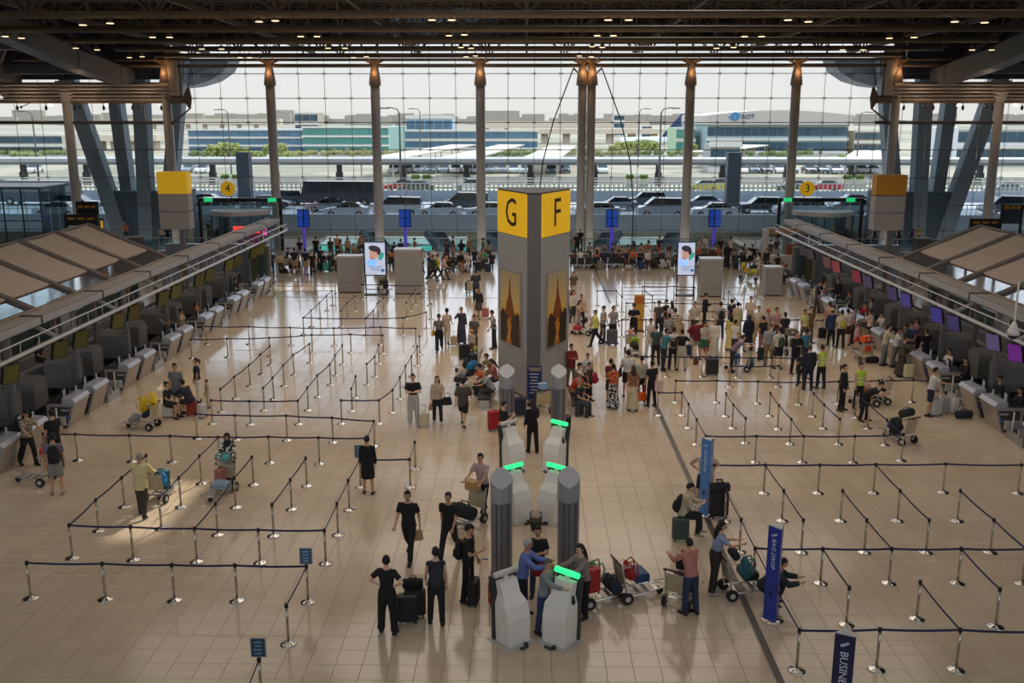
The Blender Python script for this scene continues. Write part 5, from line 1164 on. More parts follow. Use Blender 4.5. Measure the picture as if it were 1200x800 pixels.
def torso_rings(J, f, grow, lo, hi):
    prof = [(-.09, .12, .095), (-.03, .168, .118), (.04, .170 if f else .162, .118), (.16, .128 if f else .142, .098), (.30, .150 if f else .165, .122 if f else .115), (.42, .158 if f else .178, .105), (.49, .14 if f else .165, .082), (.535, .075, .068), (.56, .06, .058)]
    pts, rad = [], []
    for i, (h, a, b) in enumerate(prof):
        if h < lo-1e-6 or h > hi+1e-6: continue
        pts.append(J['hip']+J['sd']*h); rad.append((a+grow, b+grow))
    return pts, rad
MESH = {}
def part_mesh(key, fn):
    if key not in MESH: MESH[key] = fn()
    return MESH[key]
def body_mesh(pose, f, vox):
    J = skeleton(pose, f); b = MB(); p, r = torso_rings(J, f, 0, -.1, .6); b.loft(p, r, 14)
    b.loft([J['neck']-J['sd']*.03, J['neck'], J['nt'], J['head']], [.062, .056, .052, .05], 10)
    hd = MB(); H = J['head']
    rings = [(-.115, .022, .03, -.035), (-.095, .045, .06, -.022), (-.06, .062, .082, -.01), (-.01, .073, .094, 0), (.04, .076, .098, .004), (.08, .066, .085, .006), (.11, .036, .048, .008)]
    b.loft([H+J['hr'] @ Vector((0, y, z)) for z, a, c, y in rings], [(a, c) for z, a, c, y in rings], 12)
    for s in (1, -1):
        h, k, a = J['h', s], J['k', s], J['a', s]
        b.loft([lerp(h, k, -.08), lerp(h, k, .3), lerp(h, k, .8), k, lerp(k, a, .25), lerp(k, a, .55), lerp(k, a, .92), a], [.086, .083, .062, .056, .056, .048, .036, .036], 10)
        fd = J['fd', s]; d = Vector((0, 0, -.04)); b.loft([a-fd*.06+d, a+d*.8, a+fd*.09+d*1.1, a+fd*.17+d*1.3], [(.03, .03), (.036, .036), (.04, .026), (.034, .018)], 8)
        S, E, W_ = J['s', s], J['e', s], J['w', s]
        b.loft([S+Vector((-s*.05, 0, .0)), S, lerp(S, E, .25), lerp(S, E, .8), E, lerp(E, W_, .3), lerp(E, W_, .9), W_], [.05, .056, .048, .04, .037, .039, .027, .025], 9)
    me = remesh(b, vox, 'body')
    e = MB(); base = MB(); e.smooth = True
    for s in (1, -1):                                    # hands: palm, four unequal bent fingers, thumb from the side
        W_, v = J['w', s], J['hd', s]; side = v.cross(Vector((0, 0, 1)) if abs(v.z) < .8 else Vector((0, -1, 0))).normalized(); nor = side.cross(v)
        if abs(v.z) >= .8: side, nor = Vector((0, -1, 0))-v*v.dot(Vector((0, -1, 0))), Vector((-s, 0, 0))
        side = side.normalized(); e.loft([W_-v*.02, W_+v*.03, W_+v*.085], [(.026, .016), (.036, .015), (.038, .013)], 8, ref=nor)
        for i, (off, ln) in enumerate(((.028, .062), (.010, .07), (-.009, .066), (-.027, .052))):
            q = W_+v*.078+side*off; e.loft([q, q+v*ln*.5+nor*.006, q+v*ln*.85+nor*.026], [.0095, .009, .0065], 5)
        q = W_+v*.028+side*.03; e.loft([q, q+v*.03+side*.022, q+v*.058+side*.024+nor*.012], [.012, .011, .008], 5)
    hR = J['hr']
    def P(x, y, z): return H+hR @ Vector((x, y, z))
    e.loft([P(0, -.088, .022), P(0, -.108, -.018), P(0, -.092, -.024)], [.007, .014, .006], 6)
    for s in (1, -1): e.loft([P(s*.074, .01, .025), P(s*.083, .012, .0), P(s*.074, .0, -.03)], [.008, .016, .008], 6)
    e.mi = 1
    for s in (1, -1): e.ball(P(s*.031, -.086, .022), (.011, .008, .008), 6, 4); e.bar(P(s*.018, -.091, .042), P(s*.046, -.083, .042), .01, .007)
    e.mi = 2; e.bar(P(-.024, -.088, -.052), P(.024, -.088, -.052), .012, .012)
    bm = bmesh.new(); bm.from_mesh(me); n0 = len(bm.faces); tm = e.mesh('x'); bm.from_mesh(tm)
    bm.faces.ensure_lookup_table(); bm.to_mesh(me); bm.free(); bpy.data.meshes.remove(tm)
    for k in range(3): me.materials.append(None)
    return me
SKIN = ['#c79674', '#b5835f', '#d6a88a', '#9a6a4a', '#dcb296']
def top_mesh(pose, f, st, vox):
    J = skeleton(pose, f); g = {'tee': .016, 'long': .018, 'coat': .034, 'vest': .022, 'crop': .014, 'loose': .032}[st]; lo = {'crop': .15, 'coat': -.1, 'loose': -.1}.get(st, -.035)
    b = MB(); p, r = torso_rings(J, f, g, lo, .535); r[-1] = (r[-1][0], r[-1][1]); b.loft(p, r, 14)
    if st in ('coat', 'loose') and abs(POSE[pose][3][0]) < 40: b.loft([J['hip']-J['sd']*.0, J['hip']-Vector((0, 0, .16))], [(.195, .145), (.20, .15)], 14)
    for s in (1, -1):
        S, E, W_ = J['s', s], J['e', s], J['w', s]; q = g-.002
        if st == 'vest': b.loft([S+Vector((-s*.07, 0, -.01)), S, lerp(S, E, .12)], [.055, .06, .06], 9); continue
        pts = [S+Vector((-s*.07, 0, -.005)), S, lerp(S, E, .25), lerp(S, E, .66)]; rd = [.05+q, .057+q, .05+q, .05+q*1.3]
        if st in ('long', 'coat'): pts = pts[:3]+[lerp(S, E, .85), E, lerp(E, W_, .3), lerp(E, W_, .95)]; rd = [.05+q, .057+q, .05+q, .044+q, .042+q, .042+q, .033+q*.8]
        if st == 'loose': pts += [E]; rd = rd[:3]+[.055+q, .055+q]
        b.loft(pts, rd, 10)
    return remesh(b, vox, 'top', 2)
def bottom_mesh(pose, f, st, vox):
    J = skeleton(pose, f); b = MB(); g = {'trouser': .014, 'wide': .03, 'shorts': .022, 'skirt': .02, 'long_skirt': .02}[st]
    p, r = torso_rings(J, f, g*.7, -.1, .17); b.loft(p, r, 14)
    if st in ('trouser', 'wide', 'shorts'):
        for s in (1, -1):
            h, k, a = J['h', s], J['k', s], J['a', s]
            if st == 'shorts': b.loft([lerp(h, k, -.05), lerp(h, k, .3), lerp(h, k, .88)], [.088+g, .088+g, .078+g], 10)
            else: b.loft([lerp(h, k, -.05), lerp(h, k, .3), lerp(h, k, .8), k, lerp(k, a, .3), lerp(k, a, .6), lerp(k, a, 1.0)], [.086+g, .085+g, .066+g, .061+g, .06+g, .054+g, .046+g*1.4], 10)
    else:
        kz = (J['k', 1]+J['k', -1])/2; az = (J['a', 1]+J['a', -1])/2; h0 = J['hip']; wk = abs(J['k', 1].y-J['k', -1].y)/2; wa = abs(J['a', 1].y-J['a', -1].y)/2
        pts = [h0+J['sd']*.15, h0, lerp(h0, kz, .5), lerp(h0, kz, 1.0)]; rd = [(.135, .105), (.185, .14), (.20, .16+wk*.5), (.205, .17+wk)]
        if st == 'long_skirt': pts += [lerp(kz, az, .5), lerp(kz, az, .96)]; rd = rd[:3]+[(.215, .18+wk), (.235, .20+(wk+wa)/2), (.26, .23+wa)]
        b.loft(pts, rd, 16)
    return remesh(b, vox, 'bottom', 2)
def shoe_mesh(pose, f, s):
    J = skeleton(pose, f); a, fd = J['a', s], J['fd', s]; b = MB(); b.smooth = True; z = Vector((0, 0, -.048))
    b.loft([a-fd*.085+z, a-fd*.05+z*.75, a+fd*.03+z*.7, a+fd*.11+z*.95, a+fd*.185+z*1.1], [(.03, .022), (.044, .042), (.047, .045), (.05, .034), (.036, .018)], 9, ref=(0, 0, 1))
    return b.mesh('shoe')
def hair_mesh(pose, f, st):
    J = skeleton(pose, f); H = J['head']; hR = J['hr']; b = MB(); b.smooth = True
    def P(v): return H+hR @ Vector(v)
    if st == 'bald': return None
    t = MB(); R3 = (.086, .108, .124) if st != 'hijab' else (.098, .118, .136); t.ball((0, .006, .012), R3, 14, 10); V = []
    for x, y, z in t.v:
        if y < -.018 and z < (.058 if st != 'hijab' else .07) and abs(x) < .08: x, y, z = x*.74, y*.7, z*.85
        elif z < -.045 and st not in ('long', 'hijab'): x, y, z = x*.72, y*.78, z
        V.append(P((x, y, z)))
    b.add(V, t.f)
    if st == 'long': b.loft([P((0, .05, .06)), P((0, .075, -.04)), P((0, .085, -.16)), P((0, .08, -.28)), P((0, .075, -.36))], [(.07, .05), (.088, .05), (.10, .045), (.085, .035), (.04, .015)], 10)
    if st == 'bun': b.ball(P((0, .085, .085)), .05, 8, 6)
    if st == 'pony': b.loft([P((0, .1, .06)), P((0, .15, .04)), P((0, .155, -.06)), P((0, .13, -.17))], [.025, .038, .034, .012], 8)
    if st == 'hijab': b.loft([P((0, .01, -.06)), J['neck']+Vector((0, 0, .03)), J['neck']-J['sd']*.07, J['neck']-J['sd']*.13], [(.085, .09), (.10, .10), (.17, .125), (.19, .135)], 12)
    return b.mesh('hair')
def cap_mesh(pose, f, st):
    J = skeleton(pose, f); H = J['head']; hR = J['hr']; b = MB(); b.smooth = True
    def P(v): return H+hR @ Vector(v)
    pts = [(0, .004, .045), (0, .004, .09), (0, .004, .125), (0, .004, .142)]; b.loft([P(v) for v in pts], [(.092, .113), (.088, .108), (.062, .075), (.02, .024)], 14)
    if st == 'cap': b.loft([P((0, -.09, .062)), P((0, -.165, .048))], [(.075, .012), (.05, .006)], 10, ref=hR @ Vector((0, 0, 1)))
    else: b.loft([P((0, .004, .05)), P((0, .004, .062))], [(.17, .185), (.15, .165)], 16)
    return b.mesh('cap')
eye_m = M('eye_dark', '#1c1512', .3, 0, 0); lip_m = M('lips', '#8e4a42', .5, 0, .05); shoe_def = '#1c1b1b'
HIP = {}
def person(px, py, h, face, pose, sex, top, bottom, hair, label, skin=0, shoes=shoe_def, loc=None, z=0.0, group=None, accent=None):
    f = sex == 'f'; p = Vector(loc) if loc is not None else gp(px, py, 0); p.z = z
    near = p.y < 34; vox = .021 if near else .032
    sc = h/1.715*1.085
    o = empty('person', p, R(face), label, 'person', group); o.scale = (sc,)*3; HIP[o.name] = skeleton(pose, f)['hip'].z
    kb = (pose, f, near)
    sk = cm(SKIN[skin % len(SKIN)], .55)
    obj('body', part_mesh(('b',)+kb, lambda: body_mesh(pose, f, vox)), [sk, eye_m, lip_m], o)
    ts, tc = top.split(':'); bs, bc = bottom.split(':'); hs, hc = hair.split(':')
    obj({'tee': 'shirt', 'long': 'long_sleeved_top', 'coat': 'jacket', 'vest': 'vest', 'crop': 'cropped_top', 'loose': 'loose_shirt'}[ts], part_mesh(('t', ts)+kb, lambda: top_mesh(pose, f, ts, vox)), cloth(tc), o)
    obj({'trouser': 'trousers', 'wide': 'wide_trousers', 'shorts': 'shorts', 'skirt': 'skirt', 'long_skirt': 'long_skirt'}[bs], part_mesh(('l', bs)+kb, lambda: bottom_mesh(pose, f, bs, vox)), cloth(bc), o)
    for s in (1, -1): obj('shoe', part_mesh(('s', s)+kb, lambda: shoe_mesh(pose, f, s)), cm(shoes, .6), o)
    base = 'short' if hs in ('cap', 'hat') else hs
    if hs != 'bald': obj('head_scarf' if hs == 'hijab' else 'hair', part_mesh(('h', base)+kb, lambda: hair_mesh(pose, f, base)), cm('#1a1513' if hs in ('cap', 'hat') else hc, .7), o)
    if hs in ('cap', 'hat'): obj('cap' if hs == 'cap' else 'sun_hat', part_mesh(('c', hs)+kb, lambda: cap_mesh(pose, f, hs)), cm(hc, .8), o)
    if accent: obj('reflective_band', part_mesh(('x',)+kb, lambda: band_mesh(pose, f)), cm('#d8dcc8', .4), o)
    return o
def band_mesh(pose, f):
    J = skeleton(pose, f); b = MB(); p, r = torso_rings(J, f, .03, -.1, .6)
    for h in (.12, .26): b.loft([J['hip']+J['sd']*h, J['hip']+J['sd']*(h+.04)], [(.178, .142)]*2, 14, cap=False)
    return b.mesh('band')
PRINTS = {'check': ('#b99a86', '#d9cbbb', 26), 'floral': ('#a89a84', '#6f6656', 30), 'bw': ('#1f1f1f', '#c9c5bf', 20), 'stripe': ('#6a6a70', '#b9b6b2', 22), 'redfloral': ('#a8343c', '#c9842c', 16), 'pattern': ('#4c4a46', '#8c877c', 24)}
def cloth(c):
    if c.startswith('#'): return cm(c, .85)
    n = 'print_'+c
    if n in MATS: return MATS[n]
    a, b_, s = PRINTS[c]; m = bpy.data.materials.new(n); m.use_nodes = True; N = m.node_tree.nodes; L = m.node_tree.links; bs = N['Principled BSDF']; bs.inputs['Roughness'].default_value = .85
    t = N.new('ShaderNodeTexCoord'); v = N.new('ShaderNodeTexVoronoi'); v.inputs['Scale'].default_value = s; L.new(t.outputs['Object'], v.inputs['Vector']); sp = N.new('ShaderNodeSeparateColor'); L.new(v.outputs['Color'], sp.inputs[0])
    r = N.new('ShaderNodeValToRGB'); r.color_ramp.interpolation = 'CONSTANT'; r.color_ramp.elements[0].color = lin(a)+(1,); r.color_ramp.elements[1].position = .5; r.color_ramp.elements[1].color = lin(b_)+(1,)
    L.new(sp.outputs[0], r.inputs[0]); L.new(r.outputs[0], bs.inputs['Base Color']); MATS[n] = m; return m
# ---------------------------------------------------------------- luggage and carts
case = Proto('suitcase'); shell = M('case_shell', '#333333', .4, .05, .06, 5)
b = MB(); b.smooth = False; e_ = MB()
b.loft([(0, 0, .06), (0, 0, .075), (0, 0, .10), (0, 0, .66), (0, 0, .69), (0, 0, .70)], [(.19, .09), (.225, .125), (.24, .135), (.24, .135), (.225, .125), (.19, .09)], 16, e=.42); i0 = case.part('shell', b, shell)
for s in (-1, 1):
    for i in range(5): case.part('rib', MB().box((-.16+i*.08, s*.136, .38), (.022, .014, .5)), shell, i0)
b = MB()
b.box((0, 0, .38), (.492, .012, .6)); case.part('zip_band', b, black_m, i0)
for x in (-.18, .18):
    for y in (-.09, .09):
        b = MB(); b.cyl((x-.015, y, .03), (x+.015, y, .03), .03, n=8); case.part('wheel', b, black_m)
b = MB(); b.bar((-.08, .09, .69), (-.08, .09, 1.02), .016, .016); b.bar((.08, .09, .69), (.08, .09, 1.02), .016, .016); b.bar((-.095, .09, 1.03), (.095, .09, 1.03), .03, .026); case.part('pull_handle', b, M('handle_grey', '#77787c', .35, .6, .04))
b = MB(); b.tube([(-.07, 0, .69), (-.06, 0, .725), (.06, 0, .725), (.07, 0, .69)], .012, 5); case.part('grip', b, black_m)
soft = Proto('backpack'); b = MB(); b.smooth = True; b.loft([(0, 0, 0), (0, 0, .03), (0, 0, .2), (0, 0, .38), (0, 0, .45), (0, 0, .47)], [(.10, .06), (.15, .09), (.16, .10), (.14, .085), (.10, .05), (.05, .02)], 14, e=.7); i0 = soft.part('bag', b, M('bag_cloth', '#26262a', .8, 0, .1, 12))
b = MB(); b.smooth = True; b.loft([(0, .09, .06), (0, .1, .1), (0, .1, .22), (0, .09, .26)], [(.10, .03), (.125, .045), (.12, .04), (.08, .02)], 10, e=.7); soft.part('pocket', b, MATS['bag_cloth'], i0)
for s in (-1, 1):
    b = MB(); b.tube([(s*.08, -.06, .45), (s*.10, -.16, .46), (s*.11, -.2, .34), (s*.11, -.14, .12), (s*.1, -.07, .06)], .017, 5); soft.part('strap', b, MATS['bag_cloth'])
b = MB(); b.tube([(-.03, 0, .46), (-.02, 0, .5), (.02, 0, .5), (.03, 0, .46)], .01, 5); soft.part('grip', b, MATS['bag_cloth'])
duf = Proto('holdall'); b = MB(); b.smooth = True; b.loft([(-.3, 0, .15), (-.28, 0, .15), (-.1, 0, .16), (.1, 0, .16), (.28, 0, .15), (.3, 0, .15)], [(.08, .08), (.14, .14), (.155, .15), (.155, .15), (.14, .14), (.08, .08)], 12, ref=(0, 0, 1)); i0 = duf.part('bag', b, MATS['bag_cloth'])
for s in (-1, 1):
    b = MB(); b.tube([(-.12, s*.13, .2), (-.08, s*.05, .36), (.08, s*.05, .36), (.12, s*.13, .2)], .013, 5); duf.part('handle', b, MATS['bag_cloth'])
b = MB(); b.bar((-.22, 0, .302), (.22, 0, .302), .02, .01); duf.part('zip', b, black_m, i0)
bx = Proto('cardboard_box'); b = MB(); b.box((0, 0, .15), (.45, .32, .3)); i0 = bx.part('carton', b, M('carton', '#b08a58', .8, 0, .1, 6)); b = MB(); b.box((0, 0, .302), (.06, .325, .004)); bx.part('tape', b, cm('#c8ad7c', .4), i0); b = MB(); b.box((0, .162, .15), (.16, .004, .1)); bx.part('label', b, white_m, i0)
hb = Proto('handbag'); b = MB(); b.loft([(0, 0, 0), (0, 0, .02), (0, 0, .2), (0, 0, .24)], [(.14, .055), (.16, .07), (.13, .05), (.11, .03)], 12, e=.6); i0 = hb.part('bag', b, MATS['bag_cloth']); b = MB(); b.tube([(-.09, 0, .23), (-.07, 0, .36), (.07, 0, .36), (.09, 0, .23)], .011, 5); hb.part('handle', b, MATS['bag_cloth'])
cart = Proto('baggage_cart'); cs = M('cart_steel', '#c4c1bb', .3, .75, .06, 8); cb = M('cart_panel', '#b7a784', .55, 0, .06, 4)
b = MB()
for s in (-1, 1): b.tube([(s*.27, .22, .16), (s*.24, -.4, .2), (s*.12, -.86, .24)], .022, 6)
b.tube([(-.12, -.86, .24), (0, -.9, .24), (.12, -.86, .24)], .022, 6); cart.part('chassis', b, cs)
for k in range(4):
    b = MB(); yy = .1-k*.24; b.box((0, yy, .205), (.46-.04*k, .1, .02)); cart.part('deck_slat', b, cs)
for s in (-1, 1): cart.part('upright', MB().tube([(s*.27, .2, .16), (s*.28, .26, .55), (s*.28, .34, 1.0)], .024, 6), cs)
b = MB(); b.tube([(-.3, .37, 1.0), (-.27, .4, 1.04), (.27, .4, 1.04), (.3, .37, 1.0)], .024, 7); hh = cart.part('handle', b, black_m)
b = MB(); b.box((0, .37, 1.0), (.1, .05, .06)); cart.part('brake_lever', b, cm('#a02a22', .5), hh)
b = MB(); b.bar((0, .22, .42), (0, .31, .88), .52, .025, up=Vector((0, 1, 0))); cart.part('panel', b, cb)
b = MB()
for i in range(5): b.box((-.2+i*.1, .2, .9), (.012, .22, .012))
b.box((0, .1, .94), (.46, .012, .02)); b.box((0, .1, .9), (.46, .012, .02)); b.box((0, .3, .9), (.46, .012, .02)); cart.part('top_basket', b, cs)
for s in (-1, 1):
    b = MB(); b.cyl((s*.29, .2, .15), (s*.35, .2, .15), .15, n=14); wi = cart.part('wheel', b, black_m); b = MB(); b.cyl((s*.352, .2, .15), (s*.36, .2, .15), .07, n=8); cart.part('hubcap', b, cs, wi)
    b = MB(); b.tube([(s*.315, .36, .12), (s*.315, .32, .25), (s*.315, .16, .28), (s*.315, .06, .18)], .02, 5); cart.part('mudguard', b, black_m)
b = MB(); b.cyl((-.03, -.78, .09), (.03, -.78, .09), .09, n=10); cart.part('wheel', b, black_m)
b = MB(); b.tube([(-.2, -.7, .24), (-.22, -.98, .26), (0, -1.06, .26), (.22, -.98, .26), (.2, -.7, .24)], .018, 6); cart.part('bumper', b, cs)
KIND = {'case': (case, 'case_shell', 'suitcase'), 'pack': (soft, 'bag_cloth', 'backpack'), 'duffel': (duf, 'bag_cloth', 'bag'), 'box': (bx, 'carton', 'box'), 'handbag': (hb, 'bag_cloth', 'handbag')}
def lug(kind, loc, rz, colr, label, sc=1.0, tilt=None, handle=True, group=None):
    P, mn, cat = KIND[kind]; c = cloth(colr) if not colr.startswith('#') else cm(colr, .5 if kind == 'case' else .8)
    o = P.make(loc, R(rz), label, cat, group or {'case': 'suitcases', 'pack': 'backpacks', 'duffel': 'holdalls', 'box': 'boxes', 'handbag': 'handbags'}[kind], {mn: c}, sc)
    if tilt: o.rotation_euler = (R(tilt[0]), R(tilt[1]), R(rz))
    if kind == 'case' and not handle:
        for c_ in list(o.children):
            if c_.name.startswith('pull_handle'): bpy.data.objects.remove(c_)
    return o
def make_cart(px, py, face, label, items=(), loc=None, panel=None):
    p = Vector(loc) if loc is not None else gp(px, py, 0); o = cart.make(p, R(face), label, 'baggage cart', 'baggage carts', {'cart_panel': cm(panel, .55)} if panel else None); m = Matrix.Rotation(R(face), 3, 'Z')
    for it in items:
        kind, colr, lab, (x, y, z), rz, sc = it[:6]; q = p+m @ Vector((x, y, 0)); q.z = z; lug(kind, q, face+rz, colr, lab, sc, it[6] if len(it) > 6 else None, False)
    return o
def wear(o, colr, label, sc=1.0, lean=0):
    m = Matrix.Rotation(o.rotation_euler.z, 3, 'Z'); s = o.scale[0]; h = MESHHIP(o)*s
    q = o.location+m @ Vector((0, .19*s-.1*s*sin(R(lean)), 0)); q.z = o.location.z+h+.03; b = lug('pack', q, math.degrees(o.rotation_euler.z), colr, label, sc); b.rotation_euler.x = R(lean); return b
def MESHHIP(o): return HIP[o.name]
# ================================================================ WHO STANDS WHERE
P = person
K, W, G, B_ = '#1b1b1d', '#d6d1c8', '#8d8a86', '#c3b39a'
def L(px, py, Z=0): return gp(px, py, Z)
# ---- lower left
P(35, 545, 1.76, 60, 'push', 'm', 'tee:floral', 'trouser:#1d1c1c', 'cap:#1c1c20', 'person in black cap and beige patterned shirt pushing an empty-deck cart by the left counters')
make_cart(48, 566, 262, 'baggage cart with a red bag on top near the person in patterned shirt', [('handbag', '#c03428', 'small red bag on the handle basket of the cart by the left counters', (0, .15, .99), 10, .8)])
lug('pack', L(33, 542)+Vector((-.2, -.02, 1.05)), 70, '#1b1b1e', 'black backpack on the person in the beige patterned shirt')
o = P(68, 579, 1.74, 205, 'stand', 'm', 'tee:#6f6a76', 'shorts:#8a8580', 'cap:#22222c', 'person in grey tee and grey shorts with large black backpack, back to camera', shoes='#8a7c70'); wear(o, '#16171a', 'large black backpack on the person in grey shorts', 1.12)
P(67, 548, 1.78, 240, 'stand', 'm', 'tee:#151515', 'trouser:#202024', 'short:#15110f', 'person in black tee close behind the one with the large black backpack')
P(168, 604, 1.68, 184, 'push', 'm', 'coat:#cfc08a', 'trouser:#40382f', 'short:#8f8b88', 'elderly person with grey hair and pale yellow jacket pushing a loaded cart')
make_cart(187, 586, 172, 'loaded baggage cart in front of the person in the pale yellow jacket', [('case', '#2c5f66', 'dark teal suitcase standing on the cart of the pale yellow jacket', (0, -.25, .23), 0, .95), ('pack', '#2e7fc0', 'bright blue bag hanging on the cart of the pale yellow jacket', (-.2, .1, .5), 40, .9), ('duffel', '#c8bd3a', 'yellow green bag lying on the cart of the pale yellow jacket', (.1, -.55, .24), 80, .7)])
P(271, 571, 1.64, 5, 'push', 'f', 'coat:bw', 'trouser:#1b1a1a', 'hijab:#1b1818', 'person in black head scarf and black and white coat behind a tall loaded cart', skin=1)
make_cart(262, 577, -12, 'baggage cart stacked with grey, pink and turquoise cases', [('case', '#8fa3b4', 'grey blue suitcase lying at the front of the stacked cart', (0, -.62, .52), 90, .78, (90, 0)), ('case', '#a8706a', 'dusty pink suitcase standing on the stacked cart', (0, -.12, .24), 90, .86), ('duffel', '#5fa3a8', 'turquoise bag on top of the stacked cart', (0, .1, .98), 0, .8)])
# ---- seated family by the left counters
lug('case', L(197, 489), 15, '#cbc7c0', 'white suitcase under the seated person in black', .82, None, False); P(197, 489, 1.62, 75, 'sit', 'f', 'tee:#1c1b1e', 'shorts:#2a2624', 'bun:#17120f', 'person in black seated on a white suitcase facing the family', shoes='#1c1b1b')
P(209, 483, 1.78, 0, 'stand2', 'm', 'tee:#6f7072', 'shorts:#6a7585', 'short:#16110e', 'person standing in grey tee and denim shorts with the seated family')
lug('case', L(225, 487), 10, '#8f2f28', 'red suitcase under the person in the navy jacket', .85, None, False); P(225, 487, 1.72, 250, 'sitlean', 'm', 'coat:#23262e', 'shorts:#3a3532', 'short:#15110f', 'person in navy jacket seated on a red suitcase, back turned')
P(233, 471, 1.64, 300, 'stand', 'f', 'tee:#23283c', 'trouser:#d6d3cf', 'pony:#1a1411', 'person with ponytail in navy top and white trousers beside the family')
lug('case', L(238, 489), 80, '#c9c6c2', 'white suitcase beside the small child', .8, None, False); P(244, 478, 1.05, 300, 'stand', 'm', 'tee:#a89c86', 'trouser:#b3aa98', 'short:#17120f', 'small child in beige next to the white suitcase')
make_cart(174, 502, 262, 'baggage cart with two tall yellow bags left of the seated family', [('duffel', '#8e8f94', 'grey striped bag at the nose of the yellow loaded cart', (0, -.5, .24), 0, .9), ('pack', '#d8b420', 'front tall yellow bag on the cart by the family', (-.05, -.12, .62), 0, 1.25), ('pack', '#e2be22', 'rear tall yellow bag on the handle of the cart by the family', (.05, .3, .9), 20, 1.1), ('duffel', '#20284a', 'navy bag under the tall yellow bags', (0, 0, .45), 0, .8)])
# ---- walkers left of the pillar
P(485, 498, 1.78, 8, 'cross', 'm', 'tee:#17171a', 'wide:#b5b0a8', 'short:#17120f', 'person in black tee and light grey trousers beside a beige wheeled case', skin=4, shoes='#c9c4bc')
lug('case', L(497, 500), 5, '#cbbf9f', 'beige wheeled case pulled by the person in black tee', .8)
P(513, 496, 1.66, 4, 'carry', 'f', 'long:#b9a48c', 'trouser:#20222a', 'long:#1c1310', 'person with long dark hair and beige cardigan carrying a black bag', skin=4, shoes='#cfc9c0')
lug('handbag', L(524, 496, .0)+Vector((.0, .05, .72)), 10, '#1b1b1c', 'black handbag on the arm of the person in the beige cardigan', 1.25); lug('handbag', L(506, 496)+Vector((0, 0, .55)), 60, '#b08662', 'tan shoulder bag of the person in the beige cardigan', 1.0)
P(543, 499, 1.70, 172, 'walk', 'm', 'loose:#4e463e', 'shorts:#191919', 'short:#17120f', 'person in brown shirt and black shorts walking away from camera')
P(432, 578, 1.66, 180, 'stand', 'f', 'long:#141417', 'skirt:#141417', 'bun:#1a1f33', 'person in black dress and dark blue headband standing with back turned', shoes='#141414')
P(515, 411, 1.72, 5, 'walk2', 'm', 'tee:pattern', 'wide:#17171a', 'cap:#2a2420', 'person in patterned top and wide black trousers with a yellow bag', skin=1)
lug('handbag', L(508, 411)+Vector((0, 0, .78)), 80, '#c89a2c', 'yellow bag at the hip of the person in wide black trousers', 1.1)
P(524, 403, 1.70, 178, 'walk', 'f', 'tee:#c2ab97', 'trouser:#c0b09c', 'cap:#26242a', 'person in pale pink top walking behind the wide black trousers')
P(541, 402, 1.68, 20, 'call', 'f', 'long:#3a3d4a', 'long_skirt:#3a3d4a', 'short:#16110f', 'person in slate blue dress with raised arm and small beige case'); lug('case', L(532, 405), 10, '#c2ab88', 'small beige case left of the slate blue dress', .72)
P(561, 373, 1.66, 350, 'walk', 'f', 'long:#28262a', 'skirt:#4a4038', 'long:#1a1311', 'person with long hair in dark jacket pulling a pink case'); lug('case', L(569, 372), 5, '#b86a5e', 'pink wheeled case with a bag on top left of the pillar', .8)
P(558, 352, 1.74, 185, 'push', 'm', 'coat:#3a3a40', 'trouser:#26262a', 'short:#3a332e', 'person in dark coat pushing a beige cart towards the windows')
make_cart(552, 346, 190, 'cart with beige panel and yellow bag left of the pillar', [('duffel', '#d8a32c', 'yellow bag on the cart left of the pillar', (-.2, 0, .5), 0, .8), ('case', '#2a2b33', 'dark case on the cart left of the pillar', (.15, -.3, .24), 0, .85)], panel='#c4b48e')
P(556, 413, 1.70, 340, 'stand2', 'm', 'tee:#5a564e', 'trouser:#5b4a3c', 'short:#3b2a20', 'person in grey tee behind the child with the orange hat'); P(553, 418, 1.2, 350, 'stand', 'm', 'tee:#b9b1a0', 'trouser:#7a5a48', 'hat:#e08a2a', 'child with orange hat beside a black suitcase')
lug('case', L(544, 421), 15, '#1d1f22', 'upright black suitcase left of the child with orange hat', 1.05, None, False); P(579, 408, 1.74, 270, 'reach', 'm', 'tee:bw', 'trouser:#23252c', 'short:#17120f', 'bearded person in patterned tee reaching to a cart beside the pillar')
make_cart(556, 455, 250, 'loaded cart with bright blue bag left of the pillar base', [('case', '#27282d', 'dark hard case lying low on the blue topped cart', (0, -.45, .5), 90, .95, (90, 0)), ('duffel', '#2d2d33', 'black holdall in the middle of the blue topped cart', (0, -.1, .52), 0, 1.1), ('duffel', '#2277a8', 'bright blue bag on top of the loaded cart', (0, -.1, .84), 0, 1.1)])
make_cart(555, 436, 265, 'cart with black bags beside the pillar base', [('duffel', '#1c1d20', 'black holdall on the cart beside the pillar base', (0, -.3, .24), 0, 1.2), ('case', '#26272b', 'black suitcase on the cart beside the pillar base', (0, .0, .3), 90, .8), ('duffel', '#8a9a5a', 'grey green bag on the cart beside the pillar base', (0, .1, .98), 0, .7)])
P(578, 447, 1.68, 300, 'sitlean', 'm', 'tee:#7c7a52', 'trouser:#2b2d3a', 'short:#17120f', 'person in olive tee seated low beside the left side of the pillar', z=-.1)
P(577, 471, 1.70, 285, 'sitlean', 'm', 'tee:#9aa2a2', 'trouser:#3d3b3c', 'bald:#a88', 'balding person in pale grey tee seated bending forward by the left pylon', z=-.05, skin=0); P(570, 462, 1.66, 290, 'sitlean', 'f', 'tee:#c8602a', 'trouser:#23252a', 'bun:#17120f', 'person in orange top seated beside the balding one', z=-.05); P(581, 458, 1.68, 280, 'sitphone', 'f', 'tee:#a8655a', 'trouser:#33343c', 'long:#1a1311', 'person in rose top seated behind the one in orange', z=-.05)
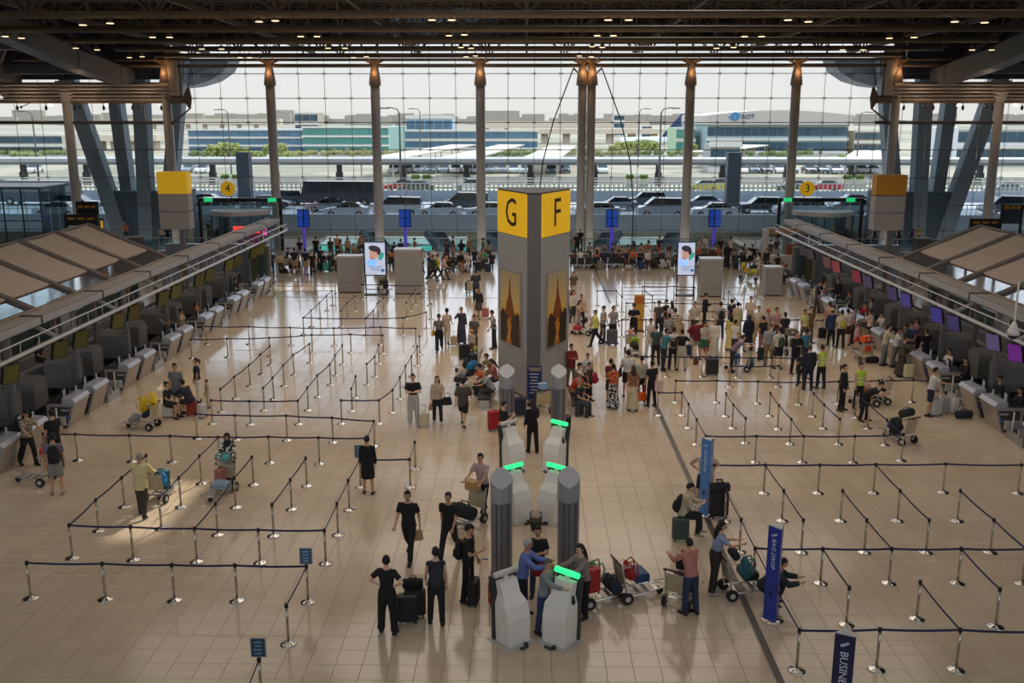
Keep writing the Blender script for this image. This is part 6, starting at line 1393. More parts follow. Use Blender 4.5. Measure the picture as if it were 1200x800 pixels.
b_ = empty('bench', L(577, 466)+Vector((-.28, -.5, 0)), 0, 'black seat row along the left side of the pillar', 'bench'); obj('seat', MB().box((0, 0, .42), (.5, 2.4, .07)), black_m, b_); [obj('leg', MB().box((0, y, .2), (.4, .06, .4)), cs, b_) for y in (-1.0, 1.0)]
lug('case', L(580, 504), 20, '#b3202a', 'bright red suitcase by the far left pylon', 1.1, None, False)
P(589, 531, 1.66, 120, 'phone2', 'f', 'crop:#202226', 'shorts:#e0762a', 'short:#17120f', 'person in black cropped top with an orange jacket tied at the waist', skin=4, shoes='#bdb8b2')
P(624, 530, 1.68, 200, 'phone', 'f', 'long:#141416', 'trouser:#17171a', 'long:#141011', 'person all in black with long hair using a rear kiosk')
make_cart(634, 484, 200, 'beige panel cart in front of the blue information board', [('case', '#3f4450', 'dark slate case on the cart before the information board', (0, -.3, .24), 0, .8)], panel='#c2ac7c'); lug('case', L(609, 487), 0, '#22263a', 'tall navy suitcase behind the far left pylon', 1.05, None, False); lug('box', L(634, 483)+Vector((.05, .1, .95)), 5, '#8fb0d8', 'pale blue folded papers box on the cart before the board', .7)
# ---- lower centre
P(480, 654, 1.76, 350, 'walk', 'm', 'tee:#151518', 'trouser:#17181c', 'short:#17120f', 'person in black shirt walking with a brown paper bag', skin=0); lug('handbag', L(489, 652)+Vector((.0, -.05, .5)), 10, '#b48f5e', 'brown paper bag carried by the person in black shirt', 1.15)
P(527, 654, 1.72, 342, 'walk2', 'm', 'tee:#17171a', 'trouser:#1c1e24', 'short:#2a2420', 'person in black tee striding right of the one with the paper bag', skin=0)
P(566, 604, 1.76, 330, 'push', 'm', 'tee:#b59a98', 'trouser:#22252e', 'short:#17120f', 'person in dusty pink shirt pushing a cart left of the near pylon')
make_cart(552, 612, 325, 'cart with cardboard box and black holdall near the dusty pink shirt', [('box', '#b8925e', 'open cardboard box on top of the pink shirt cart', (0, .1, .98), 0, .85), ('duffel', '#222326', 'large black holdall on the pink shirt cart', (0, -.35, .26), 0, 1.35)])
o = P(549, 704, 1.76, 78, 'phone', 'm', 'tee:#171718', 'trouser:#19191b', 'short:#15110f', 'person in black reading a phone beside an upright black case', skin=0); wear(o, '#1c1c1e', 'black backpack on the person reading a phone', 1.0)
t = empty('phone', o.location+Vector((.42, -.16, 1.16)), 0, 'pale blue phone in the hand of the person in black', 'phone'); q_ = obj('case', MB().box((0, 0, 0), (.16, .08, .012)), cm('#7fa0b8', .3), t); obj('screen', MB().box((0, 0, .008), (.14, .07, .003)), black_m, q_)
lug('case', L(555, 707), 80, '#1d1e22', 'upright black case right of the person reading a phone', .9)
P(455, 741, 1.66, 170, 'hips', 'f', 'tee:#19191b', 'wide:#171719', 'short:#17120f', 'person in black tee and wide black trousers with hands on hips, lower left of centre', skin=4)
o = P(512, 731, 1.68, 186, 'stand2', 'f', 'vest:#2a2c30', 'trouser:#1d1e22', 'short:#1d1613', 'person in dark sleeveless top beside two black suitcases', skin=4); wear(o, '#2c2e33', 'dark grey backpack on the person in the sleeveless top', 1.0)
lug('case', L(478, 729), 10, '#212226', 'front black suitcase between the two people in black', 1.0, None, False); lug('case', L(487, 722), 5, '#2b2c30', 'rear black suitcase between the two people in black', 1.0, None, False); lug('duffel', L(484, 724)+Vector((0, .1, .7)), 5, '#1a1b1d', 'black bag lying on the two black suitcases', .8)
P(612, 722, 1.74, 80, 'reach2', 'm', 'long:#6a78b8', 'trouser:#22252e', 'short:#a9a6a4', 'grey haired person in lavender blue shirt behind the front left kiosk', skin=1)
P(630, 700, 1.64, 355, 'cross', 'f', 'tee:#17171a', 'trouser:#33425e', 'bun:#17120f', 'person with hair bun and black top between the near pylons', skin=0)
lug('duffel', L(632, 708)+Vector((.1, -.1, .78)), 5, '#b02a30', 'red bundle held before the person with the hair bun', .95)
P(637, 741, 1.62, 60, 'reach', 'f', 'long:#83868a', 'trouser:#2f4268', 'short:#5a5755', 'grey haired person in grey sweatshirt at the front right kiosk', skin=0)
P(684, 722, 1.64, 295, 'reach2', 'f', 'long:#8d7f78', 'trouser:#19191b', 'long:#2a1a14', 'person with long brown hair and black sling bag right of the front kiosk', skin=4); lug('handbag', L(679, 722)+Vector((-.1, .0, .72)), 100, '#1e1c1c', 'black sling bag of the person with long brown hair', .9)
make_cart(694, 706, 110, 'loaded cart with red and green bags right of the near pylon', [('case', '#b02c34', 'red suitcase on the cart right of the near pylon', (-.1, .1, .3), 90, .95), ('pack', '#5d8a6a', 'green bag on the cart right of the near pylon', (.12, -.05, .4), 0, 1.25), ('duffel', '#262a38', 'navy bag with orange patch on the cart right of the near pylon', (0, -.5, .24), 0, 1.1), ('pack', '#c03a40', 'small red pack behind the green bag', (.2, .15, .75), 30, .6)])
lug('case', L(582, 708), 5, 'redfloral', 'colourful flower print suitcase left of the front kiosk', .82)
make_cart(738, 700, 108, 'unattended cart with red backpack on a blue suitcase', [('case', '#2c4a74', 'blue suitcase lying on the unattended cart', (0, -.35, .42), 90, .85, (90, 0)), ('pack', '#a82a30', 'red backpack on top of the blue suitcase', (0, -.05, .5), 0, 1.05, (-20, 0))])
P(808, 719, 1.66, 212, 'reach2', 'm', 'long:#b5766a', 'trouser:#2a3650', 'short:#17120f', 'person in salmon pink sweater and jeans with a cart of black bags', skin=0)
make_cart(797, 709, 150, 'cart with black bags beside the salmon pink sweater', [('pack', '#1d1f22', 'black camera bag on the handle basket of the salmon sweater cart', (0, .1, .98), 20, .7), ('case', '#26282c', 'black suitcase on the salmon sweater cart', (0, -.35, .24), 0, .85), ('duffel', '#24262a', 'black holdall at the nose of the salmon sweater cart', (0, -.68, .26), 90, .8)])
P(836, 694, 1.66, 92, 'reach2', 'f', 'tee:#8f9cb8', 'wide:#332c28', 'long:#15110f', 'person with long dark hair and light blue tee pushing a cart', skin=0, shoes='#b9b4ae')
make_cart(862, 697, 98, 'cart with a teal backpack on dark cases in front of the light blue tee', [('case', '#25292b', 'dark suitcase on the light blue tee cart', (0, -.4, .42), 90, .85, (90, 0)), ('pack', '#2e6a72', 'teal backpack on the dark suitcase', (0, -.2, .46), 0, 1.1), ('duffel', '#1d2022', 'black bag at the handle of the light blue tee cart', (0, .1, .98), 0, .7)])
lug('case', L(797, 633), 8, '#3c4f44', 'dark green suitcase that a person sits on', .95, None, False); o = P(799, 629, 1.70, 78, 'sitphone', 'm', 'coat:#b9aa92', 'trouser:#1d1e24', 'short:#15110f', 'person in cream hoodie seated on the dark green suitcase', skin=4, z=.12, shoes='#9a8c7a'); wear(o, '#1d2022', 'black backpack on the person in the cream hoodie', 1.05, 14)
o = P(893, 706, 1.68, 82, 'crouch', 'm', 'coat:#232b28', 'trouser:#1c1e24', 'short:#15110f', 'person in dark green jacket crouching behind the royal blue post', skin=0, z=.0)
P(824, 594, 1.70, 355, 'hips', 'm', 'tee:check', 'shorts:#22232a', 'short:#17120f', 'person in checked shirt standing hidden behind the light blue post', skin=0)
lug('case', L(842, 606), 5, '#1a1b1d', 'large black suitcase right of the light blue post', 1.1); lug('duffel', L(842, 606)+Vector((0, 0, .78)), 5, '#1b1c22', 'black and blue bag lying on the large black suitcase', .95)
# ---- right of the pillar
P(669, 452, 1.66, 30, 'cross', 'f', 'coat:#7a2426', 'trouser:#7a6a50', 'short:#17120f', 'person in dark red cardigan at the right corner of the pillar')
P(670, 472, 1.70, 60, 'sitlean', 'm', 'tee:#d0402a', 'shorts:#7a6648', 'cap:#c9c4ba', 'person in orange red tee and pale cap seated by the far right pylon', z=-.05); P(674, 462, 1.66, 70, 'sitphone', 'f', 'tee:#8a7c60', 'trouser:#7d7256', 'short:#17120f', 'person in khaki seated beside the orange red tee', z=-.05); P(677, 486, 1.72, 60, 'sit', 'm', 'tee:#2a2b30', 'trouser:#3a3a40', 'short:#8d8782', 'person with grey hair and dark tee seated beside two suitcases', z=-.05)
b_ = empty('bench', L(672, 472)+Vector((.1, -.6, 0)), 0, 'black seat row along the right side of the pillar', 'bench'); obj('seat', MB().box((0, 0, .42), (.5, 2.4, .07)), black_m, b_); [obj('leg', MB().box((0, y, .2), (.4, .06, .4)), cs, b_) for y in (-1.0, 1.0)]
lug('case', L(664, 507), 80, '#26272c', 'dark suitcase right of the far right pylon', .95); lug('case', L(679, 487), 60, '#3a3b40', 'grey case beside the dark tee sitter', .85, None, False)
P(690, 470, 1.45, 60, 'stand', 'm', 'tee:#4a3c36', 'trouser:#1d1c1f', 'short:#17120f', 'youngster in brown tee with a red bag on the back'); lug('pack', L(694, 470)+Vector((.1, .05, .75)), 240, '#a02030', 'red backpack right of the youngster in brown', .95); P(688, 461, 1.55, 20, 'stand', 'm', 'tee:#c4bfb8', 'trouser:#2a2b30', 'short:#17120f', 'youngster in white tee behind the one in brown'); lug('handbag', L(682, 468)+Vector((-.1, 0, .7)), 30, '#4d3c34', 'brown round bag at the hip of the youngster in brown', 1.3)
P(718, 478, 1.62, 190, 'carry', 'f', 'tee:redfloral', 'long_skirt:bw', 'bun:#1a1311', 'person in red flowered top and black and white skirt'); P(715, 471, 1.62, 160, 'stand', 'f', 'tee:#6a2a2c', 'skirt:#3a2a2c', 'short:#2a1a14', 'person in dark red top behind the black and white skirt')
o = P(735, 465, 1.78, 172, 'stand', 'm', 'tee:#cfc9c0', 'shorts:#1c1c20', 'short:#17120f', 'person in white tee and black shorts with a shoulder bag, back turned'); lug('handbag', L(729, 466)+Vector((-.1, .1, .9)), 80, '#1b1c20', 'black shoulder bag left of the white tee and shorts', 1.3)
P(741, 481, 1.64, 185, 'stand', 'f', 'tee:#8a5a44', 'long_skirt:#c2b08e', 'long:#3a2018', 'person with long brown hair and long beige skirt'); lug('handbag', L(737, 481)+Vector((-.05, -.2, .8)), 20, '#d2b48c', 'small cream bag of the long beige skirt', .7)
P(751, 470, 1.70, 200, 'stand2', 'm', 'long:#b0a898', 'trouser:#1d1d22', 'short:#17120f', 'person in beige top right of the long beige skirt'); P(763, 476, 1.68, 210, 'stand', 'm', 'tee:#18191d', 'trouser:#17171b', 'short:#17120f', 'person in black holding an orange shopping bag'); lug('handbag', L(755, 474)+Vector((-.1, 0, .18)), 20, '#e2601e', 'orange shopping bag held by the person in black', 1.4)
# ---- people lining the right edge of the pillar
for px, py, fc, po, sx, tp, bt, hr, lb in ((672, 352, 10, 'stand', 'm', 'tee:#5a5048', 'trouser:#c0b49e', 'short:#17120f', 'person in brown tee highest at the right edge of the pillar'), (671, 378, 40, 'stand2', 'f', 'long:#d2c6b8', 'trouser:#3a3a40', 'long:#1a1311', 'person in cream long sleeves at the right edge of the pillar'),
                                           (677, 391, 50, 'reach2', 'f', 'tee:#b8978a', 'trouser:#c2bcb4', 'long:#1a1311', 'person in pink tee behind the red cart load'), (681, 384, 30, 'stand', 'm', 'tee:#c9a898', 'trouser:#2a2b30', 'short:#17120f', 'person in peach shirt between the cream and pink tops'), (669, 370, 20, 'stand', 'f', 'tee:#9a8c7c', 'trouser:#26262a', 'bun:#17120f', 'person in taupe with a hair bun at the edge of the pillar')):
    P(px, py, 1.66, fc, po, sx, tp, bt, hr, lb)
make_cart(687, 392, 250, 'cart with red cases right of the pillar edge', [('case', '#b52038', 'crimson case lying on the cart right of the pillar edge', (0, -.4, .42), 90, .8, (90, 0)), ('duffel', '#1e1f24', 'black bag on the crimson case', (0, -.1, .62), 0, .9)])
# ---- right hand queue: px py h face pose sex top bottom hair label
QUEUE = '''698 405 1.70 290 walk m vest:#c9d04a trouser:#1a1a1d short:#17120f | person in yellow vest walking left past the back queue
706 402 1.74 60 phone m tee:#a39a8c trouser:#55504c short:#17120f | person in taupe shirt holding a phone behind the yellow vest
718 402 1.74 30 call m tee:#93918e trouser:#24262e short:#17120f | person in grey shirt on the phone behind a big grey case
742 400 1.78 0 cross m tee:#1f2024 trouser:#1e1f24 cap:#202126 | person in black cap and black tee behind the green cart
761 418 1.70 30 phone m tee:#cdc4b6 trouser:#cfc9c0 short:#17120f | person all in cream reading a phone at the queue end
768 428 1.72 180 stand m tee:#3f5054 trouser:#25272c short:#17120f | person in dark green tee at the left end of the queue
777 434 1.76 110 reach m tee:#3e7480 trouser:#1e2230 short:#17120f | person in teal tee at the front of the queue
788 433 1.78 178 stand m tee:#c9c4bc trouser:#1b1b1f short:#17120f | person in white tee wearing a black backpack in the queue
798 434 1.72 175 hips f tee:#161618 wide:#b5a994 short:#17120f | person in black tee and beige trousers in the front of the queue
771 394 1.70 20 stand m tee:#4c4c50 trouser:#2a2b30 cap:#2a2a2e | person in grey tee and dark cap at the back of the queue
779 392 1.70 40 phone f tee:#22232b trouser:#3a3b44 short:#17120f | person in dark navy right of the dark cap
786 394 1.68 200 stand f tee:#c6b0b4 trouser:#6a6668 long:#2a1a14 | person in pale mauve with long hair at the back of the queue
790 404 1.68 180 stand f loose:bw trouser:#2b2c30 short:#17120f | person in spotted black and white shirt in the queue
783 412 1.72 190 stand m tee:#8f8b88 trouser:#3c3a3c short:#17120f | person in mid grey tee hidden behind the white tee
795 414 1.66 170 stand f tee:#b59a78 trouser:#c0ae94 long:#a98a68 | person with light brown hair behind the black tee
815 420 1.76 185 hips m coat:#6e2024 shorts:#a59a88 cap:#d3cdc2 | person in maroon jacket and white cap in the queue
813 396 1.72 10 stand m tee:#b8a898 trouser:#3a3a3e short:#17120f | person in beige tee behind the white cap
825 383 1.68 85 phone f coat:#141519 trouser:#141519 bun:#141011 | person in black suit standing high behind the queue
824 421 1.66 20 phone f tee:#b8b0a6 shorts:#2e6a50 short:#17120f | person in beige tee and green shorts in the queue
836 418 1.64 340 stand f coat:#d6cdb8 long_skirt:#d2c8b2 short:#6a4a38 | person in long cream coat in the middle of the queue
843 397 1.76 182 stand m tee:#9b968f trouser:#36353a short:#17120f | person in grey shirt with black backpack behind the cream coat
855 410 1.64 180 stand f long:#c9b66a long_skirt:#d0bf78 long:#14100f | person in long yellow dress with black hair
856 391 1.68 190 stand f tee:#2a2b40 trouser:#34343c cap:#23263c | person in navy cap behind the long yellow dress
863 396 1.70 170 stand f long:#b9ab86 long_skirt:#b8a880 bun:#17120f | person in khaki dress with big dark hair
876 412 1.64 180 stand f coat:#16182a long_skirt:#15172a hijab:#15172a | person in navy head scarf and long navy robe
878 390 1.78 350 cross m tee:#c6b9a4 trouser:#a89c86 short:#17120f | person in beige shirt with a dark strap at the back right
887 402 1.74 10 stand2 f tee:#ccbfa2 wide:#b3a078 short:#17120f | person in cream tee and tan trousers right of the navy robe
857 436 1.70 80 lean m tee:#7a6a78 trouser:#25242e short:#17120f | person in purple grey shirt leaning on a cart at the queue front
860 420 1.70 120 stand m tee:#cdc6bc trouser:#3d3b3e short:#17120f | person in white shirt with strap behind the leaning one
900 428 1.74 350 stand m tee:#8f9098 trouser:#8a7a58 short:#17120f | person in grey blue shirt and khaki trousers in the queue
911 432 1.74 200 stand2 m tee:#cbc4ba shorts:#1d1d2a short:#17120f | person in white tee and dark shorts with green backpack
898 404 1.64 20 stand f tee:#b09c90 trouser:#6a6460 cap:#b03038 | person in red cap near the back right of the queue
908 402 1.66 30 stand f tee:#c79a94 trouser:#4a4648 short:#17120f | person in pink tee right of the red cap
918 409 1.68 180 stand f tee:#22252a trouser:#24262c pony:#17120f | person in dark tee right of the pink tee
893 414 1.66 200 phone f tee:#241f24 trouser:#8a6a4a short:#17120f | person in dark top beside the khaki trousers
931 438 1.76 20 cross m coat:#17181c trouser:#17181c short:#17120f | person in black coat at the right end of the queue
942 430 1.64 200 stand f tee:#3a6f8a trouser:#2a2c38 short:#17120f | person in blue tee behind the dark blue jacket
946 457 1.76 182 stand m coat:#1c2233 trouser:#191c28 short:#4a3a30 | person in dark blue jacket with back turned near the yellow vest
938 452 1.40 190 stand m tee:#20303e trouser:#1d2430 short:#17120f | youngster in dark blue left of the dark blue jacket
961 455 1.70 200 phone m vest:#c3cf52 trouser:#19191c short:#17120f | person in yellow green vest looking at a phone near the queue
941 404 1.64 20 stand f tee:#c8c07a trouser:#5a5650 short:#17120f | person in pale yellow top behind the black coat
948 402 1.70 30 stand m tee:#7a6044 trouser:#6e5a44 short:#17120f | person in brown patterned shirt near the back row belt
973 405 1.70 185 stand m coat:#24385a trouser:#19191d hat:#b09a74 | person in navy jacket and straw hat
984 408 1.74 180 stand m tee:#c2b6a0 trouser:#1c1c20 short:#17120f | person in beige shirt with yellow green backpack
991 404 1.66 170 stand f tee:#c9bda6 shorts:#4a2a2e short:#17120f | person in cream top right of the yellow green backpack
998 402 1.70 80 stand m tee:#8c8298 trouser:#3a2a34 short:#17120f | person in lilac shirt right of the cream top
970 394 1.64 190 stand f tee:#c59a8c trouser:#3a3436 short:#17120f | person in salmon tee behind the straw hat
1003 409 1.12 30 stand f tee:#d8a89a shorts:#c8384a short:#17120f | small child in pink with red shorts
1035 428 1.76 70 reach2 m loose:#b5a58c wide:#6a7078 short:#17120f | person in beige shirt and jeans at the right counters
1055 441 1.66 60 reach f long:#4e453c long_skirt:#453d36 bun:#17120f | person in long brown dress beside a cream suitcase
1047 430 1.70 60 reach2 m tee:#d0cac2 trouser:#6a6460 short:#17120f | person in white shirt left behind the long brown dress
986 481 1.68 60 stand f coat:#17171a trouser:#17171a pony:#14100f | person in black trouser suit standing alone right of the queue
1005 479 1.68 20 stand m vest:#b7d23c trouser:#17181b short:#17120f | person in bright green vest beside the carts
1013 493 1.74 40 bend m tee:#15161a trouser:#15161a short:#17120f | person in black bending next to the bright green vest
1088 487 1.74 75 reach m tee:#cfc9c2 shorts:#20253a short:#17120f | person in white tee and navy shorts with two silver cases
957 367 1.76 40 reach m tee:#2a2b30 wide:#4c443e short:#17120f | person with cream backpack at the farthest right counter
963 362 1.64 60 reach2 f tee:#b08a98 trouser:#3a3638 long:#17120f | person in mauve top at the farthest right counter'''
for ln in QUEUE.split('\n'):
    a, lb = ln.split(' | '); px, py, h, fc, po, sx, tp, bt, hr = a.split()
    o = P(float(px), float(py), float(h), float(fc), po, sx, tp, bt, hr, lb.strip(), skin=random.choice((0, 0, 1, 4, 2)), accent=True if 'vest' in tp else None)
    if 'wearing a black backpack' in lb: wear(o, '#1a1b1e', 'black backpack on the white tee in the queue', .9)
    if 'grey shirt with black backpack' in lb: wear(o, '#1d1e22', 'black backpack on the grey shirt behind the cream coat', .95)
    if 'with green backpack' in lb: wear(o, '#3a4a38', 'dark green backpack on the white tee and dark shorts', .95)
    if 'with yellow green' in lb: wear(o, '#a8a848', 'yellow green backpack on the beige shirt', .8)
    if 'cream backpack' in lb: wear(o, '#b9aa8a', 'cream backpack on the person at the farthest counter', .95)
    if 'orange' in lb: pass
lug('case', L(717, 404), 5, '#55545a', 'big grey case before the person on the phone', 1.15, None, False); lug('case', L(847-13, 437+3), 5, '#22232a', 'big black case at the front of the queue', 1.15, None, False)
make_cart(741, 414, 8, 'cart with lime bag and round black bag in the queue', [('duffel', '#1f2024', 'round black bag hanging on the front of the lime cart', (0, -.35, .3), 90, 1.1), ('case', '#9fb82e', 'lime green suitcase on the queue cart', (.1, -.1, .3), 0, .75), ('handbag', '#d88a78', 'pink bag on top of the lime cart', (-.1, .12, .98), 0, .9)])
make_cart(871, 434, 250, 'cart the purple grey shirt leans on', [('case', '#25618a', 'blue case on the cart of the purple grey shirt', (0, -.3, .24), 0, .75), ('duffel', '#c9c2b0', 'pale spotted bag on the handle of the leaning cart', (0, .1, .98), 0, .9)]); lug('pack', L(879, 430), 20, '#2a6a72', 'teal bag on the floor behind the leaning cart', 1.0)
lug('pack', L(815, 427), 20, '#6a4030', 'brown bag standing on the floor in the queue', .75); lug('case', L(806, 417), 20, '#2a4a6a', 'blue suitcase on the floor behind the black tee', .8, None, False); lug('case', L(829, 412), 10, '#a02430', 'red case glimpsed between queue legs', .85, None, False); lug('case', L(893, 423), 5, '#1e2a28', 'dark green case beside the khaki trousers', .95, None, False); lug('case', L(963, 397), 5, '#1c1d20', 'small black case left of the navy jacket and straw hat', .85)
make_cart(925, 415, 200, 'cart with brown box behind the black coat', [('box', '#7a6a58', 'brown box on the cart behind the black coat', (0, .0, .98), 0, 1.0)])
make_cart(1012, 424, 190, 'cart with orange basket on top near the right counters', [('box', '#e0571c', 'bright orange basket on top of the cart near the right counters', (0, .05, .99), 20, .95), ('handbag', '#c8321e', 'red bag under the orange basket', (0, .3, .6), 0, 1.0)], panel='#c4ad80'); lug('duffel', L(1022, 425), 10, '#1b1b1d', 'black holdall on the floor right of the orange basket cart', 1.0); make_cart(1017, 404, 5, 'cart with beige panel under the seated pink shirt', [], panel='#c0a878')
P(1018, 404, 1.64, 200, 'sit', 'f', 'tee:check', 'trouser:#1e1e22', 'short:#17120f', 'person in pink checked shirt seated on a cart', z=.38)
make_cart(1031, 472, 268, 'cart with steel basket beside the bright green vest', [('box', '#b8742a', 'orange brown box lying on the cart beside the bright green vest', (0, -.6, .24), 0, 1.3), ('duffel', '#c8a8a0', 'pale pink bag on the orange brown box', (0, -.6, .62), 0, .9)]); make_cart(1020, 474, 255, 'second cart nested behind the one with the orange brown box', [])
make_cart(1058, 519, 210, 'cart full of black bags standing alone right of the belts', [('case', '#23262a', 'black case standing on the lone cart', (.1, -.3, .24), 0, .9), ('duffel', '#2a4a9a', 'blue bag on the front of the lone cart', (-.1, -.55, .4), 0, .8), ('duffel', '#2b2d30', 'dark bag on top of the lone cart', (0, .05, .98), 0, 1.0), ('pack', '#1c1e22', 'black bag hanging on the right side of the lone cart', (.3, 0, .5), 60, 1.0)])
lug('case', L(1096, 487), 15, '#b9b6b2', 'front silver suitcase beside the navy shorts', 1.0); lug('case', L(1104, 484), 10, '#a9a7a6', 'rear silver suitcase beside the navy shorts', .95, None, False); lug('pack', L(1117, 484), 30, '#cdc8be', 'bulging white sack on the floor by the right counters', 1.35); lug('duffel', L(1129, 490), 5, '#23263a', 'navy holdall on the floor by the right counters', 1.05); lug('case', L(1064, 443), 10, '#d3cba8', 'cream suitcase beside the long brown dress', .9, None, False); lug('handbag', L(1054, 441)+Vector((-.2, -.1, .75)), 60, '#8a8480', 'grey bag of the long brown dress', 1.2)
# ---- counter staff (seated behind the counters)
ST_L = [('#16171a', 'short', 29.9), ('#b9a99a', 'pony', 51.5), ('#a87c4a', 'bun', 61), ('#2a3a52', 'short', 52.6), ('#7f9a9a', 'short', 50.2)]
P(0, 0, 1.7, 95, 'sit', 'm', 'coat:#17191d', 'trouser:#17171b', 'short:#15110f', 'person in black jacket with a lanyard seated at the nearest left counter', loc=(-18.2, 30.6, 0)); lug('pack', (-19.0, 32.5, .95), 20, '#d8702a', 'orange and yellow bag on the nearest left counter row', .7)
P(0, 0, 1.7, 80, 'sit', 'f', 'tee:#b9a088', 'trouser:#1d1d22', 'bun:#15110f', 'staff person in beige seated behind the fourth pair of left counters', loc=(-18.1, 50.0, 0)); P(0, 0, 1.72, 60, 'sitlean', 'm', 'tee:#a9b0b6', 'trouser:#22232a', 'short:#15110f', 'person in pale grey shirt leaning among the left scanner housings', loc=(-19.6, 47.6, .25), z=.2); P(0, 0, 1.72, 80, 'sitlean', 'm', 'tee:#7f949c', 'trouser:#1d1e24', 'short:#15110f', 'person in blue grey shirt leaning beside the pale grey shirt', loc=(-18.9, 48.8, .25), z=.2)
P(0, 0, 1.66, 85, 'sit', 'f', 'tee:#b06a3a', 'trouser:#1d1d22', 'long:#15110f', 'staff person in orange brown seated at the fifth left counters', loc=(-18.1, 52.4, 0)); P(0, 0, 1.66, 85, 'sit', 'f', 'tee:#2a2b33', 'trouser:#1d1d22', 'bun:#15110f', 'staff person in dark top seated at the far left counters', loc=(-18.3, 60.5, 0)); P(0, 0, 1.7, 90, 'sit', 'm', 'tee:#22252c', 'trouser:#1d1d22', 'short:#15110f', 'person in black behind the booth glass under the left tent', loc=(-20.8, 40.2, .6), z=.6)
for px, py, Y, fc, po, sx, tp, bt, hr, z, lb in ((1170, 440, 36.6, 280, 'sit', 'f', 'coat:#1a1e2c', 'trouser:#17171b', 'bun:#15110f', .1, 'staff person in black reaching out at the nearest visible right counter'), (1190, 450, 35.0, 275, 'sit', 'f', 'coat:#201c20', 'trouser:#17171b', 'bun:#15110f', .1, 'staff person in dark jacket at the right edge counter'), (1131, 428, 39.6, 285, 'sit', 'f', 'coat:#1b191d', 'trouser:#17171b', 'long:#15110f', .1, 'staff person in black with long hair behind the second right counters'),
                                             (1110, 422, 41.2, 280, 'sit', 'm', 'tee:#cfc9c0', 'trouser:#1d1d22', 'short:#15110f', .1, 'staff person in white shirt behind the second right counters'), (1083, 410, 43.8, 200, 'stand', 'm', 'tee:#17171a', 'trouser:#26303e', 'short:#15110f', 0, 'person standing in black tee behind the third right counters'), (1068, 396, 45.4, 300, 'reach', 'm', 'tee:#2c3e58', 'trouser:#1e2028', 'short:#15110f', 0, 'staff person in blue shirt standing behind the third right counters'), (1055, 396, 46.2, 290, 'sit', 'm', 'coat:#2a2b30', 'trouser:#1d1d22', 'short:#15110f', .1, 'staff person in dark jacket left of the blue shirt'),
                                             (1033, 382, 49.2, 285, 'sitphone', 'm', 'tee:#c9bdb4', 'trouser:#1d1d22', 'short:#15110f', .15, 'staff person in pale shirt and tie behind the fourth right counters'), (1013, 372, 52.0, 285, 'sit', 'f', 'tee:#b5202c', 'trouser:#1d1d22', 'bun:#15110f', .1, 'staff person in bright red behind the fifth right counters'), (1022, 372, 51.6, 250, 'reach', 'm', 'tee:#8a8884', 'trouser:#2a2b30', 'short:#15110f', 0, 'person in grey leaning in beside the bright red top'), (995, 362, 55.6, 285, 'sit', 'f', 'tee:#4a5a5a', 'trouser:#1d1d22', 'bun:#15110f', .1, 'staff person in grey green seated at the sixth right counters'), (981, 352, 58.2, 300, 'stand', 'm', 'coat:#16181c', 'trouser:#16181c', 'short:#15110f', 0, 'staff person standing in black at the far right counters'), (1077, 372, 46.4, 290, 'reach2', 'f', 'tee:#9a6a80', 'trouser:#2a2b30', 'long:#15110f', 0, 'person in mauve behind the blue shirt at the right counters')):
    q = yp(px, py, Y); P(0, 0, 1.68, fc, po, sx, tp, bt, hr, lb, loc=(max(q.x, 18.3), Y, z), z=z)
for px, py, fc, po, sx, tp, bt, hr, lb in ((916, 331, 300, 'sit', 'm', 'tee:#6a7278', 'trouser:#22252c', 'short:#15110f', 'person in grey seated right of the short grey block'), (925, 333, 280, 'sitlean', 'f', 'tee:#5a6066', 'trouser:#25262e', 'cap:#a82a30', 'person in red cap seated right of the short grey block'), (938, 320, 120, 'bend', 'm', 'coat:#1d1e24', 'trouser:#1d1e24', 'short:#15110f', 'person in black stooping at the snack counter')):
    P(px, py, 1.68, fc, po, sx, tp, bt, hr, lb)
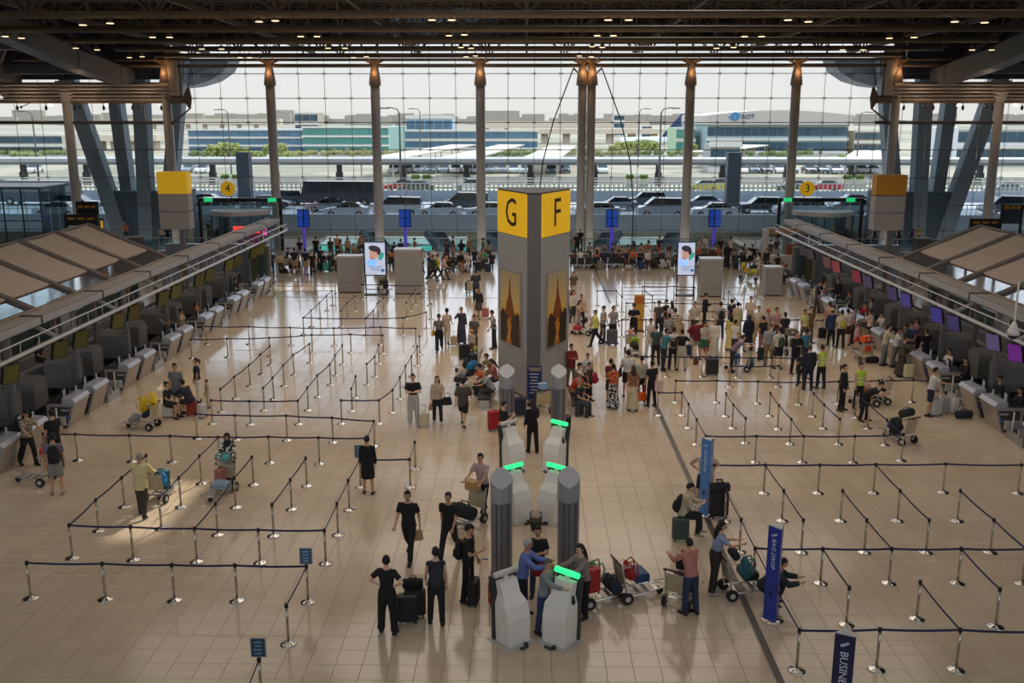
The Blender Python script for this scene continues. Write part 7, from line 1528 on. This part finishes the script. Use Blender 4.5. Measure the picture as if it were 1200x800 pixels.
# ---- people near the windows
FAR = '''302 330 1.62 20 stand f tee:#c9c4c0 trouser:#c4bfba short:#a8482c | red haired person in white left of the crowd rail
313 325 1.68 190 stand f tee:#d0b9a0 trouser:#26262c short:#17120f | person in cream top by the left crowd rail
319 324 1.72 180 stand m tee:#26385e trouser:#22305a short:#17120f | person in blue by the left crowd rail
329 318 1.66 20 sit f tee:#cdb98a trouser:#3a3436 long:#cdb98a | person with blond hair seated left of the cart pile
346 321 1.74 185 stand m tee:#1f2230 shorts:#b09878 short:#17120f | person in navy tee and tan shorts near the left window
359 322 1.74 175 stand m tee:#20222c shorts:#b8a07c short:#17120f | second person in navy tee and tan shorts, right of the first
367 325 1.72 10 stand m tee:#1d1e24 trouser:#2c3038 short:#17120f | person in black beside the tan shorts pair
371 305 1.72 180 stand m tee:#16171a trouser:#1d1e22 short:#17120f | person in black standing near the left window rail
396 301 1.66 0 stand f tee:#c49a78 trouser:#4a3f3a short:#17120f | person in tan standing behind the left bench row
408 304 1.66 10 stand f tee:#b99478 trouser:#5a4c44 long:#17120f | person in sandy top behind the left bench row
424 300 1.66 10 stand m tee:#b08a6a trouser:#3a3638 short:#17120f | person in ochre standing left of the left portrait screen
486 299 1.66 120 sit f tee:#b5643a trouser:#20222a pony:#17120f | person in rust seated above the tall grey block
495 320 1.66 150 walk f tee:#c9b6a6 trouser:#6a5a3e short:#17120f | person in cream walking right of the tall grey block
503 326 1.64 80 stand f tee:#22305a trouser:#2a3048 short:#17120f | person with blue bag right of the tall grey block
508 319 1.68 170 stand f tee:#d2c4b4 trouser:#5c5850 short:#17120f | person in ivory behind the green jacket
507 329 1.70 90 walk2 m coat:#1f4038 trouser:#17181c short:#17120f | person in dark green jacket walking right
513 328 1.72 95 walk m tee:#d0be20 trouser:#5a5450 short:#17120f | person in bright yellow top walking right
520 328 1.66 80 walk f coat:#cdb6ae trouser:#3a3438 long:#17120f | person in pale pink walking behind the bright yellow top
549 305 1.74 60 phone m tee:#9a824a trouser:#5a4630 short:#17120f | person in olive yellow standing near the window left of the pillar
556 312 1.66 10 sit f tee:#1e2030 trouser:#202234 short:#17120f | person in dark blue seated left of the pillar near the window
563 312 1.68 20 sitlean m tee:#b5a05a trouser:#8a7c70 short:#17120f | person in mustard seated left of the pillar near the window
570 314 1.66 330 sitphone f tee:#4fa890 trouser:#3a3a40 bun:#17120f | person in mint green seated left of the pillar near the window
577 316 1.66 350 sit m tee:#24262c trouser:#1e2026 short:#17120f | person in black seated beside the mint green top
700 313 1.64 20 stand f long:#c4b094 long_skirt:#bfae94 long:#17120f | person in long beige dress near the window right of the pillar
889 327 1.74 265 push m tee:#d6cebc trouser:#c9c1b0 short:#17120f | person in pale cream pushing the cart of yellow bags
897 321 1.70 300 stand m coat:#22242a trouser:#1e2024 short:#17120f | person in dark coat right of the pale cream one
911 320 1.66 200 sit m tee:#2c2e34 trouser:#2a2c30 short:#17120f | person in charcoal seated left of the short grey block
851 314 1.68 10 stand f coat:#1b1c22 long_skirt:#1a1b20 hijab:#1a1b20 | person in black robe right of the second portrait screen
843 306 1.74 20 stand m tee:#1c1d22 trouser:#1e1f25 short:#17120f | person in black standing by the rightmost flight display
819 306 1.66 10 stand f tee:#b5a08c trouser:#4a4440 short:#17120f | person in sand top right of the second portrait screen
676 300 1.74 0 stand m tee:#1d1f24 trouser:#24262c short:#17120f | person in black standing at the window beside the pillar
680 294 1.70 10 stand m tee:#1f2024 trouser:#22242a short:#17120f | second person in black at the window beside the pillar
224 286 1.68 10 stand f long:#b8a48a long_skirt:#b4a088 short:#17120f | person in long tan dress by gate four
240 285 1.68 200 stand f long:#c2ac90 long_skirt:#bda88c short:#17120f | person in beige robe by gate four
246 283 1.74 190 stand m tee:#1b1c20 trouser:#1d1e22 short:#17120f | person in black by gate four
257 281 1.72 20 walk m tee:#b08a5c trouser:#6a5a48 short:#17120f | person in ochre shirt walking in from gate four
197 283 1.66 20 sit m tee:#1f2024 trouser:#22242a short:#17120f | person in black seated below the left sign box
209 283 1.66 350 sit m tee:#4a4044 trouser:#2c2c30 short:#17120f | person in plum seated below the left sign box
190 284 1.66 10 sit f tee:#c2a070 trouser:#3a3a3e short:#17120f | person in sand seated behind the low partition by the left sign box
148 283 1.66 20 stand f tee:#c8623a trouser:#2a2b30 short:#17120f | person in orange standing near the blue stall
133 278 1.68 10 stand m tee:#2a4a9a trouser:#22305a short:#17120f | person in blue uniform at the blue stall
976 284 1.66 350 stand f tee:#c9a070 trouser:#4a4038 long:#17120f | person in tan by gate three
998 284 1.72 20 stand m tee:#b9b0a4 trouser:#3a3a40 short:#17120f | person in light grey by gate three
991 286 1.70 190 stand m tee:#1b1d22 trouser:#1d1f24 short:#17120f | person in black by gate three
1012 287 1.70 40 sitlean m tee:#1a1c24 trouser:#1d1f24 short:#17120f | person in dark blue seated right of gate three
1052 288 1.70 10 stand m tee:#18191d trouser:#1b1c20 short:#17120f | person in black behind the low partition right of the amber sign
1067 288 1.66 350 stand f tee:#22305a trouser:#2a3048 short:#17120f | person in blue behind the right low partition
1075 288 1.64 10 stand f tee:#d0a238 trouser:#4a4038 short:#17120f | person in golden yellow beside the dark grey cabinet
1024 287 1.70 10 stand m tee:#16171b trouser:#1a1b1f short:#17120f | person in black right behind the amber sign post'''
for ln in FAR.split('\n'):
    a, lb = ln.split(' | '); px, py, h, fc, po, sx, tp, bt, hr = a.split()
    P(float(px), float(py), float(h), float(fc), po, sx, tp, bt, hr, lb.strip(), skin=random.choice((0, 1, 4)))
# ---- seat rows by the windows and those who sit on them
random.seed(21)
bench = Proto('seat_row'); b = MB(); b.box((0, 0, .30), (2.3, .08, .08)); bench.part('beam', b, cs)
for s in (-.9, .9):
    b = MB(); b.box((s, 0, .14), (.07, .5, .05)); b.box((s, 0, .2), (.06, .06, .26)); bench.part('leg', b, cs)
for i in range(4):
    b = MB(); b.box((-.86+i*.575, 0, .41), (.5, .46, .05)); k = bench.part('seat', b, black_m); b = MB(); b.box((-.86+i*.575, .24, .66), (.5, .05, .44)); bench.part('seat_back', b, black_m, k)
SEAT_C = [('#17181c', 'black'), ('#c9c0b4', 'cream'), ('#8a8784', 'grey'), ('#26304a', 'navy'), ('#b38f72', 'tan'), ('#5a3a34', 'maroon'), ('#d0ccc8', 'white'), ('#4a5a52', 'dark green'), ('#b86a4a', 'rust'), ('#3c3c42', 'charcoal')]
ROWS = [(383, 317, 'bench left of left portrait screen'), (411, 317, 'bench hugging left portrait screen'), (455, 314, 'bench before tall grey block'), (535, 318, 'bench right of yellow top'), (712, 314, 'first bench past beige dress'), (746, 314, 'second bench past beige dress'), (779, 314, 'bench left of right portrait screen'), (829, 309, 'bench behind right grey block'), (874, 312, 'bench behind yellow bag cart'), (676, 315, 'bench at right pillar edge')]
for px, py, nm in ROWS:
    c = gp(px, py); rz = random.choice((0, 0, pi)); bench.make(c, rz, 'black seat row, '+nm, 'bench', 'seat rows by the windows')
    used = set()
    for i in range(4):
        (tc, tn), (bc, bn) = random.choice(SEAT_C), random.choice(SEAT_C)
        while (tn, bn) in used: (tc, tn), (bc, bn) = random.choice(SEAT_C), random.choice(SEAT_C)
        used.add((tn, bn)); x = (-.86+i*.575)*(1 if rz == 0 else -1)
        P(0, 0, random.uniform(1.6, 1.74), (0 if rz == 0 else 180)+random.uniform(-12, 12), random.choice(('sit', 'sitlean', 'sitphone', 'sitleg')), random.choice('mf'), random.choice(('tee', 'tee', 'long', 'coat'))+':'+tc, 'trouser:'+bc, random.choice(('short', 'short', 'long', 'bun', 'cap'))+':'+random.choice(('#17120f', '#2a1c16', '#1d1613')),
          'person, %s top, %s trousers, %s seat of %s' % (tn, bn, ('first', 'second', 'third', 'last')[i], nm), loc=(c.x+x, c.y+(.06 if rz == 0 else -.06), 0), skin=random.choice((0, 1, 2, 4)))
    if px in (383, 455, 712, 746, 535, 829):
        make_cart(0, 0, random.choice((20, 160, 200)), 'baggage cart parked behind the '+nm, [('case', random.choice(('#24262c', '#3a3f4a', '#6a2a2e')), 'suitcase on the cart behind the '+nm, (0, -.3, .24), 0, .8)], loc=(c.x+.6, c.y+1.6, 0), panel='#b39a6c')
# more waiting people and luggage in the crowd along the windows
random.seed(5); EX = [(336, 311), (352, 306), (376, 310), (388, 304), (400, 308), (415, 305), (421, 311), (440, 306), (461, 303), (470, 308), (480, 306), (524, 309), (531, 304), (541, 308), (566, 305), (573, 308), (690, 304), (699, 306), (708, 304), (717, 306), (725, 303), (735, 308), (742, 303), (751, 306), (758, 303), (765, 307), (772, 303), (784, 305), (812, 303), (826, 302), (834, 306), (856, 305), (864, 309), (872, 305), (881, 308), (893, 306), (902, 309), (909, 306)]
seen = set()
for k, (px, py) in enumerate(EX):
    (tc, tn), (bc, bn) = random.choice(SEAT_C), random.choice(SEAT_C); po = random.choice(('stand', 'stand2', 'sit', 'sitlean', 'phone', 'sitphone'))
    while (tn, bn, 'sit' if po.startswith('sit') else 'sta') in seen: (tc, tn), (bc, bn) = random.choice(SEAT_C), random.choice(SEAT_C)
    seen.add((tn, bn, 'sit' if po.startswith('sit') else 'sta')); wh = 'left window' if px < 600 else 'right window'
    P(px, py, random.uniform(1.58, 1.74), random.choice((0, 20, -25, 170, 200, 90)), po, random.choice('mf'), 'tee:'+tc, 'trouser:'+bc, random.choice(('short', 'long', 'bun', 'cap'))+':'+random.choice(('#17120f', '#2a1c16')), 'person, %s top and %s trousers, %s in the %s crowd' % (tn, bn, 'seated' if po.startswith('sit') else 'standing', wh), skin=random.choice((0, 1, 4)))
CC = [('#1f2024', 'black'), ('#33404e', 'slate'), ('#5d2a2e', 'wine red'), ('#7f7a70', 'taupe'), ('#2b5f66', 'petrol'), ('#b8b2a8', 'silver'), ('#2b3a66', 'blue'), ('#4c4f3a', 'olive'), ('#8a5a3a', 'brown'), ('#a03a5a', 'magenta')]
for k, (px, py) in enumerate([(333, 320), (349, 316), (366, 314), (403, 313), (419, 315), (434, 313), (447, 317), (465, 316), (524, 317), (546, 318), (560, 318), (572, 319), (692, 314), (703, 316), (722, 311), (737, 316), (752, 316), (765, 314), (820, 314), (838, 312), (862, 316), (884, 315), (900, 317), (906, 314)]):
    cc, cn = CC[k % 10]; lug('case' if k % 3 else 'duffel', gp(px, py), random.uniform(-30, 30), cc, '%s %s on the floor, %s piece of luggage along the %s windows' % (cn, 'suitcase' if k % 3 else 'holdall', onum(k if px < 600 else k-12), 'left' if px < 600 else 'right'), random.uniform(.85, 1.05), None, k % 2 == 0)
# window cases and carts singled out in the photo
lug('case', L(382, 318), 5, '#3fa89a', 'turquoise suitcase left of the lower grey block', .95, None, False); lug('case', L(375, 317), 5, '#1f4a46', 'dark teal suitcase beside the turquoise one', .95, None, False); make_cart(391, 316, 10, 'beige panel cart behind the lower grey block', [], panel='#b9a884'); make_cart(340, 318, 60, 'cart heaped with dark bags by the crowd rail', [('duffel', '#25272c', 'dark holdall on the heaped cart', (0, -.3, .24), 0, 1.1), ('pack', '#8a8480', 'grey pack on the heaped cart', (0, 0, .4), 0, 1.0)])
make_cart(535, 316, 5, 'cart with teal case on its panel left of the pillar window', [('case', '#2f8a86', 'teal suitcase lying across the cart near the window', (0, -.1, .3), 0, .85)], panel='#b9a080'); make_cart(452, 310, 0, 'beige panel cart beside the left portrait screen', [], panel='#b5a070'); make_cart(685, 311, 0, 'beige panel cart right of the pillar near the window', [('case', '#7a2a44', 'maroon case on the cart right of the pillar near the window', (-.3, -.2, .24), 0, .8)], panel='#b5a070'); make_cart(730, 305, 0, 'beige panel cart among the right bench rows', [], panel='#b08e5a')
lug('case', L(786, 314), 0, '#5c5f66', 'grey suitcase left of the right portrait screen', 1.0); lug('case', L(780, 311), 0, '#5a2a24', 'brown suitcase beside the grey one by the portrait screen', .9, None, False); lug('case', L(773, 309), 0, '#1d1f22', 'black suitcase behind the brown one by the portrait screen', 1.0, None, False); lug('case', L(697, 311), 0, '#2a6a72', 'teal suitcase beside the long beige dress', .95, None, False)
make_cart(872, 328, 80, 'cart piled with yellow and green bags near the right grey blocks', [('case', '#a8b43a', 'lime case lying on the yellow bag cart', (0, -.4, .42), 90, .8, (90, 0)), ('duffel', '#e0a428', 'orange yellow bag on the yellow bag cart', (0, -.1, .6), 0, 1.1), ('duffel', '#d2d04a', 'yellow bag at the nose of the yellow bag cart', (0, -.65, .5), 90, .9), ('duffel', '#e8c030', 'bright yellow bag on top of the yellow bag cart', (0, .1, .95), 0, .9)])
make_cart(450, 341, 30, 'stroller-like cart with dark bags under the left portrait screen', [('pack', '#33373c', 'dark pack on the cart under the left portrait screen', (0, -.3, .24), 0, 1.1), ('duffel', '#5a5c5e', 'grey bag on the cart under the left portrait screen', (0, 0, .5), 0, .9)])
bpy.data.scenes.remove(WORK)
